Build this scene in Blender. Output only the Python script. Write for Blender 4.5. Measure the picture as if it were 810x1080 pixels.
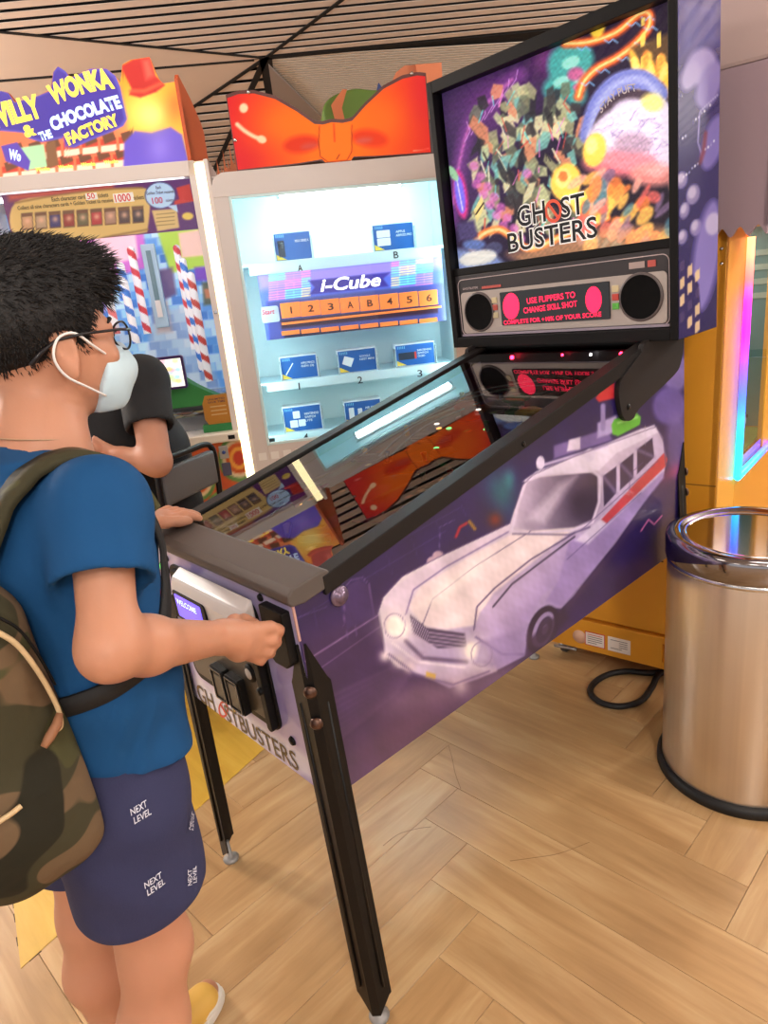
import bpy, bmesh, math, random
import numpy as np
from mathutils import Matrix, Vector
from mathutils.geometry import tessellate_polygon
random.seed(7); rng = np.random.default_rng(7)
for o in list(bpy.data.objects): bpy.data.objects.remove(o)
scene = bpy.context.scene
COL = scene.collection

# ------------------------------------------------------------------ camera
FPX = 725.95
CAM = np.array([1.1344, -0.5371, 1.3706])
YAW, PITCH, ROLL = 0.8733, -0.3109, -0.1063
_fwd = np.array([-math.sin(YAW)*math.cos(PITCH), math.cos(YAW)*math.cos(PITCH), math.sin(PITCH)])
_r0 = np.array([math.cos(YAW), math.sin(YAW), 0.0]); _u0 = np.cross(_r0, _fwd)
_r = math.cos(ROLL)*_r0 + math.sin(ROLL)*_u0
_u = -math.sin(ROLL)*_r0 + math.cos(ROLL)*_u0
cd = bpy.data.cameras.new('camera'); cam = bpy.data.objects.new('camera', cd); COL.objects.link(cam)
cd.sensor_fit = 'HORIZONTAL'; cd.sensor_width = 36.0; cd.lens = 36.0*FPX/810.0
cd.clip_start = 0.02; cd.clip_end = 60
m = Matrix.Identity(4)
for i in range(3):
    m[i][0] = _r[i]; m[i][1] = _u[i]; m[i][2] = -_fwd[i]; m[i][3] = CAM[i]
cam.matrix_world = m
scene.camera = cam

# ------------------------------------------------------------------ world, exposure
world = bpy.data.worlds.new('world'); scene.world = world; world.use_nodes = True
bg = world.node_tree.nodes['Background']
bg.inputs[0].default_value = (0.95, 0.93, 0.92, 1); bg.inputs[1].default_value = 0.9
vs = scene.view_settings
vs.view_transform = 'Standard'; vs.look = 'None'; vs.gamma = 1.0; vs.use_curve_mapping = False
vs.exposure = 0.05

def area_light(loc, size, power, col=(1, 0.95, 0.88), rot=(0, 0, 0)):
    l = bpy.data.lights.new('ceiling_lamp', 'AREA'); l.shape = 'RECTANGLE'; l.size = size[0]; l.size_y = size[1]
    l.energy = power; l.color = col
    o = bpy.data.objects.new('ceiling_lamp', l); COL.objects.link(o); o.location = loc; o.rotation_euler = rot
    return o
LAMPS = [(1.6, -1.6), (2.8, 0.6), (-0.6, -1.5), (0.9, 0.9), (-1.2, 0.3), (2.2, 2.6), (0.6, -3.2)]
for (x, y) in LAMPS:
    area_light((x, y, 2.955), (0.56, 0.56), 6)
FILL_GLOBES = [(2.4, -1.0), (3.8, -2.2), (3.2, 2.0), (-3.9, -1.3), (0.9, 4.4), (-5.6, -1.0)]  # added globes, all unseen, put in to brighten the ceiling and hall
for (x, y), pw in zip(FILL_GLOBES, (95, 110, 110, 300, 300, 320)):
    l = bpy.data.lights.new('fill_globe', 'POINT'); l.energy = pw; l.color = (1, .93, .86); l.shadow_soft_size = .17
    o = bpy.data.objects.new('fill_globe', l); COL.objects.link(o); o.location = (x, y, 2.35)

# ------------------------------------------------------------------ helpers
def lin(c):
    c = np.asarray(c, float)/255.0
    return np.where(c <= 0.04045, c/12.92, ((c+0.055)/1.055)**2.4)
def L3(c): return tuple(float(v) for v in lin(c))
class Frame:
    def __init__(s, M):
        s.M = np.array(M, float); s.I = np.linalg.inv(s.M)
        s.c = (s.I @ np.append(CAM, 1))[:3]
    def w(s, p): return (s.M @ np.append(np.array(p, float), 1))[:3]
    def l(s, p): return (s.I @ np.append(np.array(p, float), 1))[:3]
    def hit(s, px, ax, val):
        d = _fwd + (px[0]-405)/FPX*_r - (px[1]-540)/FPX*_u
        d = s.I[:3, :3] @ d; k = (val-s.c[ax])/d[ax]
        return s.c + k*d
    def mat4(s): return Matrix([list(map(float, r)) for r in s.M])
def proj(P):
    P = np.atleast_2d(np.asarray(P, float)) - CAM
    z = P @ _fwd
    return np.stack([405+FPX*(P @ _r)/z, 540-FPX*(P @ _u)/z], 1)
WORLD = Frame(np.eye(4))

_mats = {}
def mat(name, col=(128, 128, 128), rough=0.5, metal=0.0, emit=None, es=1.0, spec=0.5, coat=0.0, noise=0.0, nscale=8.0, bump=0.0, bscale=60.0, trans=0.0, ior=1.45, alpha=1.0, stretch=None, aniso=0.0):
    if name in _mats: return _mats[name]
    m = bpy.data.materials.new(name); m.use_nodes = True; nt = m.node_tree; b = nt.nodes['Principled BSDF']
    c = L3(col)
    b.inputs['Base Color'].default_value = (*c, 1); b.inputs['Roughness'].default_value = rough
    b.inputs['Metallic'].default_value = metal; b.inputs['Specular IOR Level'].default_value = spec
    b.inputs['Coat Weight'].default_value = coat; b.inputs['IOR'].default_value = ior
    b.inputs['Transmission Weight'].default_value = trans; b.inputs['Alpha'].default_value = alpha
    b.inputs['Anisotropic'].default_value = aniso
    if emit is not None:
        b.inputs['Emission Color'].default_value = (*L3(emit), 1); b.inputs['Emission Strength'].default_value = es
    if noise or bump:
        tc = nt.nodes.new('ShaderNodeTexCoord'); mp = nt.nodes.new('ShaderNodeMapping')
        nt.links.new(tc.outputs['Object'], mp.inputs[0])
        if stretch: mp.inputs['Scale'].default_value = stretch
        n = nt.nodes.new('ShaderNodeTexNoise'); n.inputs['Scale'].default_value = nscale; n.inputs['Detail'].default_value = 6
        nt.links.new(mp.outputs[0], n.inputs['Vector'])
        if noise:
            r = nt.nodes.new('ShaderNodeMapRange'); r.inputs[3].default_value = 1-noise; r.inputs[4].default_value = 1+noise
            nt.links.new(n.outputs['Fac'], r.inputs[0])
            mx = nt.nodes.new('ShaderNodeMix'); mx.data_type = 'RGBA'; mx.blend_type = 'MULTIPLY'; mx.inputs[0].default_value = 1
            mx.inputs[6].default_value = (*c, 1); nt.links.new(r.outputs[0], mx.inputs[7]); nt.links.new(mx.outputs[2], b.inputs['Base Color'])
        if bump:
            n2 = nt.nodes.new('ShaderNodeTexNoise'); n2.inputs['Scale'].default_value = bscale; n2.inputs['Detail'].default_value = 3
            nt.links.new(mp.outputs[0], n2.inputs['Vector'])
            bp = nt.nodes.new('ShaderNodeBump'); bp.inputs['Strength'].default_value = bump; bp.inputs['Distance'].default_value = 0.004
            nt.links.new(n2.outputs['Fac'], bp.inputs['Height']); nt.links.new(bp.outputs[0], b.inputs['Normal'])
    _mats[name] = m
    return m
def artmat(name, rough=0.35, es=0.0, coat=0.0, spec=0.5):
    if name in _mats: return _mats[name]
    m = bpy.data.materials.new(name); m.use_nodes = True; nt = m.node_tree; b = nt.nodes['Principled BSDF']
    a = nt.nodes.new('ShaderNodeAttribute'); a.attribute_name = 'Col'
    nt.links.new(a.outputs['Color'], b.inputs['Base Color'])
    b.inputs['Roughness'].default_value = rough; b.inputs['Coat Weight'].default_value = coat; b.inputs['Specular IOR Level'].default_value = spec
    if es:
        nt.links.new(a.outputs['Color'], b.inputs['Emission Color']); b.inputs['Emission Strength'].default_value = es
    _mats[name] = m
    return m
def thinglass(name, ior=1.5, rough=0.0, tint=(1, 1, 1)):
    if name in _mats: return _mats[name]
    m = bpy.data.materials.new(name); m.use_nodes = True; nt = m.node_tree; nt.nodes.clear()
    o = nt.nodes.new('ShaderNodeOutputMaterial'); mx = nt.nodes.new('ShaderNodeMixShader'); f = nt.nodes.new('ShaderNodeFresnel')
    t = nt.nodes.new('ShaderNodeBsdfTransparent'); g = nt.nodes.new('ShaderNodeBsdfGlossy')
    f.inputs['IOR'].default_value = ior; g.inputs['Roughness'].default_value = rough; t.inputs[0].default_value = (*tint, 1)
    nt.links.new(f.outputs[0], mx.inputs[0]); nt.links.new(t.outputs[0], mx.inputs[1]); nt.links.new(g.outputs[0], mx.inputs[2]); nt.links.new(mx.outputs[0], o.inputs[0])
    _mats[name] = m
    return m

def link(o, parent=None):
    COL.objects.link(o)
    if parent is not None: o.parent = parent
    return o
def tag(o, label=None, cat=None, group=None, kind=None):
    if label: o['label'] = label
    if cat: o['category'] = cat
    if group: o['group'] = group
    if kind: o['kind'] = kind
    return o
def root(name, frame, label, cat, group=None):
    o = bpy.data.objects.new(name, None); COL.objects.link(o); o.empty_display_size = 0.05
    o.matrix_world = frame.mat4() if isinstance(frame, Frame) else frame
    return tag(o, label, cat, group)
def mo(name, V, F, mt, parent=None, smooth=False, col=None):
    me = bpy.data.meshes.new(name)
    me.from_pydata([tuple(map(float, v)) for v in V], [], [tuple(map(int, f)) for f in F]); me.update()
    if col is not None:
        at = me.color_attributes.new('Col', 'FLOAT_COLOR', 'POINT')
        at.data.foreach_set('color', np.concatenate([col, np.ones((len(col), 1))], 1).astype(np.float32).ravel())
    if mt: me.materials.append(mt)
    if smooth: me.polygons.foreach_set('use_smooth', [True]*len(me.polygons))
    return link(bpy.data.objects.new(name, me), parent)
def frombm(name, bm, mt, parent=None, smooth=False):
    me = bpy.data.meshes.new(name); bmesh.ops.recalc_face_normals(bm, faces=bm.faces); bm.to_mesh(me); bm.free()
    if mt: me.materials.append(mt)
    if smooth: me.polygons.foreach_set('use_smooth', [True]*len(me.polygons))
    return link(bpy.data.objects.new(name, me), parent)
def bevel(bm, w, seg=2, ang=0.5):
    if w:
        es = [e for e in bm.edges if len(e.link_faces) == 2 and e.calc_face_angle(0) > ang]
        bmesh.ops.bevel(bm, geom=es, offset=w, segments=seg, profile=0.6, affect='EDGES', clamp_overlap=True)
def box(name, lo, hi, mt, parent=None, bev=0.0, seg=2):
    bm = bmesh.new(); bmesh.ops.create_cube(bm, size=1)
    lo = np.minimum(lo, hi) if False else np.array(lo, float); hi = np.array(hi, float)
    for v in bm.verts:
        for i in range(3): v.co[i] = (lo[i]+hi[i])/2 + v.co[i]*(hi[i]-lo[i])
    bevel(bm, bev, seg)
    return frombm(name, bm, mt, parent)
def prism(name, poly, ax, a0, a1, mt, parent=None, bev=0.0, seg=2, smooth=False):
    """poly: 2-D points in the two other axes (in x,y,z order); extruded along axis ax from a0 to a1"""
    oth = [i for i in range(3) if i != ax]
    def p3(p, a):
        v = [0, 0, 0]; v[oth[0]] = p[0]; v[oth[1]] = p[1]; v[ax] = a; return v
    bm = bmesh.new()
    A = [bm.verts.new(p3(p, a0)) for p in poly]; B = [bm.verts.new(p3(p, a1)) for p in poly]
    n = len(poly)
    for i in range(n): bm.faces.new((A[i], A[(i+1) % n], B[(i+1) % n], B[i]))
    bm.faces.new(A[::-1]); bm.faces.new(B)
    bmesh.ops.recalc_face_normals(bm, faces=bm.faces)
    bevel(bm, bev, seg)
    big = [f for f in bm.faces if len(f.verts) > 4]
    if big: bmesh.ops.triangulate(bm, faces=big)
    return frombm(name, bm, mt, parent, smooth)
def spline(pts, n=8, closed=False):
    P = np.array(pts, float); N = len(P); out = []
    for i in range(N if closed else N-1):
        if closed: a, b, c, d_ = P[(i-1) % N], P[i], P[(i+1) % N], P[(i+2) % N]
        else: a, b, c, d_ = P[max(i-1, 0)], P[i], P[i+1], P[min(i+2, N-1)]
        for k in range(n):
            t = k/n
            out.append(0.5*((2*b)+(-a+c)*t+(2*a-5*b+4*c-d_)*t*t+(-a+3*b-3*c+d_)*t**3))
    if not closed: out.append(P[-1])
    return np.array(out)
def tube(name, pts, r, mt, parent=None, closed=False, seg=10, flat=None, caps=True):
    P = np.array(pts, float); N = len(P)
    R = np.full(N, r) if np.isscalar(r) else np.array(r, float)
    T = np.gradient(P, axis=0) if not closed else (np.roll(P, -1, 0)-np.roll(P, 1, 0))
    T /= np.linalg.norm(T, axis=1)[:, None]+1e-12
    up = np.array([0, 0, 1.0]) if abs(T[0][2]) < 0.9 else np.array([1.0, 0, 0])
    a = np.cross(T[0], up); a /= np.linalg.norm(a); V = []; F = []
    for i in range(N):
        a = a - T[i]*(a @ T[i]); a /= np.linalg.norm(a); b = np.cross(T[i], a)
        for k in range(seg):
            t = 2*math.pi*k/seg; V.append(P[i]+R[i]*(math.cos(t)*a+math.sin(t)*b*(flat or 1)))
    M_ = N if closed else N-1
    for i in range(M_):
        j = (i+1) % N
        for k in range(seg): F.append((i*seg+k, i*seg+(k+1) % seg, j*seg+(k+1) % seg, j*seg+k))
    if not closed and caps: F.append(tuple(range(seg))[::-1]); F.append(tuple((N-1)*seg+k for k in range(seg)))
    return mo(name, V, F, mt, parent, True)
def lathe(name, prof, c, mt, parent=None, seg=40, axis=2, smooth=True, caps=True):
    V = []; F = []; n = len(prof)
    oth = [(1, 2), (2, 0), (0, 1)][axis]
    for (r, z) in prof:
        for k in range(seg):
            t = 2*math.pi*k/seg; v = [0, 0, 0]; v[oth[0]] = r*math.cos(t); v[oth[1]] = r*math.sin(t); v[axis] = z
            V.append(np.array(v)+np.array(c))
    for i in range(n-1):
        for k in range(seg): F.append((i*seg+k, i*seg+(k+1) % seg, (i+1)*seg+(k+1) % seg, (i+1)*seg+k))
    if caps and prof[0][0] > 1e-6: F.append(tuple(range(seg))[::-1])
    if caps and prof[-1][0] > 1e-6: F.append(tuple((n-1)*seg+k for k in range(seg)))
    o = mo(name, V, F, mt, parent, smooth)
    return o
def rrect(x0, y0, x1, y1, r, n=4):
    out = []
    for cx, cy, a0 in ((x1-r, y1-r, 0), (x0+r, y1-r, 90), (x0+r, y0+r, 180), (x1-r, y0+r, 270)):
        for k in range(n+1):
            a = math.radians(a0+90*k/n); out.append((cx+r*math.cos(a), cy+r*math.sin(a)))
    return out

# ------------------------------------------------------------------ lettering
def text(name, s, o, xd, yd, width, height, mt, parent=None, bold=0.0, shear=0.0, depth=0.0006, arc=0.0, spacing=1.0):
    """flat lettering: o = left end of the baseline (local), xd / yd unit vectors; fitted to width and cap height"""
    cu = bpy.data.curves.new(name, 'FONT'); cu.body = s; cu.size = 1.0; cu.offset = bold; cu.shear = shear; cu.space_character = spacing
    cu.resolution_u = 3
    t = bpy.data.objects.new('tmp_text', cu); COL.objects.link(t)
    me = bpy.data.meshes.new_from_object(t)
    bpy.data.objects.remove(t); bpy.data.curves.remove(cu)
    n = len(me.vertices); co = np.zeros(n*3); me.vertices.foreach_get('co', co); co = co.reshape(-1, 3)
    x0, x1 = co[:, 0].min(), co[:, 0].max()
    capy = 0.70 if any(ch.isupper() or ch.isdigit() for ch in s) else max(co[:, 1].max(), .3)
    nat = (x1-x0)/capy*height; sh_ = 0.0
    if width > 2.0*nat: sh_ = (width-1.25*nat)/2; width = 1.25*nat
    X = sh_+(co[:, 0]-x0)/(x1-x0)*width; Y = co[:, 1]/capy*height
    if arc: Y = Y + arc*(1-((X/width)*2-1)**2)
    xd = np.array(xd, float); yd = np.array(yd, float); nn = np.cross(xd, yd)
    V = np.array(o, float) + X[:, None]*xd + Y[:, None]*yd + nn*depth
    me.vertices.foreach_set('co', V.ravel().astype(np.float32)); me.update()
    me.materials.clear(); me.materials.append(mt)
    ob = bpy.data.objects.new(name, me); me.name = name
    return link(ob, parent)
def textpx(name, s, fr, ax, val, pL, pR, h, mt, parent=None, **k):
    """lettering laid on plane local[ax]=val between two photo pixels (baseline ends), cap height h pixels"""
    a = fr.hit(pL, ax, val); b = fr.hit(pR, ax, val); c = ((pL[0]+pR[0])/2, (pL[1]+pR[1])/2)
    m0 = fr.hit(c, ax, val); m1 = fr.hit((c[0], c[1]-h), ax, val)
    xd = (b-a); w = np.linalg.norm(xd); xd /= w
    yd = m1-m0; yd -= xd*(yd @ xd); hh = np.linalg.norm(yd); yd /= hh
    return text(name, s, a, xd, yd, w, hh, mt, parent, **k)

# ------------------------------------------------------------------ flat print painted per vertex on a fine grid
class Paint:
    def __init__(s, P): s.p = np.asarray(P, float); s.c = np.zeros((len(P), 3))
    def mix(s, idx, col, a):
        col = np.asarray(col, float)
        if col.ndim == 2: col = col[idx]
        s.c[idx] = s.c[idx]*(1-a[:, None]) + col*a[:, None]
        return s
    def fill(s, col): s.c[:] = col; return s
    def grad(s, p0, c0, p1, c1):
        d = np.subtract(p1, p0).astype(float); t = np.clip(((s.p-np.array(p0)) @ d)/(d @ d), 0, 1)[:, None]
        return np.array(c0)*(1-t)+np.array(c1)*t
    def _sd(s, P, pts, closed=True):
        pts = np.asarray(pts, float); n = len(pts); d = np.full(len(P), 1e18); ins = np.zeros(len(P), bool)
        for i in range(n if closed else n-1):
            a = pts[i]; b = pts[(i+1) % n]; e = b-a; w = P-a
            t = np.clip((w @ e)/(e @ e+1e-12), 0, 1); q = w-t[:, None]*e
            d = np.minimum(d, (q*q).sum(1))
            if closed:
                c = ((a[1] > P[:, 1]) != (b[1] > P[:, 1])) & (P[:, 0] < (b[0]-a[0])*(P[:, 1]-a[1])/(b[1]-a[1]+1e-12)+a[0])
                ins ^= c
        d = np.sqrt(d)
        return np.where(ins, -d, d) if closed else d
    def _bb(s, pts, m):
        pts = np.asarray(pts, float); lo = pts.min(0)-m; hi = pts.max(0)+m
        return np.where(((s.p > lo) & (s.p < hi)).all(1))[0]
    def poly(s, pts, col, soft=1.0, a=1.0, sp=0):
        if sp: pts = spline(pts, sp, True)
        i = s._bb(pts, soft)
        if len(i): s.mix(i, col, a*np.clip(0.5-s._sd(s.p[i], pts)/(soft+1e-6), 0, 1))
        return s
    def line(s, pts, w, col, soft=1.0, a=1.0, sp=0, closed=False):
        if sp: pts = spline(pts, sp, closed)
        if closed: pts = np.vstack([pts, pts[:1]])
        i = s._bb(pts, w+soft)
        if len(i): s.mix(i, col, a*np.clip(0.5-(s._sd(s.p[i], pts, False)-w/2)/(soft+1e-6), 0, 1))
        return s
    def ell(s, cx, cy, rx, ry, col, rot=0.0, soft=1.0, a=1.0):
        t = np.linspace(0, 2*math.pi, 28, endpoint=False); c, q = math.cos(math.radians(rot)), math.sin(math.radians(rot))
        x = rx*np.cos(t); y = ry*np.sin(t)
        return s.poly(np.stack([cx+c*x-q*y, cy+q*x+c*y], 1), col, soft, a)
    def glow(s, cx, cy, rx, col, a=1.0, ry=None, rot=0):
        ry = ry or rx; c, q = math.cos(math.radians(rot)), math.sin(math.radians(rot))
        dx = s.p[:, 0]-cx; dy = s.p[:, 1]-cy; u = (c*dx+q*dy)/rx; v = (-q*dx+c*dy)/ry
        g = a*np.exp(-(u*u+v*v)); i = np.where(g > 0.01)[0]
        return s.mix(i, col, g[i])
    def noise(s, sc, amp, seed=0):
        r = np.random.default_rng(seed); v = np.zeros(len(s.p))
        for k in range(7):
            th = r.uniform(0, 6.28); f = r.uniform(.5, 1.6)/sc
            v += np.sin(s.p[:, 0]*f*math.cos(th)*6.28+s.p[:, 1]*f*math.sin(th)*6.28+r.uniform(0, 6.28))
        s.c = np.clip(s.c*(1+amp*v[:, None]/3), 0, 255); return s
def panel(name, fr, f, nu, nv, paint, mt, parent=None, px=True):
    """grid surface: f(u,v) -> local points (arrays); paint(Paint) runs in photo pixels (px) or in u,v"""
    U, V = np.meshgrid(np.linspace(0, 1, nu), np.linspace(0, 1, nv)); U = U.ravel(); V = V.ravel()
    P = f(U, V)
    W = P @ fr.M[:3, :3].T + fr.M[:3, 3]
    pt = Paint(proj(W) if px else np.stack([U, V], 1)); paint(pt)
    i = np.arange(nu*nv).reshape(nv, nu)
    F = np.stack([i[:-1, :-1], i[:-1, 1:], i[1:, 1:], i[1:, :-1]], -1).reshape(-1, 4)
    return mo(name, P, F, mt, parent, True, lin(np.clip(pt.c, 0, 255)))
def rectf(ax, val, a0, a1, b0, b1):
    oth = [i for i in range(3) if i != ax]
    def f(U, V):
        P = np.zeros((len(U), 3)); P[:, ax] = val; P[:, oth[0]] = a0+(a1-a0)*U; P[:, oth[1]] = b0+(b1-b0)*V; return P
    return f

BLACK = mat('black_plastic', (17, 16, 16), 0.5, spec=.25)
BLACKM = mat('black_metal', (14, 12, 12), 0.42, bump=0.05, bscale=300, spec=.3)
DARKG = mat('dark_grey', (52, 48, 48), 0.55)
WHITE = mat('white_paint', (232, 228, 224), 0.4)
CHROME = mat('chrome', (205, 205, 208), 0.18, 1.0)
INK = mat('black_ink', (22, 22, 26), 0.6)
# ================================================================== SETTING
def woodmat(name, c0, c1, c2, along=0, rough=0.38, var=0.10):
    m = bpy.data.materials.new(name); m.use_nodes = True; nt = m.node_tree; b = nt.nodes['Principled BSDF']; N = nt.nodes.new; Lk = nt.links.new
    tc = N('ShaderNodeTexCoord'); oi = N('ShaderNodeObjectInfo'); ad = N('ShaderNodeVectorMath'); ad.operation = 'ADD'
    cr = N('ShaderNodeCombineXYZ'); ml = N('ShaderNodeMath'); ml.operation = 'MULTIPLY'; ml.inputs[1].default_value = 37.0
    Lk(oi.outputs['Random'], ml.inputs[0]); Lk(ml.outputs[0], cr.inputs[0]); Lk(ml.outputs[0], cr.inputs[1])
    Lk(tc.outputs['Object'], ad.inputs[0]); Lk(cr.outputs[0], ad.inputs[1])
    mp = N('ShaderNodeMapping'); sc = [1.0, 1.0, 1.0]; sc[along] = 0.10; mp.inputs['Scale'].default_value = sc; Lk(ad.outputs[0], mp.inputs[0])
    n1 = N('ShaderNodeTexNoise'); n1.inputs['Scale'].default_value = 26; n1.inputs['Detail'].default_value = 8; n1.inputs['Roughness'].default_value = .62; n1.inputs['Distortion'].default_value = .6; Lk(mp.outputs[0], n1.inputs[0])
    n2 = N('ShaderNodeTexNoise'); n2.inputs['Scale'].default_value = 3.2; n2.inputs['Detail'].default_value = 4; Lk(ad.outputs[0], n2.inputs[0])
    mpb = N('ShaderNodeMapping'); sc2 = [9.0, 9.0, 9.0]; sc2[along] = 2.2; mpb.inputs['Scale'].default_value = sc2; Lk(ad.outputs[0], mpb.inputs[0])
    n3 = N('ShaderNodeTexNoise'); n3.inputs['Scale'].default_value = 1.0; n3.inputs['Detail'].default_value = 3; Lk(mpb.outputs[0], n3.inputs[0])
    rp = N('ShaderNodeValToRGB'); rp.color_ramp.elements[0].position = .30; rp.color_ramp.elements[1].position = .68
    rp.color_ramp.elements[0].color = (*L3(c0), 1); rp.color_ramp.elements[1].color = (*L3(c2), 1)
    e = rp.color_ramp.elements.new(.5); e.color = (*L3(c1), 1)
    mxf = N('ShaderNodeMath'); mxf.operation = 'MULTIPLY_ADD'; mxf.inputs[1].default_value = .55; Lk(n1.outputs[0], mxf.inputs[0])
    ml2 = N('ShaderNodeMath'); ml2.operation = 'MULTIPLY'; ml2.inputs[1].default_value = .45; Lk(n3.outputs[0], ml2.inputs[0]); Lk(ml2.outputs[0], mxf.inputs[2])
    Lk(mxf.outputs[0], rp.inputs[0])
    r = N('ShaderNodeMapRange'); r.inputs[3].default_value = 1-var; r.inputs[4].default_value = 1+var; Lk(oi.outputs['Random'], r.inputs[0])
    r2 = N('ShaderNodeMapRange'); r2.inputs[1].default_value = .3; r2.inputs[2].default_value = .7; r2.inputs[3].default_value = .93; r2.inputs[4].default_value = 1.05; Lk(n2.outputs[0], r2.inputs[0])
    mm = N('ShaderNodeMath'); mm.operation = 'MULTIPLY'; Lk(r.outputs[0], mm.inputs[0]); Lk(r2.outputs[0], mm.inputs[1])
    mx = N('ShaderNodeMix'); mx.data_type = 'RGBA'; mx.blend_type = 'MULTIPLY'; mx.inputs[0].default_value = 1; Lk(rp.outputs[0], mx.inputs[6]); Lk(mm.outputs[0], mx.inputs[7]); Lk(mx.outputs[2], b.inputs['Base Color'])
    b.inputs['Roughness'].default_value = rough
    bp = N('ShaderNodeBump'); bp.inputs['Strength'].default_value = .06; bp.inputs['Distance'].default_value = .002; Lk(n1.outputs[0], bp.inputs['Height']); Lk(bp.outputs[0], b.inputs['Normal'])
    return m
FLOORW = woodmat('oak_vinyl', (158, 121, 80), (184, 147, 102), (204, 172, 128), 0, 0.30, 0.05)
YELLOWW = woodmat('yellow_vinyl', (188, 146, 42), (206, 164, 56), (218, 180, 74), 0, 0.40, 0.03)
floor = box('floor', (-9, -5, -0.08), (7, 10, -0.006), mat('floor_base', (180, 144, 100), 0.34, noise=.06, nscale=4), None)
tag(floor, 'pale oak herringbone vinyl floor', 'floor', kind='structure')
PW, PL_, PANG = 0.145, 0.87, math.radians(4.0)
plank_bm = bmesh.new(); bmesh.ops.create_cube(plank_bm, size=1)
for v in plank_bm.verts: v.co = Vector((v.co.x*(PL_-.0009), v.co.y*(PW-.0009), v.co.z*.006))
bevel(plank_bm, .0007, 1)
plank_me = bpy.data.meshes.new('plank'); plank_bm.to_mesh(plank_me); plank_bm.free(); plank_me.materials.append(FLOORW)
ca, sa = math.cos(PANG), math.sin(PANG); anchor = np.array([-.02, .459])
cand = []
for k in range(-60, 60):
    for mm_ in range(-8, 9):
        # herringbone, mirrored in x
        hx0 = -(k*PW+mm_*PL_)-PL_; hy0 = k*PW-mm_*PL_
        vx0 = -(k*PW+mm_*PL_)-PW; vy0 = (k+1)*PW-mm_*PL_
        for cx, cy, rot in ((hx0+PL_/2, hy0+PW/2, 0), (vx0+PW/2, vy0+PL_/2, 1)):
            cx += PL_; X = anchor+np.array([ca*(cx-PL_)-sa*cy+PL_*ca, sa*(cx-PL_)+ca*cy+PL_*sa])
            cand.append((np.hypot(X[0]+.1, X[1]-.5), X, rot))
cand.sort(key=lambda t: t[0])
for d_, X, rot in cand[:290]:
    o = bpy.data.objects.new('plank', plank_me); link(o, floor)
    o.location = (X[0], X[1], -.003); o.rotation_euler = (0, 0, PANG+(math.pi/2 if rot else 0))
# yellow inlay under the machines
y0 = np.array([-.375, -.48]); ya = np.array([math.cos(math.radians(107.2)), math.sin(math.radians(107.2))]); yb = np.array([math.cos(math.radians(169.8)), math.sin(math.radians(169.8))])
yp = [y0, y0+1.25*ya, y0+1.25*ya+.75*yb, y0+2.4*yb]
prism('floor_inlay', [tuple(p) for p in yp], 2, -.001, .0012, YELLOWW, floor)
EDGEB = mat('inlay_glue_edge', (70, 52, 34), 0.7)
for (t0, t1, dr) in ((.02, .05, ya), (.09, .115, ya), (.16, .2, ya), (.30, .34, ya), (.07, .10, yb), (.15, .18, yb), (.2, .26, yb)):
    a = y0+dr*t0; b_ = y0+dr*t1; n_ = np.array([-dr[1], dr[0]])*(.003 if dr is yb else -.003)
    prism('glue_mark', [tuple(a), tuple(b_), tuple(b_+n_), tuple(a+n_*.6)], 2, -.0005, .0006, EDGEB, floor)
# scuffs on the planks
SC = mat('scuff', (120, 90, 60), 0.7)
for pts in ([(473, 786), (477, 800), (480, 815), (486, 832)], [(538, 908), (560, 905), (590, 900), (622, 888)], [(404, 892), (420, 880), (440, 874), (455, 872)]):
    q = spline([WORLD.hit(p, 2, .0006) for p in pts], 6)
    tube('scuff', q, .0005, SC, floor, seg=4)

wl = box('wall_left', (-9.1, -5, 0), (-9, 10, 3.0), mat('wall_paint', (150, 140, 138), 0.7, noise=.05), None); tag(wl, 'plain grey wall at the far left end of the hall', 'wall', kind='structure')
wb = box('wall_back', (-9, 10, 0), (7, 10.1, 3.0), mat('wall_paint'), None); tag(wb, 'plain grey wall at the far back of the hall', 'wall', kind='structure')
bl = box('baseboard_left', (-9, -5, 0), (-8.985, 10, .1), DARKG, None); tag(bl, 'dark skirting at the far left wall', 'baseboard', kind='structure')
bb_ = box('baseboard_back', (-8.985, 9.985, 0), (7, 10, .1), DARKG, None); tag(bb_, 'dark skirting at the far back wall', 'baseboard', kind='structure')

# ceiling: dark void above, timber slats below it in fans that meet at one knot
CZ = 3.0
ceil = box('ceiling', (-9, -5, CZ+.02), (7, 10, CZ+.12), mat('ceiling_void', (16, 15, 16), 0.8), None)
tag(ceil, 'slatted pale timber ceiling with black joints', 'ceiling', kind='structure')
SLAT = mat('ceiling_slat', (226, 212, 202), 0.55, noise=.05, nscale=3, stretch=(1, 1, 1))
SLATP = mat('ceiling_panel', (224, 208, 197), 0.55, noise=.05, nscale=2)
SLATF = mat('ceiling_fine_slat', (222, 212, 200), 0.55)
K = np.array([-3.48, 2.69])
def clip(poly, p, n):   # keep side where (x-p).n >= 0
    out = []
    for i in range(len(poly)):
        a, b = poly[i], poly[(i+1) % len(poly)]; da = (a-p) @ n; db = (b-p) @ n
        if da >= 0: out.append(a)
        if da*db < 0: out.append(a+(b-a)*da/(da-db))
    return out
def deg(a): return np.array([math.cos(math.radians(a)), math.sin(math.radians(a))])
ROOM = [(-9., -5.), (7., -5.), (7., 10.), (-9., 10.)]
def wedge(poly, a0, a1):     # keep the sector from angle a0 (ccw) to a1 about K (sector < 180)
    n0 = deg(a0+90); n1 = deg(a1-90)
    poly = clip(poly, K, n0); return clip(poly, K, n1) if poly else poly
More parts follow.
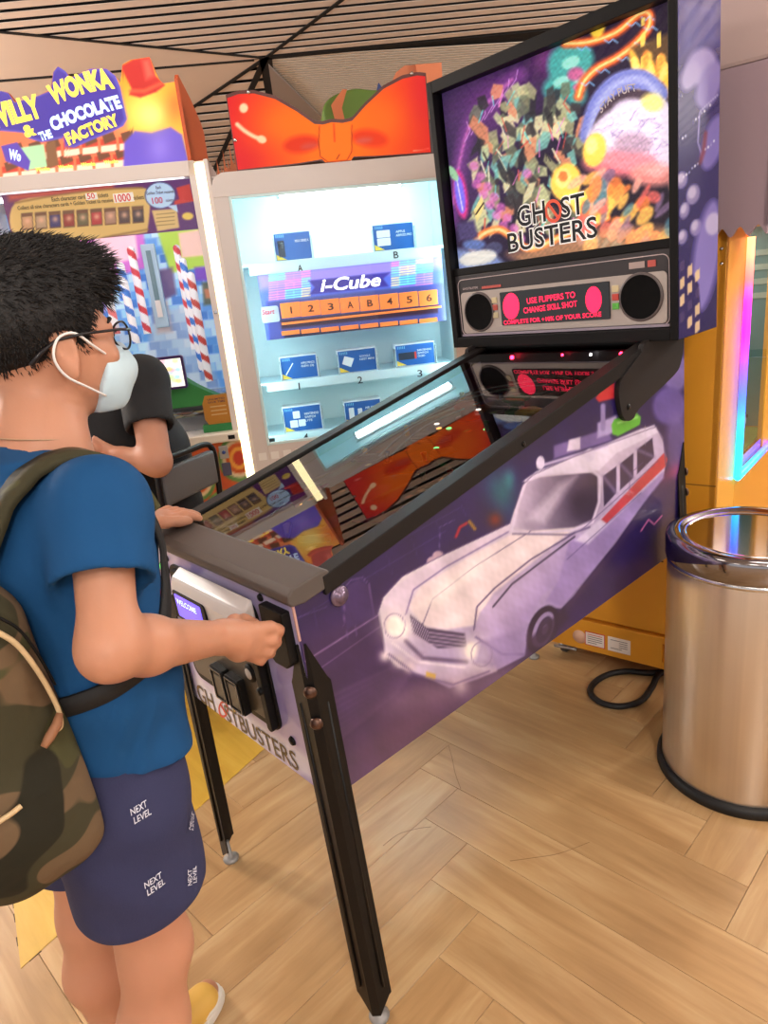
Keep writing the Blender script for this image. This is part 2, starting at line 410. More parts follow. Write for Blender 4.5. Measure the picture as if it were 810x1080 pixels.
def slats(name, sector, dr, pitch, gap, mt, j0, j1, z, join=False, origin=K, maxr=99):
    d_ = deg(dr); n_ = deg(dr-90); bm = bmesh.new() if join else None
    for j in range(j0, j1):
        b0 = j*pitch+gap; b1 = (j+1)*pitch
        q = [origin+d_*-14+n_*b0, origin+d_*14+n_*b0, origin+d_*14+n_*b1, origin+d_*-14+n_*b1]
        for a_, b_ in zip(ROOM, ROOM[1:]+ROOM[:1]):
            e = np.subtract(b_, a_); q = clip(q, np.array(a_), np.array([-e[1], e[0]])) if q else q
        for (a0, a1) in sector: q = wedge(q, a0, a1) if q else q
        if len(q) < 3: continue
        if join:
            A = [bm.verts.new((p[0], p[1], z)) for p in q]; B = [bm.verts.new((p[0], p[1], z+.004)) for p in q]; bm.faces.new(A[::-1])
            for i in range(len(q)): bm.faces.new((A[i], A[(i+1) % len(q)], B[(i+1) % len(q)], B[i]))
        else: prism(name, [tuple(p) for p in q], 2, z, z+.003, mt, ceil)
    if join: o = frombm(name, bm, mt, ceil); o['kind'] = 'stuff'
B1 = 263.3      # border from the knot towards the left foreground
slats('slat', [(B1, B1+150), (B1-90+180-179.9, B1+179.9-90+180-180+0)] if False else [], 51.6, .125, .028, SLAT, 0, 0, CZ)
# main fan: between border B1 and the thick border at 51.6 deg (sector of 148 deg, ccw)
slats('slat', [(B1, 360+51.6)], 51.6, .125, .046, SLAT, 0, 72, CZ)
# plain boards: sector 176..B1
slats('ceiling_board', [(176.2, B1-.6)], 54.4, 1.02, .02, SLATP, -9, 0, CZ, origin=np.array(WORLD.hit((210, 68), 2, CZ)[:2]))
slats('ceiling_board', [(176.2, B1-.6)], 54.4, 1.02, .02, SLATP, 0, 6, CZ, origin=np.array(WORLD.hit((210, 68), 2, CZ)[:2]))
# middle fan
slats('slat', [(145.2, 175.6)], 52.0, .27, .085, SLAT, -24, 0, CZ)
# fine slats beyond the thick border
slats('fine_slats', [(52.6, 144.0)], 58.0, .055, .02, SLATF, -150, 0, CZ, join=True)
BEAM = mat('ceiling_joint', (18, 16, 17), 0.7)
def joint(a, b, w=.035):
    a, b = np.array(a), np.array(b); d_ = (b-a)/np.linalg.norm(b-a); n_ = np.array([-d_[1], d_[0]])*w/2
    prism('joint_strip', [tuple(a-n_), tuple(b-n_), tuple(b+n_), tuple(a+n_)], 2, CZ-.006, CZ-.001, BEAM, ceil)
joint(K, K+deg(B1)*5, .03); joint(K, K+deg(52.1)*7.5, .06); joint(K, K+deg(176)*5, .04); joint(K, K+deg(156.5)*5, .05); joint(K, K+deg(144.6)*4.5, .09); joint(K, K+deg(-6.9)*4, .03); joint(WORLD.hit((-60, 90), 2, CZ)[:2], WORLD.hit((268, 63), 2, CZ)[:2], .03)
gt = [WORLD.hit(p, 2, CZ-.015)[:2] for p in ((283, 68), (346, 130), (304, 130), (288, 102))]
prism('ceiling_board', [tuple(p) for p in gt], 2, CZ-.02, CZ-.008, mat('ceiling_grey', (170, 160, 156), 0.4), ceil)
# recessed lamps (all outside the frame)
LENS = mat('lamp_lens', (255, 250, 240), 0.5, emit=(255, 244, 226), es=2.0)
for i, (x, y) in enumerate(LAMPS):
    e = bpy.data.objects.new('ceiling_light', None); COL.objects.link(e); e.location = (x, y, 0)
    where = ['behind the camera', 'to the right of the camera', 'above the aisle left of the camera', 'above the pinball table', 'above the seated man', 'above the claw machine', 'far behind the camera'][i]
    tag(e, 'square white recessed ceiling lamp '+where, 'lamp', 'recessed ceiling lamps')
    box('housing', (-.31, -.31, 2.972), (.31, .31, 3.0), WHITE, e, .004)
    box('lens', (-.28, -.28, 2.966), (.28, .28, 2.972), LENS, e)

GLB = mat('fill_globe_shell', (255, 250, 240), .4, emit=(255, 240, 220), es=2.0, alpha=.25)  # glowing shells of the added fill globes
for i, (x, y) in enumerate(FILL_GLOBES):
    e = bpy.data.objects.new('added_fill_globe', None); COL.objects.link(e); e.location = (x, y, 0)
    where = ['right of the camera', 'far to the right behind the camera', 'beyond the steel bin to the right', 'left of the coin pusher', 'behind the claw machine', 'at the far left of the hall'][i]
    tag(e, 'added white fill globe hung out of view '+where, 'lamp', 'added fill globes')
    lathe('globe', [(.0, 2.17)]+[(.18*math.sin(a), 2.35-.18*math.cos(a)) for a in np.linspace(.2, 2.9, 14)], (0, 0, 0), GLB, e, 24)
    tube('cord', [(0, 0, 2.53), (0, 0, 2.8), (0, 0, 3.0)], .006, BLACK, e, seg=6)
# ================================================================== PINBALL MACHINE
TILT, MROLL, ZB = 0.0396, 0.0147, 0.5204
_t = np.eye(4); c_, s_ = math.cos(TILT), math.sin(TILT)
_t[1, 1] = c_; _t[1, 2] = -s_; _t[2, 1] = s_; _t[2, 2] = c_
_a = np.eye(4); _a[2, 3] = ZB; _b = np.eye(4); _b[2, 3] = -ZB
_y = np.eye(4); c_, s_ = math.cos(MROLL), math.sin(MROLL); _y[0, 0] = c_; _y[0, 2] = -s_; _y[2, 0] = s_; _y[2, 2] = c_
PB = Frame(_y @ _a @ _t @ _b)
pb = root('pinball_machine', PB, 'tall pinball machine with a white car on its purple side and a glass-topped playfield', 'pinball machine')
W, LEN, ZF = .2745, 1.3145, .9074
gz = lambda y: .9295+.19*(y-.0741)
BBY, BBZ, BBT, BW, BBB = 1.1093, 1.1377, 1.8661, .3592, 1.3145
PURP = mat('cabinet_purple', (66, 54, 108), 0.35)
ART = artmat('printed_art', 0.33, 0.0, 0.4)
RAIL = mat('rail_black', (26, 23, 23), 0.45, bump=.04, bscale=400, spec=.3)
# --- cabinet boards
sidepoly = [(0, ZB), (LEN, ZB), (LEN, 1.128), (1.105, 1.128), (.07, gz(.07)-.014), (.0, .905)]
for sx in (-1, 1):
    prism('side_board', sidepoly, 0, sx*(W-.018), sx*W, PURP, pb)
box('front_board', (-W+.018, 0, ZB), (W-.018, .018, .905), PURP, pb)
box('back_board', (-W+.018, LEN-.018, ZB), (W-.018, LEN, 1.128), BLACK, pb)
box('bottom_board', (-W+.018, .018, ZB), (W-.018, LEN-.018, ZB+.012), BLACK, pb)
def side_paint(p):
    X = p.p
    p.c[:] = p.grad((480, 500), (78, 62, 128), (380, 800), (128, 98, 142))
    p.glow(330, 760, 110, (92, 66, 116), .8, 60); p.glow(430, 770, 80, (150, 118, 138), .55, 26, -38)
    p.poly([(290, 560), (560, 440), (640, 380), (730, 340), (730, 520), (560, 560), (430, 600), (300, 690)], (74, 58, 128), 40, .9)
    # block wall courses behind the car
    for k in range(7):
        p.line([(310+k*4, 655-k*26), (470+k*14, 560-k*24)], 1.0, (120, 104, 168), 1.2, .55)
    for k in range(9):
        p.line([(330+k*26, 640-k*18), (336+k*26, 665-k*20)], 1.0, (112, 96, 160), 1.0, .45)
    p.poly([(308, 700), (420, 632), (540, 566), (545, 600), (430, 700), (330, 790)], (96, 74, 128), 30, .6)
    p.line([(318, 700), (400, 648)], 1.6, (196, 178, 210), 1.5, .7); p.line([(322, 716), (402, 660)], 1.0, (196, 178, 210), 1.5, .5)
    p.line([(312, 652), (345, 640)], 1.0, (150, 134, 190), 1.0, .6)
    # street letter box
    p.poly([(363, 640), (367, 617), (378, 611), (388, 617), (396, 650), (366, 664)], (104, 84, 142), 2, .9)
    p.line([(363, 660), (363, 620), (370, 612), (382, 609), (389, 616), (396, 652)], 1.0, (176, 156, 200), 1.2, .7)
    p.line([(366, 664), (366, 674)], 1.2, (150, 130, 180), 1.0, .7); p.line([(374, 660), (376, 670)], 1.2, (150, 130, 180), 1.0, .7)
    # coloured mist beside the windscreen
    p.glow(528, 520, 16, (70, 150, 160), .85, 26, -20); p.glow(522, 548, 8, (190, 90, 60), .7); p.glow(537, 506, 7, (96, 190, 190), .7, 12)
    p.line([(481, 566), (485, 556), (492, 552)], 3, (206, 60, 92), 2, .9); p.line([(495, 550), (501, 558)], 3, (206, 176, 80), 2, .9)
    p.line([(463, 592), (464, 556), (480, 548)], .8, (170, 160, 200), .8, .6)
    for q in ((456, 592), (462, 586), (470, 590), (466, 597)): p.ell(q[0], q[1], 6, 5, (206, 186, 200), soft=2)
    # right edge: pale rounded cloud bank
    p.ell(712, 392, 14, 22, (160, 148, 200), soft=6); p.ell(706, 428, 18, 20, (142, 128, 190), soft=6); p.ell(714, 470, 12, 34, (150, 138, 192), soft=8, a=.8)
    p.glow(705, 500, 18, (206, 92, 150), .7, 8, -30)
    p.c = 255*(np.clip(p.c, 0, 255)/255)**1.55
    # ---- car (generic white estate of the fifties)
    LAV = (158, 138, 196)
    body = [(399, 645), (404, 630), (424, 608), (462, 588), (500, 570), (538, 552), (543, 536), (551, 512), (562, 501), (580, 494), (604, 482), (640, 468), (676, 452), (692, 450), (699, 462), (703, 486), (700, 500), (690, 514), (672, 540), (650, 572), (622, 606), (606, 628), (592, 642), (577, 640), (562, 652), (556, 674), (553, 692), (530, 704), (505, 716), (474, 726), (446, 712), (420, 704), (406, 690), (404, 668)]
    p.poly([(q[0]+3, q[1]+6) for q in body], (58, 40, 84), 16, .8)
    p.poly(body, p.grad((470, 560), (226, 214, 226), (590, 700), (142, 122, 186)), 2)
    # roof
    p.poly([(551, 508), (566, 497), (600, 484), (640, 468), (690, 448), (694, 456), (650, 478), (632, 496), (580, 500)], (222, 212, 236), 2)
    # bonnet planes
    p.poly([(430, 640), (444, 618), (500, 584), (546, 560), (608, 556), (560, 594), (520, 626), (500, 660), (470, 664), (446, 660)], (232, 216, 224), 3)
    p.poly([(402, 640), (412, 622), (440, 604), (520, 564), (536, 560), (470, 598), (436, 622), (428, 646), (410, 650)], (216, 200, 222), 3)
    p.line([(428, 648), (436, 622), (470, 598), (536, 561)], 1.5, (120, 98, 160), 1.5, .9)
    p.line([(446, 658), (456, 632), (500, 598), (560, 560)], 1.0, (96, 78, 126), 1, .9)
    p.line([(500, 664), (503, 640), (522, 620), (560, 590), (606, 562)], 1.6, (84, 66, 116), 1.4, .95)
    p.poly([(500, 672), (506, 646), (540, 612), (600, 570), (640, 548), (646, 556), (600, 604), (572, 628), (558, 652), (540, 672), (516, 682)], p.grad((520, 610), (206, 188, 222), (580, 660), (150, 130, 190)), 3)
    p.line([(520, 640), (540, 616), (606, 566)], 2.0, (60, 46, 84), 1.2, .9)
    # flank
    p.poly([(600, 572), (648, 546), (700, 492), (700, 504), (672, 540), (622, 606), (592, 640), (576, 634), (590, 610)], LAV, 3)
    p.poly([(606, 570), (690, 500), (699, 486), (700, 496), (620, 574)], (214, 204, 232), 3, .9)
    p.poly([(634, 548), (700, 478), (704, 484), (702, 492), (640, 552)], (190, 56, 70), 1.6, .95)
    p.line([(598, 590), (676, 520)], 1.0, (108, 92, 150), 1.2, .8)
    p.line([(590, 650), (640, 590), (690, 522)], 5, (70, 52, 92), 5, .8)
    # windscreen and side windows
    p.poly([(543, 556), (548, 532), (556, 508), (570, 503), (622, 498), (630, 502), (630, 528), (624, 548), (606, 556), (560, 560)], p.grad((545, 530), (196, 180, 210), (632, 535), (52, 38, 70)), 2)
    p.poly([(556, 548), (590, 510), (608, 502), (596, 520), (574, 552)], (218, 204, 228), 8, .7); p.glow(612, 528, 16, (48, 34, 60), .8, 18)
    p.line([(540, 560), (546, 532), (555, 507), (572, 501), (626, 497), (633, 504), (632, 530), (625, 551), (604, 559), (560, 563)], 2.2, (214, 202, 228), 1.2, 1, closed=True)
    p.line([(541, 563), (600, 564), (622, 556)], 1.6, (90, 74, 124), 1.5, .9)
    for q in ([(636, 502), (650, 492), (650, 520), (637, 534)], [(654, 489), (668, 478), (668, 504), (654, 517)], [(672, 474), (688, 462), (690, 482), (672, 500)]):
        p.poly(q, (54, 40, 82), 1.5); p.line([q[0], q[2]], 3, (150, 134, 180), 3, .6)
    # roof bar, lamps and plain boxes
    p.line([(568, 492), (640, 470)], 3, (196, 182, 222), 2); p.ell(570, 488, 4.5, 7, (214, 204, 232), soft=1.5); p.ell(622, 480, 5, 7, (214, 204, 232), soft=1.5)
    p.poly([(584, 484), (584, 470), (640, 452), (646, 464)], (116, 98, 160), 3); p.poly([(598, 476), (600, 464), (612, 461), (612, 474)], (214, 202, 226), 2)
    p.poly([(630, 462), (630, 446), (650, 438), (656, 454)], (176, 162, 212), 3)
    p.poly([(645, 448), (648, 442), (672, 436), (676, 440), (675, 448), (652, 460), (646, 458)], (96, 176, 62), 1.5); p.line([(652, 446), (672, 440)], 2, (176, 226, 150), 2, .8)
    p.line([(636, 452), (636, 428)], 5, (150, 136, 190), 2); p.poly([(628, 420), (636, 408), (648, 404), (648, 420), (632, 424)], (196, 52, 58), 2)
    # wheel
    p.ell(572, 664, 15, 27, (46, 32, 66), 22, 2); p.ell(573, 664, 10, 20, (150, 134, 180), 22, 1.5); p.ell(574, 664, 7, 15, (60, 46, 84), 22, 1.5); p.ell(575, 664, 3, 6, (150, 134, 180), 22, 1.5)
    # grille, bumper, lamps
    p.poly([(432, 648), (450, 662), (490, 668), (492, 682), (462, 684), (436, 668)], (70, 54, 92), 1.5)
    for k in range(4): p.line([(434, 653+k*4), (452, 667+k*4), (490, 672+k*4)], 1.2, (190, 174, 210), .9, .9)
    p.poly([(418, 684), (432, 678), (456, 700), (500, 700), (520, 694), (524, 708), (480, 722), (446, 712), (424, 702)], (196, 180, 210), 3); p.line([(428, 676), (446, 694), (492, 698)], 4, (84, 64, 104), 3, .8)
    p.poly([(449, 708), (460, 711), (459, 718), (449, 715)], (210, 176, 90), 1)
    for q in ((416, 660, 10), (424, 664, 6), (508, 690, 9), (497, 686, 8)): p.ell(q[0], q[1], q[2]*.8, q[2], (244, 234, 232), soft=4); p.glow(q[0], q[1], q[2]*1.6, (250, 240, 236), .7)
    for q in ((406, 692, 6), (420, 698, 7), (432, 704, 6), (486, 724, 8)): p.glow(q[0], q[1], q[2], (240, 226, 230), .85)
    # outlines, underside, second bumper, lamp rims
    p.line([(399, 645), (404, 630), (424, 608), (462, 588), (538, 552)], 1.0, (92, 74, 124), 1, .9)
    p.line([(543, 536), (551, 512), (562, 501), (604, 482), (692, 450), (700, 466), (702, 490)], 1.0, (88, 70, 120), 1, .8)
    p.poly([(556, 676), (566, 690), (600, 652), (596, 640)], (52, 36, 70), 4, .8); p.line([(502, 672), (530, 690), (552, 690)], 2.2, (108, 88, 150), 2, .9)
    p.poly([(506, 676), (540, 668), (556, 660), (554, 690), (520, 704), (500, 700)], (150, 132, 184), 6, .7)
    p.line([(410, 690), (440, 712), (478, 722), (516, 708)], 2.0, (112, 92, 140), 2, .9); p.line([(414, 678), (440, 698), (490, 704)], 2.4, (236, 226, 236), 2, .8)
    for q in ((416, 660), (508, 690)): p.line([(q[0]+11*math.cos(t), q[1]+13*math.sin(t)) for t in np.linspace(0, 6.28, 20)], 1.2, (150, 130, 170), 1.2, .8)
    p.line([(612, 560), (646, 530), (694, 486)], .9, (96, 78, 132), 1, .8); p.line([(664, 520), (664, 500), (678, 488)], .8, (96, 78, 132), 1, .7)
    p.poly([(440, 640), (470, 612), (520, 584), (500, 606), (466, 640)], (246, 234, 236), 10, .7)
    # exhaust and road dust along the lower edge
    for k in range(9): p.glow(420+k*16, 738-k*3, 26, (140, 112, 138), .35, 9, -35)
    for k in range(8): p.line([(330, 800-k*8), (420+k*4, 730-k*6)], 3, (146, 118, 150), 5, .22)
    p.line([(676, 560), (684, 548), (690, 553), (698, 544)], 1.4, (214, 120, 170), 1, .9)
    p.noise(34, .05, 3); p.noise(9, .02, 5); p.c = 255*(np.clip(p.c, 0, 255)/255)**1.1
def side_f(U, V):
    y = .001+(LEN-.002)*U
    top = np.where(y < 1.105, np.where(y < .07, .905+(gz(.07)-.014-.905)*y/.07, gz(y)-.014), 1.127)
    z = ZB+.001+(top-ZB-.002)*V
    return np.stack([np.full_like(y, W+.0008), y, z], 1)
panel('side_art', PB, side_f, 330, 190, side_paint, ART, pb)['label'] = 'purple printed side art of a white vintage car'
# --- front panel art
def front_paint(p):
    p.c[:] = p.grad((180, 600), (196, 190, 226), (300, 800), (168, 156, 206))
    r_ = np.random.default_rng(4)
    for k in range(34):
        x, y = r_.uniform(160, 345), r_.uniform(570, 840)
        p.ell(x, y, r_.uniform(6, 18), r_.uniform(8, 22), [(150, 134, 196), (214, 210, 236), (120, 104, 176), (228, 226, 240)][k % 4], r_.uniform(0, 90), 5, .6)
    p.ell(302, 705, 10, 18, (132, 122, 186), 10, 2, .9); p.poly([(294, 700), (312, 715), (318, 770), (300, 750)], (132, 122, 186), 3, .9)
    p.poly([(205, 735), (335, 828), (335, 805), (205, 712)], (222, 222, 236), 8, .8)
panel('front_art', PB, lambda U, V: np.stack([-W+.001+(2*W-.002)*U, np.full_like(U, -.0008), ZB+.001+(.905-ZB-.002)*V], 1), 150, 110, front_paint, ART, pb)['label'] = 'lavender printed front art'
GOLD = mat('title_gold', (104, 84, 48), 0.5); REDI = mat('title_red', (206, 78, 58), 0.5)
TW = mat('title_white', (240, 238, 236), 0.5)
def titlepx(fr, ax, val, pL, pR, h, parent, mt, bold=.012):
    textpx('lettering', 'GH', fr, ax, val, pL, (pL[0]+(pR[0]-pL[0])*.165, pL[1]+(pR[1]-pL[1])*.165), h, mt, parent, bold=bold)
    textpx('lettering', 'STBUSTERS', fr, ax, val, (pL[0]+(pR[0]-pL[0])*.275, pL[1]+(pR[1]-pL[1])*.275), pR, h, mt, parent, bold=bold)
titlepx(PB, 1, -.0012, (211, 738.5), (316, 814), 15.5, pb, GOLD)
def prohib(fr, ax, val, c, rx, ry, parent, mt, w=.28):
    a = [fr.hit((c[0]+rx*math.cos(t), c[1]+ry*math.sin(t)), ax, val) for t in np.linspace(0, 2*math.pi, 28, endpoint=False)]
    b = [fr.hit((c[0]+rx*(1-w)*math.cos(t), c[1]+ry*(1-w)*math.sin(t)), ax, val) for t in np.linspace(0, 2*math.pi, 28, endpoint=False)]
    V = a+b; n = 28; F = [(i, (i+1) % n, n+(i+1) % n, n+i) for i in range(n)]
    k = 2*n; q = .707*(1-w*.5); s = .14
    for u, v in ((-q-s*.7, -q+s*.7), (-q+s*.7, -q-s*.7), (q+s*.7, q-s*.7), (q-s*.7, q+s*.7)): V.append(fr.hit((c[0]+rx*u, c[1]+ry*v), ax, val))
    F.append((k, k+1, k+2, k+3))
    return mo('ring_emblem', V, F, mt, parent)
prohib(PB, 1, -.0013, (235.5, 748), 5.2, 9, pb, REDI)
# --- coin door
DOORB = mat('door_black', (58, 50, 38), 0.34, bump=.03, bscale=500)
dx0, dx1, dz0, dz1 = -.195, .152, .603, .878
cdr = prism('coin_door', rrect(dx0, dz0, dx1, dz1, .03, 6), 1, -.006, 0, BLACK, pb, .002)
prism('door_panel', rrect(dx0+.02, dz0+.02, dx1-.028, dz1-.02, .018, 5), 1, -.011, -.005, DOORB, cdr, .0015)
prism('door_frame_bar', rrect(dx1-.026, dz0+.008, dx1-.008, dz1-.015, .008, 4), 1, -.02, -.005, BLACK, cdr, .002)
prism('door_hinge', rrect(dx0+.03, dz1-.022, dx0+.13, dz1-.006, .006, 4), 1, -.016, -.005, BLACK, cdr, .002)
prism('door_hinge', rrect(dx1-.11, dz1-.022, dx1-.03, dz1-.006, .006, 4), 1, -.016, -.005, BLACK, cdr, .002)
for x0 in (-.058, .002):
    s_ = prism('coin_slot', rrect(x0, .612, x0+.054, .69, .004, 3), 1, -.026, -.01, BLACK, cdr, .003)
    box('slot_flap', (x0+.01, -.0275, .622), (x0+.044, -.0255, .676), DOORB, s_, .001)
    for a_, b_ in (((x0+.004, .615), (x0+.050, .619)), ((x0+.004, .683), (x0+.050, .687)), ((x0+.003, .617), (x0+.008, .686)), ((x0+.046, .617), (x0+.051, .686))):
        box('slot_rim', (a_[0], -.0295, a_[1]), (b_[0], -.0265, b_[1]), mat('slot_rim', (40, 38, 38), .25), s_, .001)
lathe('door_badge', [(.0, -.016), (.017, -.016), (.019, -.012), (.019, -.01)], (.092, 0, .718), BLACK, cdr, 24, 1)
lathe('badge_face', [(.0, -.0175), (.011, -.0172), (.0115, -.0165)], (.092, 0, .718), mat('badge_face', (190, 180, 170), .3), cdr, 20, 1)
lathe('door_lock', [(0, -.022), (.008, -.022), (.009, -.014), (.009, -.01)], (.0, 0, .606), CHROME, cdr, 18, 1)
lathe('door_lock', [(0, -.026), (.007, -.026), (.008, -.02), (.008, -.006)], (dx1-.017, 0, .70), BLACK, cdr, 18, 1)
# card reader fixed to the door
RDW = mat('reader_white', (226, 222, 220), 0.32)
cr = prism('card_reader', [(-.022, -.036), (-.036, -.028), (-.040, .04), (-.034, .062), (-.011, .078), (-.011, -.044)], 0, -.118, .165, RDW, pb, .008, 3)
for v in cr.data.vertices: v.co.z += .812
cr['label'] = 'white card reader with a small purple screen'
SCR = mat('reader_screen', (60, 50, 150), 0.2, emit=(104, 84, 232), es=1.6)
prism('screen_bezel', rrect(-.110, .790, .025, .852, .008, 4), 1, -.0425, -.036, BLACK, cr, .001)
prism('screen', rrect(-.100, .797, .010, .846, .003, 3), 1, -.0432, -.0424, SCR, cr)
text('screen_lettering', 'WELCOME', (-.094, -.0434, .826), (1, 0, 0), (0, 0, 1), .085, .012, mat('screen_text', (200, 210, 255), .4, emit=(170, 190, 255), es=2.0), cr, bold=.01)
lathe('reader_slot_lamp', [(0, -.003), (.012, -.003), (.013, 0)], (.06, -.012, .866), mat('green_lamp', (150, 220, 120), .3, emit=(150, 230, 110), es=1.2), cr, 16, 1)
# start button, switches, launch block
lathe('start_button', [(0, -.008), (.014, -.008), (.017, -.005), (.018, 0)], (-.222, 0, .858), BLACK, pb, 24, 1)
lathe('button_lens', [(0, -.0095), (.011, -.0092), (.0125, -.008)], (-.222, 0, .858), mat('green_lens', (70, 200, 110), .3, emit=(60, 210, 100), es=1.0), pb, 20, 1)
prism('toggle_plate', rrect(-.246, .742, -.212, .792, .004, 3), 1, -.006, 0, BLACK, pb, .001)
for q in ((-.2, .884), (.176, .893)): lathe('panel_bolt', [(0, -.006), (.006, -.005), (.008, 0)], (q[0], 0, q[1]), BLACK, pb, 14, 1)
lathe('panel_bolt', [(0, -.006), (.008, -.005), (.010, 0)], (.178, 0, .60), BLACK, pb, 14, 1)
lb = prism('launch_block', [(.192, .80), (.192, .892), (.262, .892), (.262, .80), (.245, .785), (.21, .785)], 1, -.018, 0, BLACK, pb, .003)
lathe('launch_knob', [(.012, -.018), (.012, -.03), (.018, -.034), (.018, -.044), (.012, -.05), (0, -.051)], (.228, 0, .855), BLACK, lb, 24, 1)
# --- lockdown bar and rails
BARM = mat('lockdown_bar', (88, 80, 76), 0.5, bump=.05, bscale=500, spec=.3)
prism('lockdown_bar', [(-.006, .905), (-.012, .914), (-.011, .926), (.002, .935), (.066, .9435), (.075, .938), (.077, .912), (.02, .903)], 0, -.283, .283, BARM, pb, .004, 3)
for sx in (-1, 1):
    x0, x1 = sorted((sx*.247, sx*.284))
    prism('side_rail', [(.06, gz(.06)-.028), (1.135, gz(1.135)-.028), (1.135, gz(1.135)+.006), (.06, gz(.06)+.006)], 0, x0, x1, RAIL, pb, .002)
    lathe('rail_screw', [(0, .0035), (.004, .003), (.006, 0)] if sx > 0 else [(0, -.0035), (.004, -.003), (.006, 0)], (sx*.284, .6, gz(.6)-.016), BLACK, pb, 12, 0)
V = [(-.248, .068, gz(.068)), (.248, .068, gz(.068)), (.248, 1.13, gz(1.13)), (-.248, 1.13, gz(1.13))]
mo('playfield_glass', V, [(0, 1, 2, 3)], thinglass('table_glass', 2.5), pb)['label'] = 'clear sloping glass over the playfield'
# flipper button on the side
lathe('flipper_button', [(.018, 0), (.019, .004), (.016, .007), (.010, .008), (.010, .012), (.0, .013)], (W, .09, .884), mat('clear_button', (120, 102, 124), .2, .5), pb, 26, 0)
# --- playfield inside
pz = lambda y: gz(y)-.068-.03*y
def pf_paint(p):
    p.c[:] = p.grad((.5, 0), (92, 70, 56), (.5, 1), (44, 34, 46))
    r_ = np.random.default_rng(11)
    for k in range(46):
        p.ell(r_.uniform(0, 1), r_.uniform(.12, 1), r_.uniform(.02, .12), r_.uniform(.01, .06), [(96, 60, 130), (40, 60, 110), (140, 76, 40), (60, 110, 90), (110, 40, 50), (30, 26, 40)][k % 6], r_.uniform(0, 180), .02, .75)
    for k in range(26):
        p.ell(r_.uniform(.12, .88), r_.uniform(.1, .9), .016, .008, [(230, 210, 150), (220, 90, 60), (150, 200, 120), (220, 220, 230)][k % 4], 0, .006)
    p.poly([(0, 0), (1, 0), (1, .045), (.62, .10), (.38, .10), (0, .045)], (60, 50, 46), .01)
panel('playfield', PB, lambda U, V: np.stack([-.247+.494*U, .075+1.03*V, pz(.075+1.03*V)], 1), 90, 160, pf_paint, artmat('playfield_art', .4, .0, .3), pb, px=False)
PFR = random.Random(5)
for x, y, c in ((-.10, .86, (200, 60, 50)), (.02, .92, (70, 160, 90)), (.12, .84, (220, 190, 80))):
    b_ = lathe('pop_bumper', [(.034, 0), (.034, .006), (.02, .008), (.02, .03), (.036, .032), (.036, .038), (.02, .046), (0, .047)], (x, y, pz(y)), mat('bumper_%d' % c[0], c, .3), pb, 24)
for sx in (-1, 1):
    f = prism('flipper', [(sx*.075, .215), (sx*.02, .185), (sx*.018, .192), (sx*.07, .235), (sx*.08, .228)], 2, pz(.21)+.012, pz(.21)+.026, mat('flipper_white', (220, 216, 200), .4), pb, .003)
    prism('slingshot', [(sx*.10, .27), (sx*.17, .30), (sx*.17, .42)], 2, pz(.33)+.022, pz(.33)+.027, mat('sling_plastic', (150, 70, 120), .2), pb, .001)
    tube('lane_guide', [(sx*.18, .25, pz(.25)+.012), (sx*.19, .32, pz(.32)+.014), (sx*.19, .42, pz(.42)+.014)], .0022, CHROME, pb, seg=6)
for k, pts in enumerate(([(-.19, .5), (-.2, .7), (-.16, .9), (-.05, 1.0), (.06, 1.02)], [(.2, .48), (.2, .7), (.19, .92), (.1, 1.04), (-.05, 1.06)], [(-.1, .55), (-.14, .72), (-.08, .88)])):
    sp = spline(pts, 8); RM = mat('ramp_plastic', (170, 190, 210), .12, spec=.6)
    for off in (-.018, .018):
        nrm = np.gradient(sp, axis=0); nrm = np.stack([-nrm[:, 1], nrm[:, 0]], 1); nrm /= np.linalg.norm(nrm, axis=1)[:, None]
        q = sp+nrm*off
        tube('ramp_rail', [(a, b, min(pz(b)+.03+.012*i/len(q), gz(b)-.012)) for i, (a, b) in enumerate(q)], .0025, CHROME if k == 1 else RM, pb, seg=6)
for k in range(16):
    x, y = PFR.uniform(-.22, .22), PFR.uniform(.45, 1.05)
    c = [(220, 210, 190), (210, 70, 60), (80, 170, 120), (230, 190, 80), (90, 120, 200)][k % 5]
    lathe('rubber_post', [(.006, 0), (.006, .02), (.0075, .022), (.0075, .026), (0, .028)], (x, y, pz(y)), mat('post_%d' % (k % 5), c, .3), pb, 10)
for k in range(10):
    x, y = PFR.uniform(-.2, .16), PFR.uniform(.5, 1.0); a = PFR.uniform(0, 3)
    pts = [(x+.045*math.cos(a+t)*s, y+.05*math.sin(a+t)*s) for t, s in ((0, 1), (1.3, .7), (2.4, 1.1), (4.0, .8), (5.2, .9))]
    prism('plastic_plate', pts, 2, pz(y)+.028, pz(y)+.031, mat('plate_%d' % (k % 4), [(60, 46, 90), (96, 60, 40), (36, 70, 80), (120, 110, 100)][k % 4], .18, coat=.5), pb)
box('back_panel', (-.247, 1.10, pz(1.1)), (.247, 1.112, gz(1.1)-.004), mat('playfield_back', (34, 28, 40), .5), pb)
box('inner_wall', (-.2475, .075, .80), (-.245, 1.11, .925), BLACK, pb)
REDL = mat('red_lamp', (255, 40, 50), .3, emit=(255, 30, 60), es=30); WHL = mat('white_lamp', (255, 255, 255), .3, emit=(255, 250, 245), es=12)
for px_, mt_, r_ in (((540, 377), REDL, .006), ((593, 374), REDL, .0035), ((655, 372), REDL, .005), ((623, 374), WHL, .0035), ((500, 378), REDL, .004)):
    h_ = PB.hit(px_, 1, 1.085)
    lathe('lamp_bulb', [(0, -r_), (r_*.7, -r_*.7), (r_, 0), (r_*.7, r_*.7), (0, r_)], (h_[0], 1.085, min(h_[2], gz(1.085)-.008)), mt_, pb, 12)
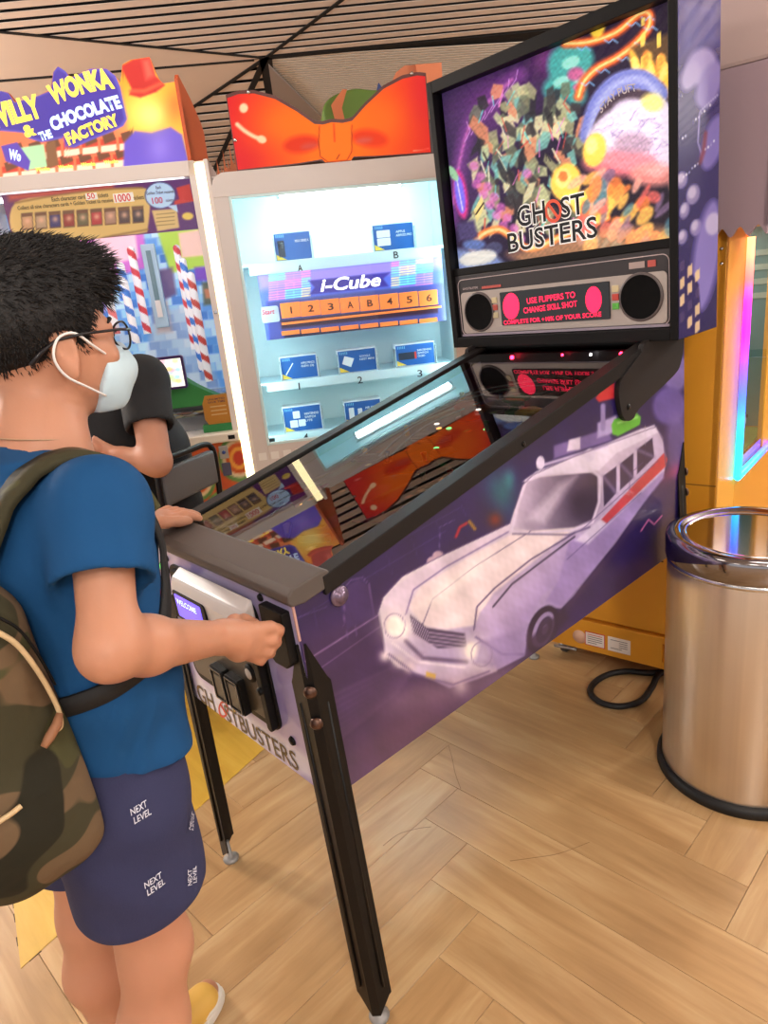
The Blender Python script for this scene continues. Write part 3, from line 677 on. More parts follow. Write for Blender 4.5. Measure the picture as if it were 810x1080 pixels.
for k in range(9):
    x, y = PFR.uniform(-.18, .18), PFR.uniform(.3, .95)
    lathe('insert_lamp', [(0, .003), (.006, .002), (.008, 0)], (x, y, pz(y)), mat('insert_%d' % (k % 3), [(255, 240, 220), (90, 255, 140), (255, 180, 90)][k % 3], .3, emit=[(255, 240, 220), (90, 255, 140), (255, 180, 90)][k % 3], es=2.5), pb, 12)
# --- backbox
BBM = mat('backbox_black', (17, 15, 16), 0.5, spec=.2)
bb = box('backbox', (-BW, BBY+.045, BBZ), (BW, BBB, BBT), BBM, pb, .003)
FR = .02
for nm, lo, hi in (('frame_bar', (-BW, BBY, BBZ), (-BW+FR, BBY+.05, BBT)), ('frame_bar', (BW-FR, BBY, BBZ), (BW, BBY+.05, BBT)), ('frame_bar', (-BW+FR, BBY, BBT-.03), (BW-FR, BBY+.05, BBT)), ('frame_bar', (-BW+FR, BBY, BBZ), (BW-FR, BBY+.05, BBZ+.03)), ('frame_bar', (-BW+FR, BBY+.012, 1.347), (BW-FR, BBY+.04, 1.368))):
    box(nm, lo, hi, BBM, bb, .002)
def bbside(p):
    p.c[:] = p.grad((735, 0), (74, 66, 132), (735, 350), (56, 48, 110))
    p.poly([(717, 0), (760, 0), (760, 45), (717, 62)], (110, 110, 176), 18, .8)
    for q, c in (((740, 70, 16, 20), (168, 158, 208)), ((748, 90, 12, 26), (150, 140, 198)), ((728, 80, 9, 16), (176, 168, 212))): p.ell(*q, c, 20, 6)
    p.line([(757, 100), (738, 118), (736, 150), (744, 175)], 1.4, (190, 184, 226), 1.2, .9); p.ell(752, 150, 11, 30, (138, 128, 194), 15, 6)
    p.line([(744, 140), (742, 160), (738, 172)], 4, (140, 60, 84), 3, .8)
    for q in ((719, 190, 6, 9), (731, 205, 7, 11), (722, 222, 5, 9), (734, 240, 6, 9), (720, 250, 5, 8)): p.ell(*q, (176, 168, 206), 15, 2.5, .8); p.ell(q[0]-1, q[1]-2, q[2]*.6, q[3]*.6, (206, 200, 226), 15, 2.5, .8)
    p.ell(745, 270, 14, 60, (150, 140, 204), 8, 8); p.ell(752, 236, 8, 12, (206, 200, 228), 10, 3, .8)
    p.poly([(714, 262), (737, 300), (740, 345), (714, 360)], (58, 46, 116), 2)
    for r_ in range(4):
        for k in range(3): p.poly([(717+k*8, 277+r_*18+k*5), (722+k*8, 273+r_*18+k*5), (722+k*8, 284+r_*18+k*5), (717+k*8, 288+r_*18+k*5)], (236, 214, 172), 1.0, .9 if (r_+k) % 3 else .2)
    p.c = 255*(np.clip(p.c, 0, 255)/255)**1.3
    for k in range(20): p.ell(718+(k*13) % 36, 100+(k*29) % 90, .9, .9, (220, 220, 244), soft=1)
panel('side_art', PB, lambda U, V: np.stack([np.full_like(U, BW+.0008), BBY+.003+(BBB-BBY-.006)*U, BBZ+.002+(BBT-BBZ-.004)*V], 1), 60, 170, bbside, artmat('backbox_art', .22, 0, .6), bb)['label'] = 'purple night-sky side art'
# backglass: plain generic stand-in in the colours of the print
def glass_paint(p):
    r_ = np.random.default_rng(21)
    p.c[:] = p.grad((470, 60), (34, 20, 60), (700, 180), (30, 22, 34))
    p.glow(520, 110, 46, (110, 44, 130), .8, 30, -30); p.glow(500, 180, 30, (70, 40, 90), .8, 60); p.glow(578, 62, 18, (120, 50, 120), .8)
    # violet winding cloud on the left
    p.line([(476, 235), (482, 200), (486, 165), (496, 130), (512, 112), (530, 92), (548, 78)], 14, (104, 50, 124), 9, .9, sp=6); p.line([(478, 215), (486, 165), (500, 125), (540, 84)], 3, (196, 104, 180), 3, .7, sp=6)
    for k in range(7): p.line([(490+k*7, 150-k*8), (496+k*8, 138-k*9), (492+k*9, 128-k*9)], 1.0, (206, 150, 220), .9, .7)
    # teal cloud at the top
    for q in ((600, 72, 22, 26), (590, 92, 18, 14), (614, 60, 12, 14), (606, 96, 12, 16)): p.ell(*q, (62, 150, 148), -20, 7)
    for q in ((602, 66, 10, 6), (592, 86, 9, 5), (612, 82, 8, 8)): p.ell(*q, (150, 214, 200), -25, 3, .8)
    p.ell(607, 78, 9, 7, (190, 70, 128), -20, 4, .85); p.ell(610, 92, 6, 4, (206, 96, 150), 0, 3, .8)
    # busy shards of olive, cream and teal in the middle, no figures
    for k in range(150):
        x, y = r_.uniform(500, 612), r_.uniform(92, 240)
        if x+y*.25 < 528: continue
        a_ = r_.uniform(0, 3.14); w_, h_ = r_.uniform(3, 8), r_.uniform(6, 17); c_, s_ = math.cos(a_*.4-.6), math.sin(a_*.4-.6)
        q = [(x+c_*u-s_*v, y+s_*u+c_*v) for u, v in ((-w_, -h_*.6), (w_*.3, -h_), (w_, h_*.2), (0, h_), (-w_*.8, h_*.4))]
        p.poly(q, [(96, 104, 84), (178, 182, 140), (52, 46, 50), (110, 172, 166), (206, 132, 98), (150, 150, 112), (36, 32, 40), (214, 206, 164)][k % 8], 2.0, .85)
    for k in range(60):
        x, y = r_.uniform(505, 610), r_.uniform(95, 238); p.line([(x, y), (x+r_.uniform(-9, 9), y+r_.uniform(4, 18))], r_.uniform(.8, 2.0), [(30, 26, 32), (228, 226, 196), (190, 70, 60), (96, 190, 190), (214, 120, 190)][k % 5], 1, .8)
    for k in range(14): p.ell(500+(k*7) % 60, 175+(k*11) % 80, 5, 5, (206, 104, 186), 0, 3, .7)
    # blue violet light disc at the left
    p.ell(486, 205, 7, 26, (196, 50, 130), -8, 4); p.ell(485, 205, 5, 20, (112, 104, 240), -8, 3); p.line([(482, 190), (488, 222)], 1.2, (220, 214, 255), 1, .9)
    p.ell(478, 183, 4, 9, (140, 190, 150), -30, 2); p.poly([(500, 222), (508, 206), (511, 218), (503, 234)], (226, 206, 130), 1.5); p.line([(502, 226), (510, 214)], 1.6, (40, 30, 20), 1)
    # orange ribbon of light
    rib = spline([(596, 46), (622, 44), (650, 34), (672, 16), (684, 14), (684, 28), (672, 44), (652, 60), (630, 72), (616, 86), (610, 102)], 8)
    p.line(rib, 10, (206, 78, 36), 4, .95); p.line(rib, 5, (250, 150, 70), 3, .95); p.line(rib, 1.6, (255, 226, 150), 1.5, .9)
    for k in range(9):
        q = rib[6+k*8]; p.line([(q[0]-6, q[1]+5), (q[0]-1, q[1]+8), (q[0]+3, q[1]+4), (q[0]+8, q[1]+8)], 1.2, (120, 180, 236), 1, .85)
    p.ell(630, 28, 8, 12, (244, 196, 60), 10, 4)
    lp = spline([(498, 262), (508, 248), (526, 242), (540, 250), (560, 262), (600, 246), (640, 230)], 8); p.line(lp, 8, (236, 130, 60), 3); p.line(lp, 3, (255, 206, 140), 2)
    p.ell(521, 262, 9, 7, (62, 62, 96), -10, 2)
    # city and flames to the right
    p.poly([(664, 50), (720, 30), (720, 110), (670, 95)], (92, 66, 40), 6, .9)
    for k in range(26): p.poly([(676+(k*17) % 34, 20+(k*23) % 70), (680+(k*17) % 34, 18+(k*23) % 70), (680+(k*17) % 34, 26+(k*23) % 70), (676+(k*17) % 34, 28+(k*23) % 70)], (236, 206, 90), 1, .8)
    for k in range(30):
        x = 668+(k*19) % 42; y = 62+(k*13) % 36; p.ell(x, y, 4, 10, [(250, 196, 70), (244, 140, 50), (255, 226, 120)][k % 3], r_.uniform(-20, 20), 4, .8)
    # pale lilac cloud with a blue arch above it
    arch = spline([(622, 142), (632, 110), (652, 88), (676, 84), (694, 98)], 8); p.line(arch, 22, (112, 120, 190), 4); p.line(arch, 8, (160, 166, 216), 5, .8)
    p.line(spline([(630, 140), (640, 118), (658, 104), (680, 102)], 8), 14, (66, 50, 62), 3)
    for q in ((662, 146, 36, 34), (690, 130, 24, 28), (640, 150, 20, 24), (692, 160, 22, 26), (668, 118, 22, 14)): p.ell(*q, (214, 204, 226), 0, 6)
    for k in range(34):
        a = r_.uniform(0, 6.28); rr = r_.uniform(.2, 1); x, y = 668+32*rr*math.cos(a), 142+28*rr*math.sin(a)
        p.line([(x, y), (x+r_.uniform(-9, 9), y+r_.uniform(-6, 6)), (x+r_.uniform(-12, 12), y+r_.uniform(-2, 10))], 1.1, (140, 124, 164), 1, .7)
    p.ell(688, 108, 12, 10, (226, 214, 120), 10, 6, .9); p.ell(655, 172, 40, 14, (226, 120, 130), 0, 10, .85); p.ell(690, 184, 26, 12, (236, 150, 140), 0, 8, .8); p.ell(668, 152, 20, 12, (160, 130, 150), 0, 7, .7)
    # yellow drops and flames below
    for q in ((627, 158, 12, 18), (597, 192, 16, 20), (634, 212, 14, 22), (612, 214, 10, 12)): p.ell(*q, (246, 200, 84), 12, 4); p.ell(q[0]-3, q[1]-4, q[2]*.5, q[3]*.5, (252, 232, 150), 12, 4, .8)
    p.ell(594, 186, 5, 6, (226, 120, 60), 0, 3); p.ell(618, 222, 6, 10, (236, 120, 70), 0, 3)
    for k in range(60):
        x = r_.uniform(606, 712); y = r_.uniform(186, 262); p.ell(x, y, r_.uniform(3, 8), r_.uniform(6, 16), [(236, 130, 60), (250, 196, 90), (214, 96, 90), (120, 96, 130), (70, 120, 140), (236, 170, 150)][k % 6], r_.uniform(10, 60), 3, .75)
    # lower left: pale blue and cream
    p.poly([(480, 262), (520, 266), (545, 290), (480, 300)], (120, 140, 190), 6, .9); p.ell(504, 272, 20, 8, (206, 206, 200), -10, 4); p.ell(500, 258, 12, 6, (84, 104, 160), 0, 4); p.poly([(482, 236), (500, 232), (504, 250), (484, 254)], (66, 56, 100), 4)
    p.poly([(536, 268), (640, 240), (700, 240), (704, 262), (560, 290)], (236, 170, 110), 12, .6); p.ell(540, 284, 30, 6, (120, 150, 190), 0, 5, .8)
    p.noise(5, .07, 2); p.c = np.clip(p.c*1.08+8, 0, 255)
BGY = BBY+.034
bgp = panel('backglass', PB, rectf(1, BGY, -.335, .335, 1.368, 1.836), 230, 190, glass_paint, artmat('backglass_print', .5, .6, 0, .2), bb)
bgp['label'] = 'lit backglass print in many colours'
TK = mat('title_black', (26, 24, 28), 0.4); TWG = mat('title_glow_white', (245, 240, 236), 0.4, emit=(255, 246, 236), es=.6); TRED = mat('title_glow_red', (226, 90, 66), .4, emit=(236, 90, 60), es=.5)
def two(s, pL, pR, h):
    textpx('lettering', s, PB, 1, BGY-.0012, pL, pR, h, TWG, bb, bold=.055); textpx('lettering', s, PB, 1, BGY-.0026, pL, pR, h, TK, bb, bold=.012)
two('GH', (546.5, 239.5), (576, 233), 22); two('ST', (592, 230), (617.5, 224.5), 22); two('BUSTERS', (536.5, 266), (630.5, 249.5), 21)
prohib(PB, 1, BGY-.0028, (583.5, 222.5), 9, 12.5, bb, TRED)
textpx('lettering', 'STAY PUFT', PB, 1, BGY-.0014, (634, 120), (672, 96), 9, mat('cap_text', (190, 176, 170), .5, emit=(190, 176, 170), es=.5), bb, bold=.02, arc=.012)
V = [(-.337, BBY+.02, 1.366), (.337, BBY+.02, 1.366), (.337, BBY+.02, 1.838), (-.337, BBY+.02, 1.838)]
mo('cover_glass', V, [(0, 1, 2, 3)], thinglass('cover_glass', 1.3), bb)
# speaker panel
SPY = BBY+.014
sp = box('speaker_panel', (-.338, SPY, 1.168), (.338, BBY+.05, 1.347), mat('speaker_panel', (52, 47, 50), .4), bb, .002)
def outl(name, pts, w, y, mt, parent):
    P = np.array(pts); tube(name, [(a, y, b) for a, b in P], w, mt, parent, closed=True, seg=6)
SILV = mat('panel_silver', (176, 164, 158), .35, .2); PINKL = mat('panel_line', (206, 186, 188), .5); LILAC = mat('panel_lilac', (150, 138, 152), .45)
prism('face_plate', rrect(-.32, 1.178, .328, 1.298, .012, 5), 1, SPY-.003, SPY, SILV, sp, .001)
prism('lower_trim', rrect(-.328, 1.170, .334, 1.1765, .003, 3), 1, SPY-.0032, SPY, LILAC, sp)
outl('trim_line', rrect(-.328, 1.174, .333, 1.335, .018, 6), .0012, SPY-.001, PINKL, sp)
for cx, cz in ((-.252, 1.239), (.262, 1.243)):
    s_ = lathe('speaker', [(0, -.0042), (.046, -.0048), (.05, -.0065), (.053, -.0065), (.054, -.003)], (cx, SPY, cz), mat('speaker_mesh', (14, 13, 14), .9, bump=.3, bscale=900, spec=.15), sp, 36, 1)
    lathe('speaker_ring', [(.052, -.0065), (.056, -.0068), (.058, -.004), (.058, -.002)], (cx, SPY, cz), mat('speaker_ring', (90, 80, 80), .3), s_, 36, 1, caps=False)
prism('display', rrect(-.168, 1.196, .18, 1.288, .003, 3), 1, SPY-.006, SPY-.002, mat('display_black', (14, 8, 12), .12, coat=.5), sp, .001)
DOT = mat('display_dots', (255, 40, 80), .5, emit=(255, 24, 76), es=1.5)
for (s, pL, pR, h) in (('USE FLIPPERS TO', (556, 320.5), (607, 313.5), 6.2), ('CHANGE SKILL SHOT', (552.5, 330.5), (609, 323), 6.0), ('COMPLETE FOR +10% OF YOUR SCORE', (531.5, 342.5), (634.5, 333.5), 4.6)):
    textpx('display_lettering', s, PB, 1, SPY-.0064, pL, pR, h, DOT, sp, bold=.016)
for c in ((539, 323), (626, 316)):
    e_ = [PB.hit((c[0]+8.6*math.cos(t), c[1]+14*math.sin(t)), 1, SPY-.0064) for t in np.linspace(0, 2*math.pi, 24, endpoint=False)]
    mo('display_dot_disc', e_, [tuple(range(24))[::-1]], DOT, sp)
for (x, z, c) in ((-.19, 1.268, (206, 190, 150)), (-.19, 1.248, (180, 80, 70)), (-.19, 1.226, (190, 176, 140)), (.195, 1.268, (206, 190, 150)), (.195, 1.248, (190, 70, 60)), (.195, 1.226, (90, 170, 70))):
    box('panel_button', (x-.009, SPY-.006, z-.008), (x+.009, SPY-.002, z+.008), mat('pbtn_%d_%d' % (c[0], c[1]), c, .35), sp, .0012)
for x0, x1, c in ((.232, .272, (170, 150, 146)), (.28, .300, (186, 84, 76))):
    box('name_plate', (x0, SPY-.002, 1.310), (x1, SPY+.001, 1.325), mat('nplate_%d' % c[0], c, .4), sp)
box('name_plate', (-.235, SPY-.002, 1.303), (-.165, SPY+.001, 1.310), mat('nplate_186'), sp)
text('panel_lettering', 'GHOSTBUSTERS', (-.31, SPY-.0006, 1.306), (1, 0, 0), (0, 0, 1), .06, .006, PINKL, sp)
# hinge plates
hp = [(.965, 1.03), (.968, 1.055), (.985, 1.075), (1.07, 1.118), (1.10, 1.142), (1.275, 1.142), (1.285, 1.10), (1.27, 1.055), (1.23, 1.03), (1.06, .985), (1.03, .966), (1.0, .966), (.977, .985)]
for sx in (-1, 1):
    a, b_ = sorted((sx*.2752, sx*.288))
    h_ = prism('hinge_plate', [tuple(q) for q in spline(hp, 3, True)], 0, a, b_, mat('hinge_black', (36, 32, 32), .5, bump=.04, bscale=500, spec=.25), pb, .0015)
    lathe('hinge_bolt', [(0, .004), (.005, .003), (.008, 0)] if sx > 0 else [(0, -.004), (.005, -.003), (.008, 0)], (sx*.288, 1.005, 1.0), BLACK, h_, 14, 0)
box('neck', (-.26, 1.13, 1.10), (.26, LEN-.005, BBZ+.004), BLACK, pb)
# --- legs
FOOT = {(sx, e): PB.l((sx*.302, (.0068 if e == 0 else 1.328), 0)) for sx in (-1, 1) for e in (0, 1)}
for (sx, e), ft in FOOT.items():
    sy = 1 if e == 0 else -1
    yc = 0 if e == 0 else LEN
    T = np.array([sx*(W+.004), yc-sy*.004, .832]); Bp = np.array(ft)+np.array([0, 0, .018])
    Bp = Bp+np.array([sx*.008, -sy*.008, 0])
    cs = [(.052, 0), (.046, 0), (.012, 0), (0, .012), (0, .040), (0, .046)]; V = []; F = []
    tz = [-.085, -.075, 0, 0, -.075, -.085]; bz = [.038, .036, .006, .006, .036, .038]
    for lvl in (0, 1):
        for inset in (0, 1):
            for k, (u_, v_) in enumerate(cs):
                uu, vv = (u_, v_)
                if inset: uu = u_+(.003 if v_ > 0 and u_ == 0 else 0); vv = v_+(.003 if v_ == 0 else 0)
                if inset and k in (2, 3): uu, vv = (.013, .0035) if k == 2 else (.0035, .013)
                base = T if lvl == 0 else Bp
                V.append(base+np.array([-sx*uu, sy*vv, (tz if lvl == 0 else bz)[k]]))
    n = 6
    for k in range(n-1):
        F.append((k, k+1, 2*n+k+1, 2*n+k)); F.append((n+k+1, n+k, 3*n+k, 3*n+k+1)); F.append((k+1, k, n+k, n+k+1)); F.append((2*n+k, 2*n+k+1, 3*n+k+1, 3*n+k))
    for k in (0, n-1): F.append((k, 2*n+k, 3*n+k, n+k) if k == 0 else (2*n+k, k, n+k, 3*n+k))
    lg = mo('leg', V, F, BLACKM, pb)
    # raised rib along each flange
    for (u_, v_) in ((.034, -.001), (-.001, .030)):
        a = T+np.array([-sx*u_, sy*v_, -.12]); b_ = Bp+np.array([-sx*u_, sy*v_, .07])
        tube('leg_rib', [a, (a+b_)/2, b_], .0028, BLACKM, lg, seg=6)
    ctr = np.array(ft)+np.array([-sx*.008, sy*.010, 0])
    lathe('foot_pad', [(.0, .0), (.019, .0), (.021, .006), (.014, .012), (.006, .014), (.006, .06), (0, .06)], ctr, mat('leveller_grey', (150, 148, 146), .4, .3), lg, 20)
    for zz in (.745, .685):
        tt = (T[2]-zz)/(T[2]-Bp[2]); p_ = T+(Bp-T)*tt+np.array([-sx*.004, sy*.004, 0])
        dirv = np.array([sx, -sy, 0])/math.sqrt(2)
        prof = [(0.0115, 0), (.0115, .003), (.008, .006), (.0, .0075)]; VV = []; FF = []; a1 = np.array([sx, sy, 0])/math.sqrt(2); a2 = np.array([0, 0, 1.])
        for (r_, h_) in prof:
            for k in range(14): t_ = 2*math.pi*k/14; VV.append(p_+dirv*h_+r_*(math.cos(t_)*a1+math.sin(t_)*a2))
        for i in range(3):
            for k in range(14): FF.append((i*14+k, i*14+(k+1) % 14, (i+1)*14+(k+1) % 14, (i+1)*14+k))
        mo('leg_bolt', VV, FF, mat('bolt_bronze', (96, 72, 62), .3, .8), lg, True)
for sx in (1,):
    box('corner_trim', (W-.001, -.0025, .84), (W+.002, .002, .904), mat('corner_trim', (190, 150, 140), .3), pb, .0008)
# ================================================================== ROW OF TWO MACHINES (coin pusher and prize cabinet)
RA = 0.9682
_e = np.array([math.cos(RA), math.sin(RA), 0]); _n = np.array([math.sin(RA), -math.cos(RA), 0])
def rowframe(base, s0=0.0):
    M_ = np.eye(4); M_[:3, 0] = _e; M_[:3, 1] = -_n; M_[:3, 3] = _n*base+_e*s0
    return Frame(M_)
VF = rowframe(-1.888); WF = rowframe(-1.915)
# ---------------------------------------------------------------- prize cabinet
vm = root('prize_cabinet', VF, 'bright white glass-fronted prize cabinet topped by a big orange bow', 'vending machine')
CAB = mat('cabinet_beige', (214, 204, 200), .35); INT = mat('cabinet_interior', (214, 234, 236), .45); LIP = mat('shelf_white', (206, 230, 236), .4)
vs0, vs1, vz1, wz0, wz1, ws0, ws1, vd = -.062, .965, 1.886, .752, 1.795, .0, .903, .62
ring = [(vs0, 0), (vs1, 0), (vs1, vz1-.05), (vs1-.015, vz1-.015), (vs1-.05, vz1), (vs0+.05, vz1), (vs0+.015, vz1-.015), (vs0, vz1-.05)]
box('front_post', (vs0, 0, 0), (ws0, .05, vz1-.05), CAB, vm, .004); box('front_post', (ws1, 0, 0), (vs1, .05, vz1-.05), CAB, vm, .004)
prism('front_header', [(vs0, wz1-.0), (vs1, wz1), (vs1, vz1-.05), (vs1-.015, vz1-.015), (vs1-.05, vz1), (vs0+.05, vz1), (vs0+.015, vz1-.015), (vs0, vz1-.05)], 1, -.002, .05, CAB, vm, .002)
box('lower_front', (ws0, 0, .02), (ws1, .05, wz0), CAB, vm, .003)
box('side_wall', (vs0, .05, 0), (vs0+.02, vd, vz1-.01), CAB, vm); box('side_wall', (vs1-.02, .05, 0), (vs1, vd, vz1-.01), CAB, vm)
box('roof', (vs0, .05, vz1-.025), (vs1, vd, vz1-.005), CAB, vm); box('rear_wall', (vs0+.02, vd-.02, 0), (vs1-.02, vd, vz1-.025), CAB, vm)
box('inner_back', (ws0-.03, .46, .70), (ws1+.03, .47, vz1-.03), INT, vm); box('inner_side', (ws0-.035, .05, .70), (ws0-.025, .46, vz1-.03), INT, vm); box('inner_side', (ws1+.025, .05, .70), (ws1+.035, .46, vz1-.03), INT, vm)
box('inner_floor', (ws0-.025, .05, .70), (ws1+.025, .46, .71), INT, vm); box('inner_roof', (ws0-.025, .05, vz1-.045), (ws1+.025, .46, vz1-.035), INT, vm)
RIM = mat('window_rim', (206, 232, 234), .3)
for lo, hi in (((ws0, -.003, wz0), (ws0+.012, .012, wz1)), ((ws1-.012, -.003, wz0), (ws1, .012, wz1)), ((ws0+.012, -.003, wz1-.012), (ws1-.012, .012, wz1)), ((ws0+.012, -.003, wz0), (ws1-.012, .012, wz0+.012))):
    box('window_rim', lo, hi, RIM, vm, .002)
mo('front_glass', [(ws0, .014, wz0), (ws1, .014, wz0), (ws1, .014, wz1), (ws0, .014, wz1)], [(0, 1, 2, 3)], thinglass('cabinet_glass', 1.35), vm)
TUBE = mat('tube_lamp', (255, 255, 255), .4, emit=(214, 250, 255), es=44)
lf = box('lamp_fixture', (.19, .215, 1.83), (.77, .265, 1.842), WHITE, vm, .003)
tube('lamp_tube', [(.206, .24, 1.816), (.48, .24, 1.816), (.752, .24, 1.816)], .0145, TUBE, lf, seg=12)
for s_ in (.20, .756): box('lamp_socket', (s_-.008, .228, 1.80), (s_+.008, .252, 1.832), mat('socket', (190, 200, 200), .4), lf, .002)
for s_ in (ws0-.012, ws1+.012):
    x0, x1 = s_-.006, s_+.006
    box('side_lamp', (x0, .055, .78), (x1, .07, 1.78), mat('side_lamp', (255, 255, 255), .4, emit=(214, 250, 255), es=26), vm)
SHQ = .15
for (z0, z1) in ((1.487, 1.535), (.972, 1.012), (.722, .764)):
    sh = box('shelf', (ws0-.02, SHQ+.004, z1-.010), (ws1+.02, .455, z1), LIP, vm)
    box('shelf_lip', (ws0+.03, SHQ, z0), (ws1-.005, SHQ+.004, z1), LIP, sh, .001)
DG = mat('shelf_letter', (52, 58, 66), .5)
for ch, c in (('A', (317, 283)), ('B', (418, 269)), ('1', (316, 407.5)), ('2', (380, 401)), ('3', (443, 394)), ('4', (323, 461))):
    textpx('shelf_lettering', ch, VF, 1, SHQ-.0008, (c[0]-2.6, c[1]+3.5), (c[0]+2.6, c[1]+3), 7.2, DG, vm, bold=.01)
# game sign with number tiles
def sign_paint(p):
    p.c[:] = (72, 92, 190)
    p.poly([(270, 290), (466, 268), (468, 282), (274, 306)], (150, 120, 210), 8, .8)
    for k in range(13):
        y = 288+k*2.6
        for j in range(20):
            x0 = 284+j*8.6; c = [(120, 230, 200), (190, 130, 236), (250, 130, 200), (130, 220, 250), (250, 226, 130)][(j//2+k//4) % 5]
            if 328 < x0+4 < 416: continue
            p.line([(x0, y-j*1.02+10-10), (x0+8.6, y-(j+1)*1.02)], 1.3, c, 1, .9)
    p.poly([(325, 296), (332, 303), (326, 311), (410, 302), (404, 294), (412, 287)], (46, 36, 130), 2)
    p.poly([(281, 318), (470, 298), (470, 352), (284, 360)], (60, 66, 130), 3)
    p.poly([(296, 338), (462, 322), (462, 330), (297, 347)], (50, 30, 50), 2); p.poly([(300, 350), (462, 338), (462, 345), (300, 358)], (36, 30, 60), 2)
sg = panel('game_sign', VF, rectf(1, SHQ-.004, .062, .898, 1.205, 1.487), 190, 64, sign_paint, artmat('sign_print', .3, .55), vm)
ORT = mat('tile_orange', (236, 124, 60), .4, emit=(236, 120, 50), es=.35)
TLK = mat('tile_digit', (92, 48, 30), .5)
for k, ch in enumerate('123AB456'):
    cx = 306.5+k*20.75; cy = 327-k*1.85
    a = VF.hit((cx-9.2, cy+9), 1, SHQ-.008); b_ = VF.hit((cx+9.2, cy-9), 1, SHQ-.008)
    t_ = box('number_tile', (a[0], SHQ-.012, a[2]), (b_[0], SHQ-.006, b_[2]), ORT, sg, .002)
    text('tile_digit', ch, ((a[0]*.62+b_[0]*.38), SHQ-.0125, a[2]*.72+b_[2]*.28), (1, 0, 0), (0, 0, 1), (b_[0]-a[0])*.30, (b_[2]-a[2])*.44, TLK, t_, bold=.02)
    a = VF.hit((cx-9.2, cy+27), 1, SHQ-.008); b_ = VF.hit((cx+9.2, cy+20.5), 1, SHQ-.008)
    box('track_tab', (a[0], SHQ-.012, a[2]), (b_[0], SHQ-.006, b_[2]), ORT, sg, .001)
a = VF.hit((297, 341), 1, SHQ); b_ = VF.hit((463, 324), 1, SHQ)
box('track_rail', (a[0], SHQ-.0125, a[2]-.008), (b_[0]+.01, SHQ-.006, a[2]+.002), ORT, sg, .001)
LGL = mat('sign_white', (250, 246, 255), .4, emit=(255, 250, 255), es=1.3)
textpx('sign_lettering', 'i-Cube', VF, 1, SHQ-.006, (338, 307.5), (402, 301), 13, LGL, sg, bold=.02, shear=.25)
stt = VF.hit((279, 331), 1, SHQ-.006)
prism('start_plate', rrect(stt[0]-.015, stt[2]-.04, stt[0]+.065, stt[2]+.03, .01, 4), 1, SHQ-.0085, SHQ-.005, mat('start_plate', (170, 176, 190), .5), sg, .001)
text('start_lettering', 'Start', (stt[0]-.010, SHQ-.009, stt[2]-.004), (1, 0, 0), (0, 0, 1), .056, .022, mat('start_red', (206, 60, 70), .5), sg, bold=.01, shear=.2)
# bow on top
def bow_top(x):
    K_ = np.array([(.05, 2.150), (.10, 2.162), (.16, 2.160), (.24, 2.135), (.32, 2.085), (.385, 2.035), (.42, 2.030), (.455, 2.036), (.50, 2.030), (.54, 2.035), (.60, 2.085), (.68, 2.140), (.76, 2.170), (.82, 2.178), (.858, 2.172)]); return np.interp(x, K_[:, 0], K_[:, 1])
def bow_bot(x):
    K_ = np.array([(.05, 1.888), (.30, 1.893), (.40, 1.900), (.41, 1.887), (.455, 1.884), (.52, 1.887), (.53, 1.900), (.62, 1.895), (.858, 1.890)]); return np.interp(x, K_[:, 0], K_[:, 1])
xs = np.linspace(.05, .858, 60)
outl_ = [(x, bow_top(x)+.012) for x in xs]+[(x, bow_bot(x)-.0) for x in xs[::-1]]
bw_ = prism('bow_topper', outl_, 1, .012, .10, mat('bow_rim', (96, 44, 38), .35), vm)
bw_['label'] = 'large glossy orange ribbon bow topper'
def bow_paint(p):
    X = p.p
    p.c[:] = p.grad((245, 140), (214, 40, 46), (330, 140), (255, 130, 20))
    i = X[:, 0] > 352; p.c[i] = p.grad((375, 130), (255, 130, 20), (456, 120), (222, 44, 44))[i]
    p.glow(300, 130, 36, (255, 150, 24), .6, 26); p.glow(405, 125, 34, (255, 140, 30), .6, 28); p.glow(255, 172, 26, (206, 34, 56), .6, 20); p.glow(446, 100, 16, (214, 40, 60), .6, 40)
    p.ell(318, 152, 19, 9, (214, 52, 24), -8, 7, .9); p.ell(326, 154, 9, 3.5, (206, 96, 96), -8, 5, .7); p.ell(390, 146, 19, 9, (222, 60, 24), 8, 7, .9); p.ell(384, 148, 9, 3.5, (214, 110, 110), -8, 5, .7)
    p.poly([(337, 133), (352, 130), (370, 131), (371, 160), (366, 169), (345, 171), (337, 164)], (255, 140, 30), 3); p.line([(337, 133), (336, 150), (338, 165), (346, 171), (366, 169), (371, 160), (371, 132)], 1.0, (150, 50, 20), 1, .9)
    p.line([(352, 131), (353, 149)], 1.6, (206, 70, 20), 1.4, .9); p.line([(355, 168), (358, 163)], 1.0, (120, 40, 20), 1)
    p.ell(257, 114, 4.5, 5, (255, 246, 214), 0, 2); p.line([(250, 131), (258, 138), (268, 144), (278, 148)], 4, (255, 246, 214), 2, sp=4); p.ell(276, 147, 5, 4, (255, 246, 214), 20, 2)
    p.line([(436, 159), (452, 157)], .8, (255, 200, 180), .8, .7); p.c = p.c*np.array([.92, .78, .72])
def bow_f(U, V):
    x = .054+.800*U; b0 = bow_bot(x)+.004; t0 = bow_top(x)-.001
    bulge = .018*np.sin(np.pi*np.clip(np.abs(U-.5)*2, 0, 1))
    return np.stack([x, .011-0*bulge, b0+(t0-b0)*V], 1)
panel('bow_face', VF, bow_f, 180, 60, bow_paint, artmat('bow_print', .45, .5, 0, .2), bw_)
for s_, z_ in ((.14, 2.165), (.06, 2.0), (.8, 2.185)): lathe('bow_screw', [(0, -.004), (.006, -.003), (.008, 0)], (s_, .012, z_), CHROME, bw_, 10, 1)
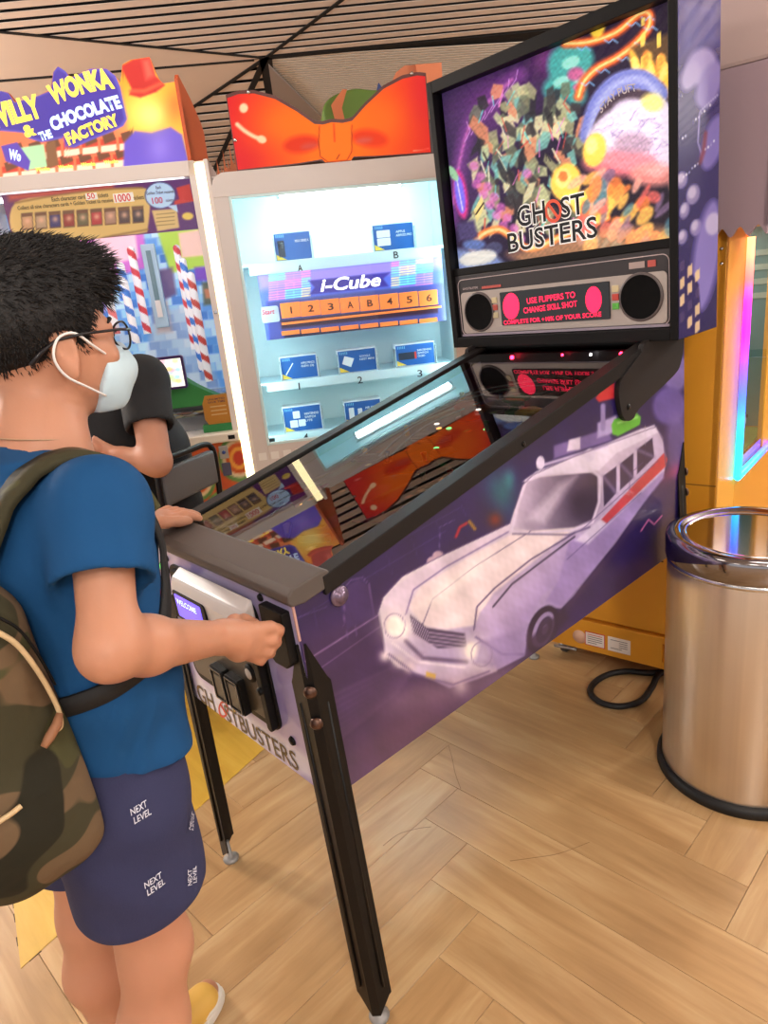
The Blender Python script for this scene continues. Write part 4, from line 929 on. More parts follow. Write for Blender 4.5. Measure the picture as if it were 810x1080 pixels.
# instruction stickers under the window
for k in range(4):
    q = VF.hit((277+k*13, 481-k*1.6), 1, -.002)
    if q[2] < wz0-.01: prism('sticker', rrect(q[0]-.018, q[2]-.02, q[0]+.018, q[2]+.014, .002, 2), 1, -.0012, .0, WHITE, vm)

# ---- prizes, each a card in an acrylic stand
CARD = mat('card_blue', (40, 96, 168), .35, noise=.12, nscale=14); CARDY = mat('card_yellow', (236, 206, 80), .4); CARDW = mat('card_white', (230, 240, 244), .4); CARDD = mat('card_dark', (44, 54, 70), .4)
ACR = mat('acrylic', (214, 230, 232), .15, alpha=.55)
def prize(px0, px1, shelf_z, label, lines, pic):
    a = VF.hit(px0, 1, SHQ+.03); b_ = VF.hit(px1, 1, SHQ+.03)
    s0, s1 = a[0], b_[0]; h = min(max(a[2]-shelf_z, .10), .125); w = s1-s0
    fr = rowframe(-1.888-(SHQ+.03), (s0+s1)/2); fr = Frame(np.array(fr.M)+np.array([[0, 0, 0, 0], [0, 0, 0, 0], [0, 0, 0, shelf_z], [0, 0, 0, 0]]))
    r_ = root('prize_box', fr, label, 'box', 'prize boxes in the cabinet')
    box('carton', (-w/2, .004, 0), (w/2, .09, h), CARDW, r_, .002)
    c = box('front_card', (-w/2+.004, .0, .004), (w/2-.004, .004, h-.006), CARD, r_, .001)
    prism('corner_flash', [(-w/2+.006, .006), (-w/2+.05, .006), (-w/2+.006, .03)], 1, -.001, .0, CARDY, c)
    for k in range(5): box('edge_mark', (-w/2+.012+k*.008, -.0008, h-.022), (-w/2+.016+k*.008, 0, h-.010), mat('card_light', (110, 180, 220), .4), c)
    for k, tx in enumerate(lines):
        text('card_lettering', tx, (w*.06, -.0012, h*.62-k*h*.13), (1, 0, 0), (0, 0, 1), min(w*.38, .0085*len(tx)), h*.085, CARDW, c, bold=.01)
    pic(c, w, h)
    for sx in (-1, 1): box('acrylic_stand', (sx*w/2-.002+(0 if sx < 0 else .004), -.012, 0), (sx*w/2+.002+(0 if sx < 0 else .004), .05, h*.82), ACR, r_)
    return r_
def pic_rect(*rs):
    def f(c, w, h):
        for (x0, z0, x1, z1, mt_) in rs: prism('picture_patch', rrect(x0*w, z0*h, x1*w, z1*h, .003, 2), 1, -.0010, 0, mt_, c)
    return f
def pic_pen(c, w, h): prism('picture_patch', [(-.38*w, .25*h), (-.36*w, .22*h), (-.14*w, .68*h), (-.16*w, .71*h)], 1, -.001, 0, CARDW, c)
def pic_tag(c, w, h): prism('picture_patch', [(-.40*w, .42*h), (-.18*w, .25*h), (-.08*w, .60*h), (-.32*w, .74*h)], 1, -.001, 0, CARDW, c)
prize((287, 246), (330, 270), 1.535, 'blue prize card on the top shelf above letter A', ('XBOX SERIES X',), pic_rect((-.40, .15, -.22, .72, CARDD), (-.38, .45, -.26, .68, CARDW)))
prize((391.7, 237), (438.3, 265), 1.535, 'blue prize card on the top shelf above letter B', ('APPLE', 'AIRPODS PRO'), pic_rect((-.40, .2, -.08, .48, CARDW), (-.40, .50, -.08, .76, CARDW)))
prize((294, 377), (337, 401), 1.012, 'blue prize card above shelf number 1 showing a white pen', ('APPLE PENCIL', 'GEN (2)'), pic_pen)
prize((355, 370), (399, 395), 1.012, 'blue prize card above shelf number 2 showing a white square', ('GOOGLE', 'NEST MINI'), pic_tag)
prize((416, 364), (460, 388), 1.012, 'blue prize card above shelf number 3 nearest the pinball backbox', ('NINTENDO', 'SWITCH', 'OLED'), pic_rect((-.42, .30, -.02, .62, CARDD), (-.02, .30, .03, .62, mat('card_red', (206, 70, 60), .4))))
prize((297, 430), (341.5, 455), .764, 'blue prize card with three white patches above shelf number 4', ('NINTENDO', 'SWITCH', 'LITE'), pic_rect((-.24, .52, -.06, .80, CARDW), (-.34, .18, -.14, .46, CARDW), (-.12, .20, .06, .46, CARDW)))
prize((362, 424), (404, 446), .764, 'blue prize card on the lowest shelf half hidden by the playfield glass', ('AIR FRYER',), pic_rect((-.38, .25, -.24, .72, CARDW), (-.14, .30, -.02, .66, CARDW)))

# ---------------------------------------------------------------- coin pusher with illuminated title
wk = root('coin_pusher', WF, 'candy themed coin pusher cabinet with an illuminated purple title sign', 'arcade machine')
WCAB = mat('pusher_white', (226, 216, 212), .35); STRIP = mat('led_strip', (255, 246, 220), .4, emit=(255, 238, 176), es=3.6)
a0, a1, tz_ = -1.10, -.062, 1.945
box('front_post', (-.145, 0, .80), (-.118, .05, tz_), WCAB, wk, .003); box('front_post', (-.080, -.004, 0), (a1, .06, tz_), WCAB, wk, .003); box('front_post', (a0, 0, 0), (a0+.08, .05, tz_), WCAB, wk, .003)
ls = box('led_strip', (-.118, -.002, .60), (-.080, .03, tz_-.012), STRIP, wk, .004)
box('strip_back', (-.118, .03, 0), (-.080, .05, tz_), WCAB, wk); box('front_post', (-.118, -.001, 0), (-.080, .03, .60), WCAB, wk)
box('front_header', (a0+.08, 0, 1.888), (-.118, .05, tz_), WCAB, wk, .003)
box('roof', (a0, .05, tz_-.02), (a1, .92, tz_), WCAB, wk); box('side_wall', (a1-.02, .06, 0), (a1, .92, tz_-.02), WCAB, wk); box('side_wall', (a0, .05, 0), (a0+.02, .92, tz_-.02), WCAB, wk); box('rear_wall', (a0+.02, .90, 0), (a1-.02, .92, tz_-.02), WCAB, wk)
box('inner_side', (-.150, .05, .84), (-.146, .60, 1.888), mat('pusher_inner', (200, 205, 215), .4), wk)
mo('front_glass', [(a0+.08, .02, .84), (-.145, .02, .84), (-.145, .02, 1.888), (a0+.08, .02, 1.888)], [(0, 1, 2, 3)], thinglass('cabinet_glass'), wk)
box('lock_knob', (-.139, -.006, 1.345), (-.124, 0, 1.36), CHROME, wk, .002)
IL = mat('pusher_lamp', (255, 255, 255), .4, emit=(255, 250, 255), es=13)
box('inner_glow_bar', (-1.0, .10, 1.872), (-.18, .14, 1.884), IL, wk)
# ledge and coin bed
box('control_ledge', (a0, -.05, .795), (-.118, .12, .835), mat('ledge_cream', (226, 220, 208), .35), wk, .006)
box('ledge_switch', (-.165, -.052, .806), (-.135, -.049, .824), BLACK, wk)
box('coin_bed', (a0+.02, .12, .80), (-.15, .60, .90), mat('bed_metal', (170, 172, 176), .25, .7), wk)
box('pusher_step', (a0+.02, .34, .90), (-.15, .60, .97), mat('bed_metal2', (190, 190, 196), .25, .6), wk)
# backdrop
def back_paint(p):
    p.c[:] = (140, 190, 236)
    for r_ in range(26):
        for k in range(16):
            c = [(96, 160, 226), (150, 206, 244), (190, 226, 250), (70, 130, 210)][(r_*7+k*5) % 4]
            x0 = 60+k*12+(6 if r_ % 2 else 0)+r_*1.3; y0 = 232+r_*9-k*1.0; p.poly([(x0, y0), (x0+11, y0-1), (x0+12.2, y0+7.4), (x0+1.2, y0+8.4)], c, .8)
    p.poly([(78, 240), (150, 236), (156, 282), (120, 292), (84, 292)], (206, 110, 206), 3); p.poly([(98, 246), (142, 240), (146, 272), (104, 282)], (246, 206, 222), 3)
    p.poly([(166, 244), (224, 236), (232, 278), (180, 288)], (176, 214, 76), 3); p.poly([(188, 246), (222, 240), (226, 268), (192, 272)], (246, 206, 190), 3)
    p.poly([(205, 282), (232, 280), (232, 296), (206, 296)], (120, 70, 190), 3); p.poly([(84, 282), (120, 300), (110, 330), (90, 320)], (150, 90, 190), 5, .8)
    p.poly([(166, 285), (182, 282), (186, 310), (170, 318)], (104, 76, 120), 4, .9); p.poly([(160, 320), (176, 318), (182, 350), (166, 352)], (206, 150, 120), 5, .7)
    p.poly([(213, 298), (228, 296), (232, 320), (215, 322)], (84, 92, 70), 3, .9); p.poly([(215, 305), (224, 304), (226, 314), (217, 315)], (206, 130, 90), 2, .9)
    p.poly([(160, 330), (200, 322), (236, 420), (150, 420)], (190, 190, 200), 6, .5)
panel('backdrop', WF, rectf(1, .56, a0+.02, -.15, .95, 1.885), 150, 150, back_paint, artmat('pusher_print', .35, .28), wk)
def pole(name, top, bot, q, c, r=.019):
    A_ = WF.hit(top, 1, q); B_ = WF.hit(bot, 1, q); s0 = (A_[0]+B_[0])/2; n_, m_ = 18, 90; V = []; cols = []; F = []
    z0, z1 = B_[2], A_[2]
    for i in range(m_+6):
        t = min(i/m_, 1); z = z0+(z1-z0)*t; rr = r
        if i > m_: a = (i-m_)/6*math.pi/2; rr = max(r*math.cos(a), .0003); z = z1+r*math.sin(a)
        for k in range(n_):
            th = 2*math.pi*k/n_; V.append((s0+rr*math.cos(th), q+rr*math.sin(th), z)); ph = (z/.085+th/(2*math.pi)) % 1
            cols.append(c if ph < .42 else (244, 242, 244))
    for i in range(m_+5):
        for k in range(n_): F.append((i*n_+k, i*n_+(k+1) % n_, (i+1)*n_+(k+1) % n_, (i+1)*n_+k))
    o = mo('candy_pole', V, F, artmat('candy_print', .3, .22, .4), wk, True, lin(np.array(cols, float)))
    o['label'] = name
RC, BC = (206, 56, 66), (60, 120, 206)
pole('red and white candy pole', (138, 264), (156, 352), .46, RC); pole('blue and white candy pole', (126, 281), (145, 362), .40, BC); pole('pale red and white candy pole', (112, 305), (124, 352), .36, (226, 120, 120))
pole('red and white candy pole', (184.5, 262), (207, 368), .50, RC, .017); pole('blue and white candy pole', (192.5, 276), (214, 392), .44, BC, .017); pole('red and white candy pole', (201, 291), (221, 402), .38, (196, 70, 60), .019)
a = WF.hit((150, 258), 1, .5); b_ = WF.hit((176, 345), 1, .5)
box('ticket_chute', (a[0]-.01, .49, b_[2]), (a[0]+.055, .52, a[2]), mat('chute_blue', (176, 206, 226), .3), wk, .004); box('chute_slot', (a[0]+.012, .485, b_[2]+.12), (a[0]+.034, .49, a[2]-.03), mat('chute_dark', (110, 140, 150), .3), wk)
box('chute_label', (a[0]+.010, .483, b_[2]+.05), (a[0]+.036, .4845, b_[2]+.13), WHITE, wk)
# rolling green bank at the back of the bed
gp = spline([(-.72, .95), (-.62, 1.04), (-.52, 1.10), (-.40, 1.09), (-.30, 1.02), (-.20, .96), (-.16, .95)], 6)
prism('green_bank', [tuple(q) for q in gp]+[(-.16, .93), (-.72, .93)], 1, .25, .34, mat('bank_green', (62, 150, 70), .5), wk, .004)
# screen
sc0 = WF.hit((192.5, 374), 1, .16); sc1 = WF.hit((195.5, 409), 1, .16)
scr = prism('score_screen', rrect(sc0[0]-.30, sc1[2], sc0[0], sc0[2], .012, 4), 1, .14, .17, mat('screen_purple', (70, 36, 90), .3), wk, .003)
def scr_paint(p):
    p.c[:] = (250, 244, 236); r_ = np.random.default_rng(3)
    p.poly([(.30, .12), (.70, .12), (.70, .62), (.30, .62)], (90, 84, 120), .01)
    for k in range(4):
        for j in range(4): p.poly([(.32+k*.095, .15+j*.115), (.40+k*.095, .15+j*.115), (.40+k*.095, .24+j*.115), (.32+k*.095, .24+j*.115)], (140, 140, 170), .01)
    for k in range(12): p.ell(r_.uniform(.72, .98), r_.uniform(.1, .95), .05, .08, [(250, 206, 120), (150, 206, 230), (240, 170, 190), (190, 226, 150)][k % 4], 0, .03, .7)
    for k in range(8): p.ell(r_.uniform(.3, .7), r_.uniform(.7, .95), .03, .05, [(250, 160, 110), (236, 190, 90)][k % 2], 0, .02, .7)
panel('screen_face', WF, rectf(1, .1385, sc0[0]-.29, sc0[0]-.01, sc1[2]+.012, sc0[2]-.012), 60, 36, scr_paint, artmat('screen_print', .2, .9), scr, px=False)
# layered tickets and cards lying on the bed
TKC = [mat('token_%d' % k, c, .4) for k, c in enumerate(((190, 176, 150), (150, 140, 130), (206, 190, 120), (176, 184, 196), (160, 110, 90)))]
for k in range(46):
    s_, q_ = PFR.uniform(-.72, -.17), PFR.uniform(.13, .30); z_ = .901+.0016*(k % 5); an = PFR.uniform(0, 3.1); w_, h_ = .022, .034
    pts = [(s_+x*math.cos(an)-y*math.sin(an), q_+x*math.sin(an)+y*math.cos(an)) for x, y in ((-w_, -h_), (w_, -h_), (w_, h_), (-w_, h_))]
    prism('token_card', pts, 2, z_, z_+.0014, TKC[k % 5], wk)
# sign behind the glass
def wsign(p):
    p.c[:] = (96, 44, 92)
    p.c[:] = p.grad((10, 220), (110, 60, 100), (210, 200), (90, 30, 110)); p.poly([(8, 205), (120, 194), (120, 200), (10, 212)], (206, 90, 60), 6, .8)
    p.poly([(16, 214), (60, 206), (110, 200), (150, 198), (158, 208), (156, 240), (150, 246), (112, 250), (80, 258), (50, 250), (14, 246)], (216, 182, 112), 2, sp=5)
    p.line(spline([(16, 214), (60, 206), (110, 200), (150, 198)], 6), 2, (150, 110, 60), 1.5, .8); p.line(spline([(14, 246), (50, 250), (80, 258), (112, 250), (156, 242)], 6), 2, (150, 110, 60), 1.5, .8)
    for k in range(9):
        x = 22+k*14.6; y = 229-k*.9
        p.poly([(x, y-4), (x+12.4, y-5), (x+13.4, y+13), (x+1.2, y+14)], (120, 84, 60), .9); p.poly([(x+1.2, y), (x+11.8, y-1), (x+12.5, y+11.6), (x+2, y+12.6)], [(196, 150, 110), (180, 150, 120), (70, 60, 110), (150, 60, 50), (110, 100, 70), (180, 60, 60), (170, 130, 110), (90, 70, 70), (70, 60, 66)][k], .9)
        p.glow(x+7, y+4, 3.2, (226, 180, 150), .8)
    p.poly([(160, 222), (186, 220), (190, 240), (166, 244)], (214, 184, 124), 1.5)
    for k in range(4): p.line([(165, 226+k*4), (184, 224.4+k*4)], .8, (140, 104, 60), .8, .8)
    p.ell(169, 206, 16.5, 14.5, (70, 76, 120), 0, 1); p.ell(169, 206, 15.3, 13.3, (186, 214, 244), 0, 1); p.poly([(176, 217), (186, 216), (188, 224)], (186, 214, 244), 1)
    p.poly([(186, 198), (200, 194), (203, 208), (206, 212), (184, 216), (184, 212), (189, 210)], (196, 50, 44), 1.2)
    p.poly([(188, 228), (208, 226), (210, 242), (190, 244)], (90, 40, 110), 3); p.ell(198, 228, 6, 4, (230, 200, 90), 0, 2)
wsg = panel('rules_sign', WF, rectf(1, .03, -.895, -.146, 1.69, 1.884), 190, 56, wsign, artmat('rules_print', .3, .35), wk)
SRED = mat('sign_red', (196, 40, 50), .5, emit=(196, 40, 50), es=.3); SBR = mat('sign_brown', (84, 56, 40), .5); SWH = mat('sign_plate', (246, 240, 230), .5, emit=(246, 240, 230), es=.3)
for (s, pL, pR, h, m_) in (('Each character card', (55, 212.5), (90, 209.4), 4.4, SBR), ('tickets', (103.5, 208.5), (114.5, 207.3), 4.4, SBR), ('Collect all nine characters cards + Golden Ticket to receive', (19, 221.5), (119.5, 212.8), 4.0, SBR), ('tickets', (141, 210.8), (152, 209.8), 4.4, SBR), ('50', (92.5, 210), (100.5, 209.2), 6, SRED), ('1000', (122, 213.2), (138.5, 211.6), 8, SRED), ('Each', (164.5, 199.4), (170, 199), 3.4, SBR), ('Golden Ticket receives', (154.5, 205.6), (183.5, 203.2), 3.2, SBR), ('100', (161, 215), (172, 214), 6.5, SRED), ('tickets', (175, 213), (183, 212.2), 3.2, SBR)):
    textpx('sign_lettering', s, WF, 1, .0272, pL, pR, h, m_, wsg, bold=.012)
for pL, pR in (((91.3, 211.2), (101.7, 203.0)), ((120.8, 214.2), (140, 202.6))):
    p0 = WF.hit(pL, 1, .0285); p1 = WF.hit(pR, 1, .0285); box('number_plate', (p0[0], .028, p0[2]), (p1[0], .0295, p1[2]), SWH, wsg)
# lower front art
def low_paint(p):
    p.c[:] = (196, 84, 44)
    p.poly([(190, 450), (262, 440), (262, 500), (190, 500)], (206, 96, 50), 4)
    for (x, y, r_) in ((252, 483, 22), (208, 506, 20), (170, 520, 18), (236, 540, 20)):
        for k, c in enumerate(((96, 150, 80), (226, 206, 170), (206, 90, 40), (240, 170, 70), (196, 60, 40))): p.ell(x, y, r_*(1-.18*k), r_*(1.15-.2*k), c, 0, 1.5)
    p.poly([(190, 500), (215, 530), (180, 535)], (150, 40, 34), 3)
panel('lower_front', WF, rectf(1, -.002, a0+.08, -.118, .03, .795), 120, 90, low_paint, artmat('lower_print', .35), wk)
box('lower_board', (a0+.08, 0, 0), (-.118, .05, .795), WCAB, wk)
q = WF.hit((236, 477), 1, -.01)
box('coin_plate', (q[0]-.02, -.012, q[2]-.03), (q[0]+.02, -.002, q[2]+.03), mat('coin_plate', (190, 190, 190), .3, .6), wk, .003); box('coin_plate', (q[0]-.02, -.012, q[2]-.11), (q[0]+.02, -.002, q[2]-.05), mat('coin_plate2', (84, 84, 110), .3), wk, .003)
lathe('coin_button', [(0, -.02), (.008, -.018), (.009, -.012)], (q[0], 0, q[2]), mat('coin_blue', (40, 70, 150), .3), wk, 14, 1)
# title topper
ORS = mat('topper_orange', (206, 92, 46), .45)
TP = artmat('topper_print', .3, .5)
def top_h(x):
    K_ = np.array([(-40, 108), (-14, 104), (0, 96), (8, 97), (16, 108), (40, 101), (54, 94), (56, 76), (61, 70), (69, 75), (74, 82), (95, 72), (112, 72), (122, 80), (127, 88), (129, 68), (138, 63), (158, 60), (163, 74), (168, 84), (172, 88), (186, 86), (188, 88)]); return np.interp(x, K_[:, 0], K_[:, 1])
def topper_f(U, V):
    x = -38+226*U; P = []
    for x_, v_ in zip(x, V):
        top = WF.hit((x_, top_h(x_)), 1, .02); s_ = top[0]
        P.append((s_, .02, 1.9455+(top[2]-1.9455)*v_))
    return np.array(P)
def topper_paint(p):
    p.c[:] = p.grad((130, 100), (255, 150, 40), (190, 130), (255, 190, 60))
    p.poly([(-60, 140), (135, 120), (135, 190), (-60, 200)], (236, 120, 80), 4)
    p.glow(150, 118, 24, (255, 226, 110), .8, 26); p.glow(184, 112, 12, (230, 100, 40), .7, 20)
    # chocolate bars
    for k in range(7):
        for r_ in range(2):
            x = 2+k*19.5+r_*6; y = 172-k*2.2-r_*18+4; p.poly([(x, y), (x+17, y-2), (x+18, y+13), (x+1, y+15)], (196, 70, 50), 1.5); p.poly([(x+2, y-4), (x+14, y-8), (x+17, y), (x+5, y+5)], (110, 70, 50), 1.5); p.poly([(x+1, y+7), (x+17, y+5), (x+18, y+12), (x+1, y+14)], (250, 236, 206), 1.5, .9)
    p.poly([(20, 156), (46, 152), (50, 176), (26, 180)], (170, 220, 170), 2); p.poly([(48, 152), (58, 148), (62, 174), (50, 178)], (130, 90, 60), 2)
    p.poly([(1, 154), (18, 150), (32, 170), (30, 180), (6, 170)], (92, 70, 176), 1.5)
    # plaque
    pl = [(-40, 112), (-14, 104), (0, 95), (9, 98), (15, 108), (40, 101), (54, 95), (56, 76), (61, 69), (70, 75), (74, 82), (95, 72), (112, 72), (122, 80), (127, 92), (134, 126), (130, 133), (118, 139), (96, 148), (78, 156), (70, 154), (66, 146), (44, 150), (30, 146), (24, 140), (0, 138), (-40, 150)]
    p.poly(pl, (92, 84, 186), 1.5); p.poly([((x-50)*.965+50, (y-115)*.93+115) for x, y in pl], (64, 46, 150), 3, .8)
    # hat over plain colour fields
    p.poly([(127, 70), (140, 63), (158, 60), (164, 80), (170, 86), (174, 90), (165, 97), (148, 103), (136, 100), (139, 94), (134, 84)], (186, 40, 36), 2); p.line([(138, 96), (152, 96), (170, 88)], 4, (236, 96, 60), 3, .8); p.poly([(150, 64), (157, 62), (163, 80), (154, 84)], (236, 110, 90), 6, .7)
    p.poly([(131, 150), (142, 138), (160, 140), (180, 134), (192, 142), (199, 170), (130, 178)], (104, 84, 196), 3)
    p.glow(168, 156, 12, (150, 130, 226), .6, 16); p.glow(160, 122, 14, (255, 236, 150), .7, 14)
tp = panel('title_topper', WF, topper_f, 200, 90, topper_paint, TP, wk); tp['label'] = 'illuminated title board cut to shape'
xs = np.linspace(-38, 188, 90)
prof_ = [tuple(WF.hit((x, top_h(x)), 1, .02)[[0, 2]]) for x in xs]
prism('topper_body', prof_+[(prof_[-1][0], 1.945), (prof_[0][0], 1.945)], 1, .0205, .06, ORS, wk)
YL = mat('letter_yellow', (255, 226, 90), .4, emit=(255, 226, 90), es=.9); LB = mat('letter_blue', (206, 226, 255), .4, emit=(206, 230, 255), es=.9)
for (s, pL, pR, h, m_, ar, sh) in (('WILLY', (-8, 135), (46, 122), 24, YL, 0, 0), ('WONKA', (56, 111), (121, 92), 21, YL, .012, 0), ('&', (27, 145), (39, 141), 13, YL, 0, 0), ('THE', (43, 148.5), (56, 144.5), 9, LB, 0, 0), ('CHOCOLATE', (56, 138), (129, 113), 14, LB, .006, 0), ('FACTORY', (72.5, 153), (127, 131), 13, YL, .004, 0), ('Wo', (9, 167), (22, 170), 10, LB, 0, 0)):
    textpx('title_lettering', s, WF, 1, .0185, pL, pR, h, m_, tp, bold=.055, arc=ar, shear=sh)
for k in range(4):
    textpx('bar_lettering', 'Wonka', WF, 1, .0187, (38+k*24, 181-k*2.6), (53+k*24, 179.4-k*2.6), 4, YL, tp, bold=.03)
# orange side cheek of the topper and the ribbed amber panel behind it
q0 = WF.hit((186, 84), 1, .0); q1 = WF.hit((199, 168), 1, .0)
ck = []
for k in range(11):
    t = k/10; ck.append((.0+.008*(k % 2), 1.945+(q0[2]+.02-1.945)*t))
prism('topper_cheek', [(.0, 1.945), (.0, 2.235), (.05, 2.262), (.40, 2.262), (.72, 2.24)]+[(.80+.03*(k % 2), 2.22-k*.025) for k in range(12)], 0, q1[0]-.004, q1[0]+.010, ORS, wk, .002)
AMB = mat('amber_acrylic', (214, 120, 66), .3, alpha=.6)
hs = [.10, .16, .13, .20, .17, .24, .20, .30, .22, .26, .18, .30, .21, .27, .19, .24]
comb = []
for k, h in enumerate(hs):
    s_ = q1[0]+.02+k*.019; comb += [(s_, 1.945+h*.62), (s_+.006, 1.945+h), (s_+.010, 1.945+h*.62)]
prism('amber_panel', [(q1[0]+.02, 1.945)]+comb+[(comb[-1][0]+.004, 1.945)], 1, .905, .911, AMB, wk)
# small plaque standing on the ledge
pq0 = WF.hit((216, 440), 1, .03); pq1 = WF.hit((241, 406), 1, .03)
ps_f = rowframe(-1.915-.03, (pq0[0]+pq1[0])/2); ps_f = Frame(np.array(ps_f.M)+np.array([[0]*4, [0]*4, [0, 0, 0, .835], [0]*4]))
ps = root('notice_plaque', ps_f, 'small orange hexagonal notice standing on the coin pusher ledge', 'sign')
hw = (pq1[0]-pq0[0])/2
box('plaque_base', (-hw-.015, -.012, 0), (hw+.012, .03, .035), mat('plaque_green', (46, 130, 70), .4), ps, .003)
fc = prism('plaque_face', [(-hw*.75, .03), (hw*.75, .03), (hw, .06), (hw, .13), (hw*.75, .165), (-hw*.75, .165), (-hw, .13), (-hw, .06)], 1, -.006, .0, mat('plaque_orange', (226, 160, 66), .4), ps, .001)
text('plaque_lettering', 'UNLIMITED', (-hw*.6, -.0065, .143), (1, 0, 0), (0, 0, 1), hw*1.2, .008, mat('plaque_ink', (110, 60, 90), .5), fc, bold=.01); text('plaque_lettering', 'SAVE TIME', (-hw*.6, -.0065, .130), (1, 0, 0), (0, 0, 1), hw*1.2, .008, mat('plaque_ink'), fc, bold=.01)
for k in range(3): box('plaque_line', (-hw*.5, -.0068, .075+k*.018), (hw*.6, -.006, .080+k*.018), mat('plaque_pale', (250, 220, 160), .5), fc)
# ---------------------------------------------------------------- another cabinet standing behind, only its decorated top shows
BQ = .95
g0 = VF.hit((344, 128), 1, BQ); g1 = VF.hit((401, 90), 1, BQ); o0 = VF.hit((424, 84), 1, BQ); o1 = VF.hit((468, 62), 1, BQ)
bf = rowframe(-1.888-BQ, 0)
bc = root('arcade_cabinet', bf, 'arcade cabinet behind the bow with a green and orange top', 'arcade machine')
zt = g0[2]-.03
box('cabinet_body', (g0[0]-.08, .0, 0), (o1[0]+.3, .7, zt), mat('rear_cabinet', (90, 80, 84), .5), bc, .01)
w_ = g1[0]-g0[0]; h_ = g1[2]-zt
prism('green_sack', [tuple(v) for v in spline([(g0[0], zt), (g0[0]-.01, zt+h_*.5), (g0[0]+w_*.12, zt+h_*.82), (g0[0]+w_*.5, zt+h_), (g0[0]+w_*.8, zt+h_*.95), (g1[0]+.03, zt+h_*.8), (g1[0]+.1, zt)], 4)], 1, .02, .3, mat('sack_green', (98, 130, 52), .6), bc, .02, 3)
prism('orange_strap', [(g0[0]+w_*.18, zt), (g0[0]+w_*.12, zt+h_*.6), (g0[0]+w_*.34, zt+h_*.98), (g0[0]+w_*.42, zt+h_*.97), (g0[0]+w_*.3, zt+h_*.5), (g0[0]+w_*.34, zt)], 1, .005, .03, mat('strap_orange', (206, 116, 70), .5), bc)
prism('orange_crate', [(o0[0]-.14, zt), (o0[0]-.02, o1[2]-.03), (o0[0]+.03, o1[2]), (o1[0], o1[2]), (o1[0], zt)], 1, .06, .4, mat('crate_orange', (206, 122, 84), .5), bc, .004)
box('crate_front', (o0[0]+.09, .045, zt), (o1[0]-.003, .06, o1[2]-.004), mat('crate_orange2', (222, 132, 90), .5), bc)
prism('blue_flap', [(o0[0]-.2, zt), (o0[0]-.12, zt+(o1[2]-zt)*.72), (o0[0]-.10, zt+(o1[2]-zt)*.6), (o0[0]-.12, zt)], 1, .03, .06, mat('flap_blue', (50, 70, 130), .5), bc)
# ================================================================== YELLOW CLAW MACHINE, BIN, CABLE, STOOL
dv = np.array([.9864, .1644, 0]); dn = np.array([-.1644, .9864, 0])
M_ = np.eye(4); M_[:3, 0] = dv; M_[:3, 1] = dn; M_[:3, 3] = (-.2217, 1.3815, 0)
CF = Frame(M_)
cl = root('claw_machine', CF, 'yellow claw machine with a glowing rainbow light tube behind the pinball machine', 'arcade machine')
YB = mat('claw_yellow', (222, 152, 44), .38, noise=.03, nscale=3)
cx1, cyd = .512, .86
box('side_panel', (-.03, 0, .19), (cx1, .02, 1.46), YB, cl, .003)
box('kick_panel', (-.035, -.006, .06), (cx1-.14, .02, .178), YB, cl, .002); box('kick_panel', (cx1-.045, -.006, .06), (cx1+.002, .02, .178), YB, cl, .002)
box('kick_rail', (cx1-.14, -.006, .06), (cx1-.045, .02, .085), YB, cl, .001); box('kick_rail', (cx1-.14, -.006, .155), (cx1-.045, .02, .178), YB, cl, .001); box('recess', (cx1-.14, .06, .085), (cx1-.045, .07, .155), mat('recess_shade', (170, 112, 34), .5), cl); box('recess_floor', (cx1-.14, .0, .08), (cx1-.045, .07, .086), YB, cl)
tube('plug', [(cx1-.06, .03, .095), (cx1-.05, .02, .11), (cx1-.055, .0, .125)], .012, BLACK, cl)
box('side_panel', (-.03, .02, .06), (-.01, cyd, 1.46), YB, cl); box('side_panel', (-.03, cyd-.02, .06), (cx1, cyd, 1.46), YB, cl)
box('base', (-.02, .02, .06), (cx1-.005, cyd-.02, .70), YB, cl, .003)
for z_, s0 in ((1.0, .47), (.28, .35), (.262, .35)):
    pass
for k in range(2): q_ = CF.hit((683, 583+k*7), 1, -.001); box('vent_slit', (q_[0]-.03, -.001, q_[2]-.002), (q_[0]+.05, .001, q_[2]+.002), BLACK, cl)
box('seam', (.2, -.0008, .715), (cx1, .001, .719), mat('seam', (150, 96, 28), .5), cl)
# stickers (plain lines in place of the machine-readable square)
STK = mat('sticker_white', (236, 226, 220), .5); RDL = mat('sticker_red', (206, 70, 60), .5); LNK = mat('sticker_ink', (120, 110, 110), .6)
for (pA, pB, red) in (((617, 675), (638, 661), True), ((641, 684), (665, 668), False)):
    a_ = CF.hit(pA, 1, -.007); b_ = CF.hit(pB, 1, -.007); x0, x1 = sorted((a_[0], b_[0])); z0, z1 = .083, .138
    st = box('sticker', (x0, -.0072, z0), (x1, -.006, z1), RDL if red else STK, cl)
    box('sticker_face', (x0+.003, -.0076, z0+.003), (x1-.003, -.0072, z1-.003), STK, st)
    for k in range(5): box('sticker_line', (x0+.010+(.03 if not red and 0 < k < 4 else 0), -.0079, z1-.012-k*.008), (x1-.010-(.02 if k == 4 else 0), -.0076, z1-.0095-k*.008), RDL if red and k == 0 else LNK, st)
a_ = CF.hit((611, 666), 1, -.007)
lathe('round_sticker', [(0, -.0010), (.026, -.001), (.026, 0)], (a_[0], -.006, .108), mat('sticker_pink', (226, 178, 150), .5), cl, 24, 1)
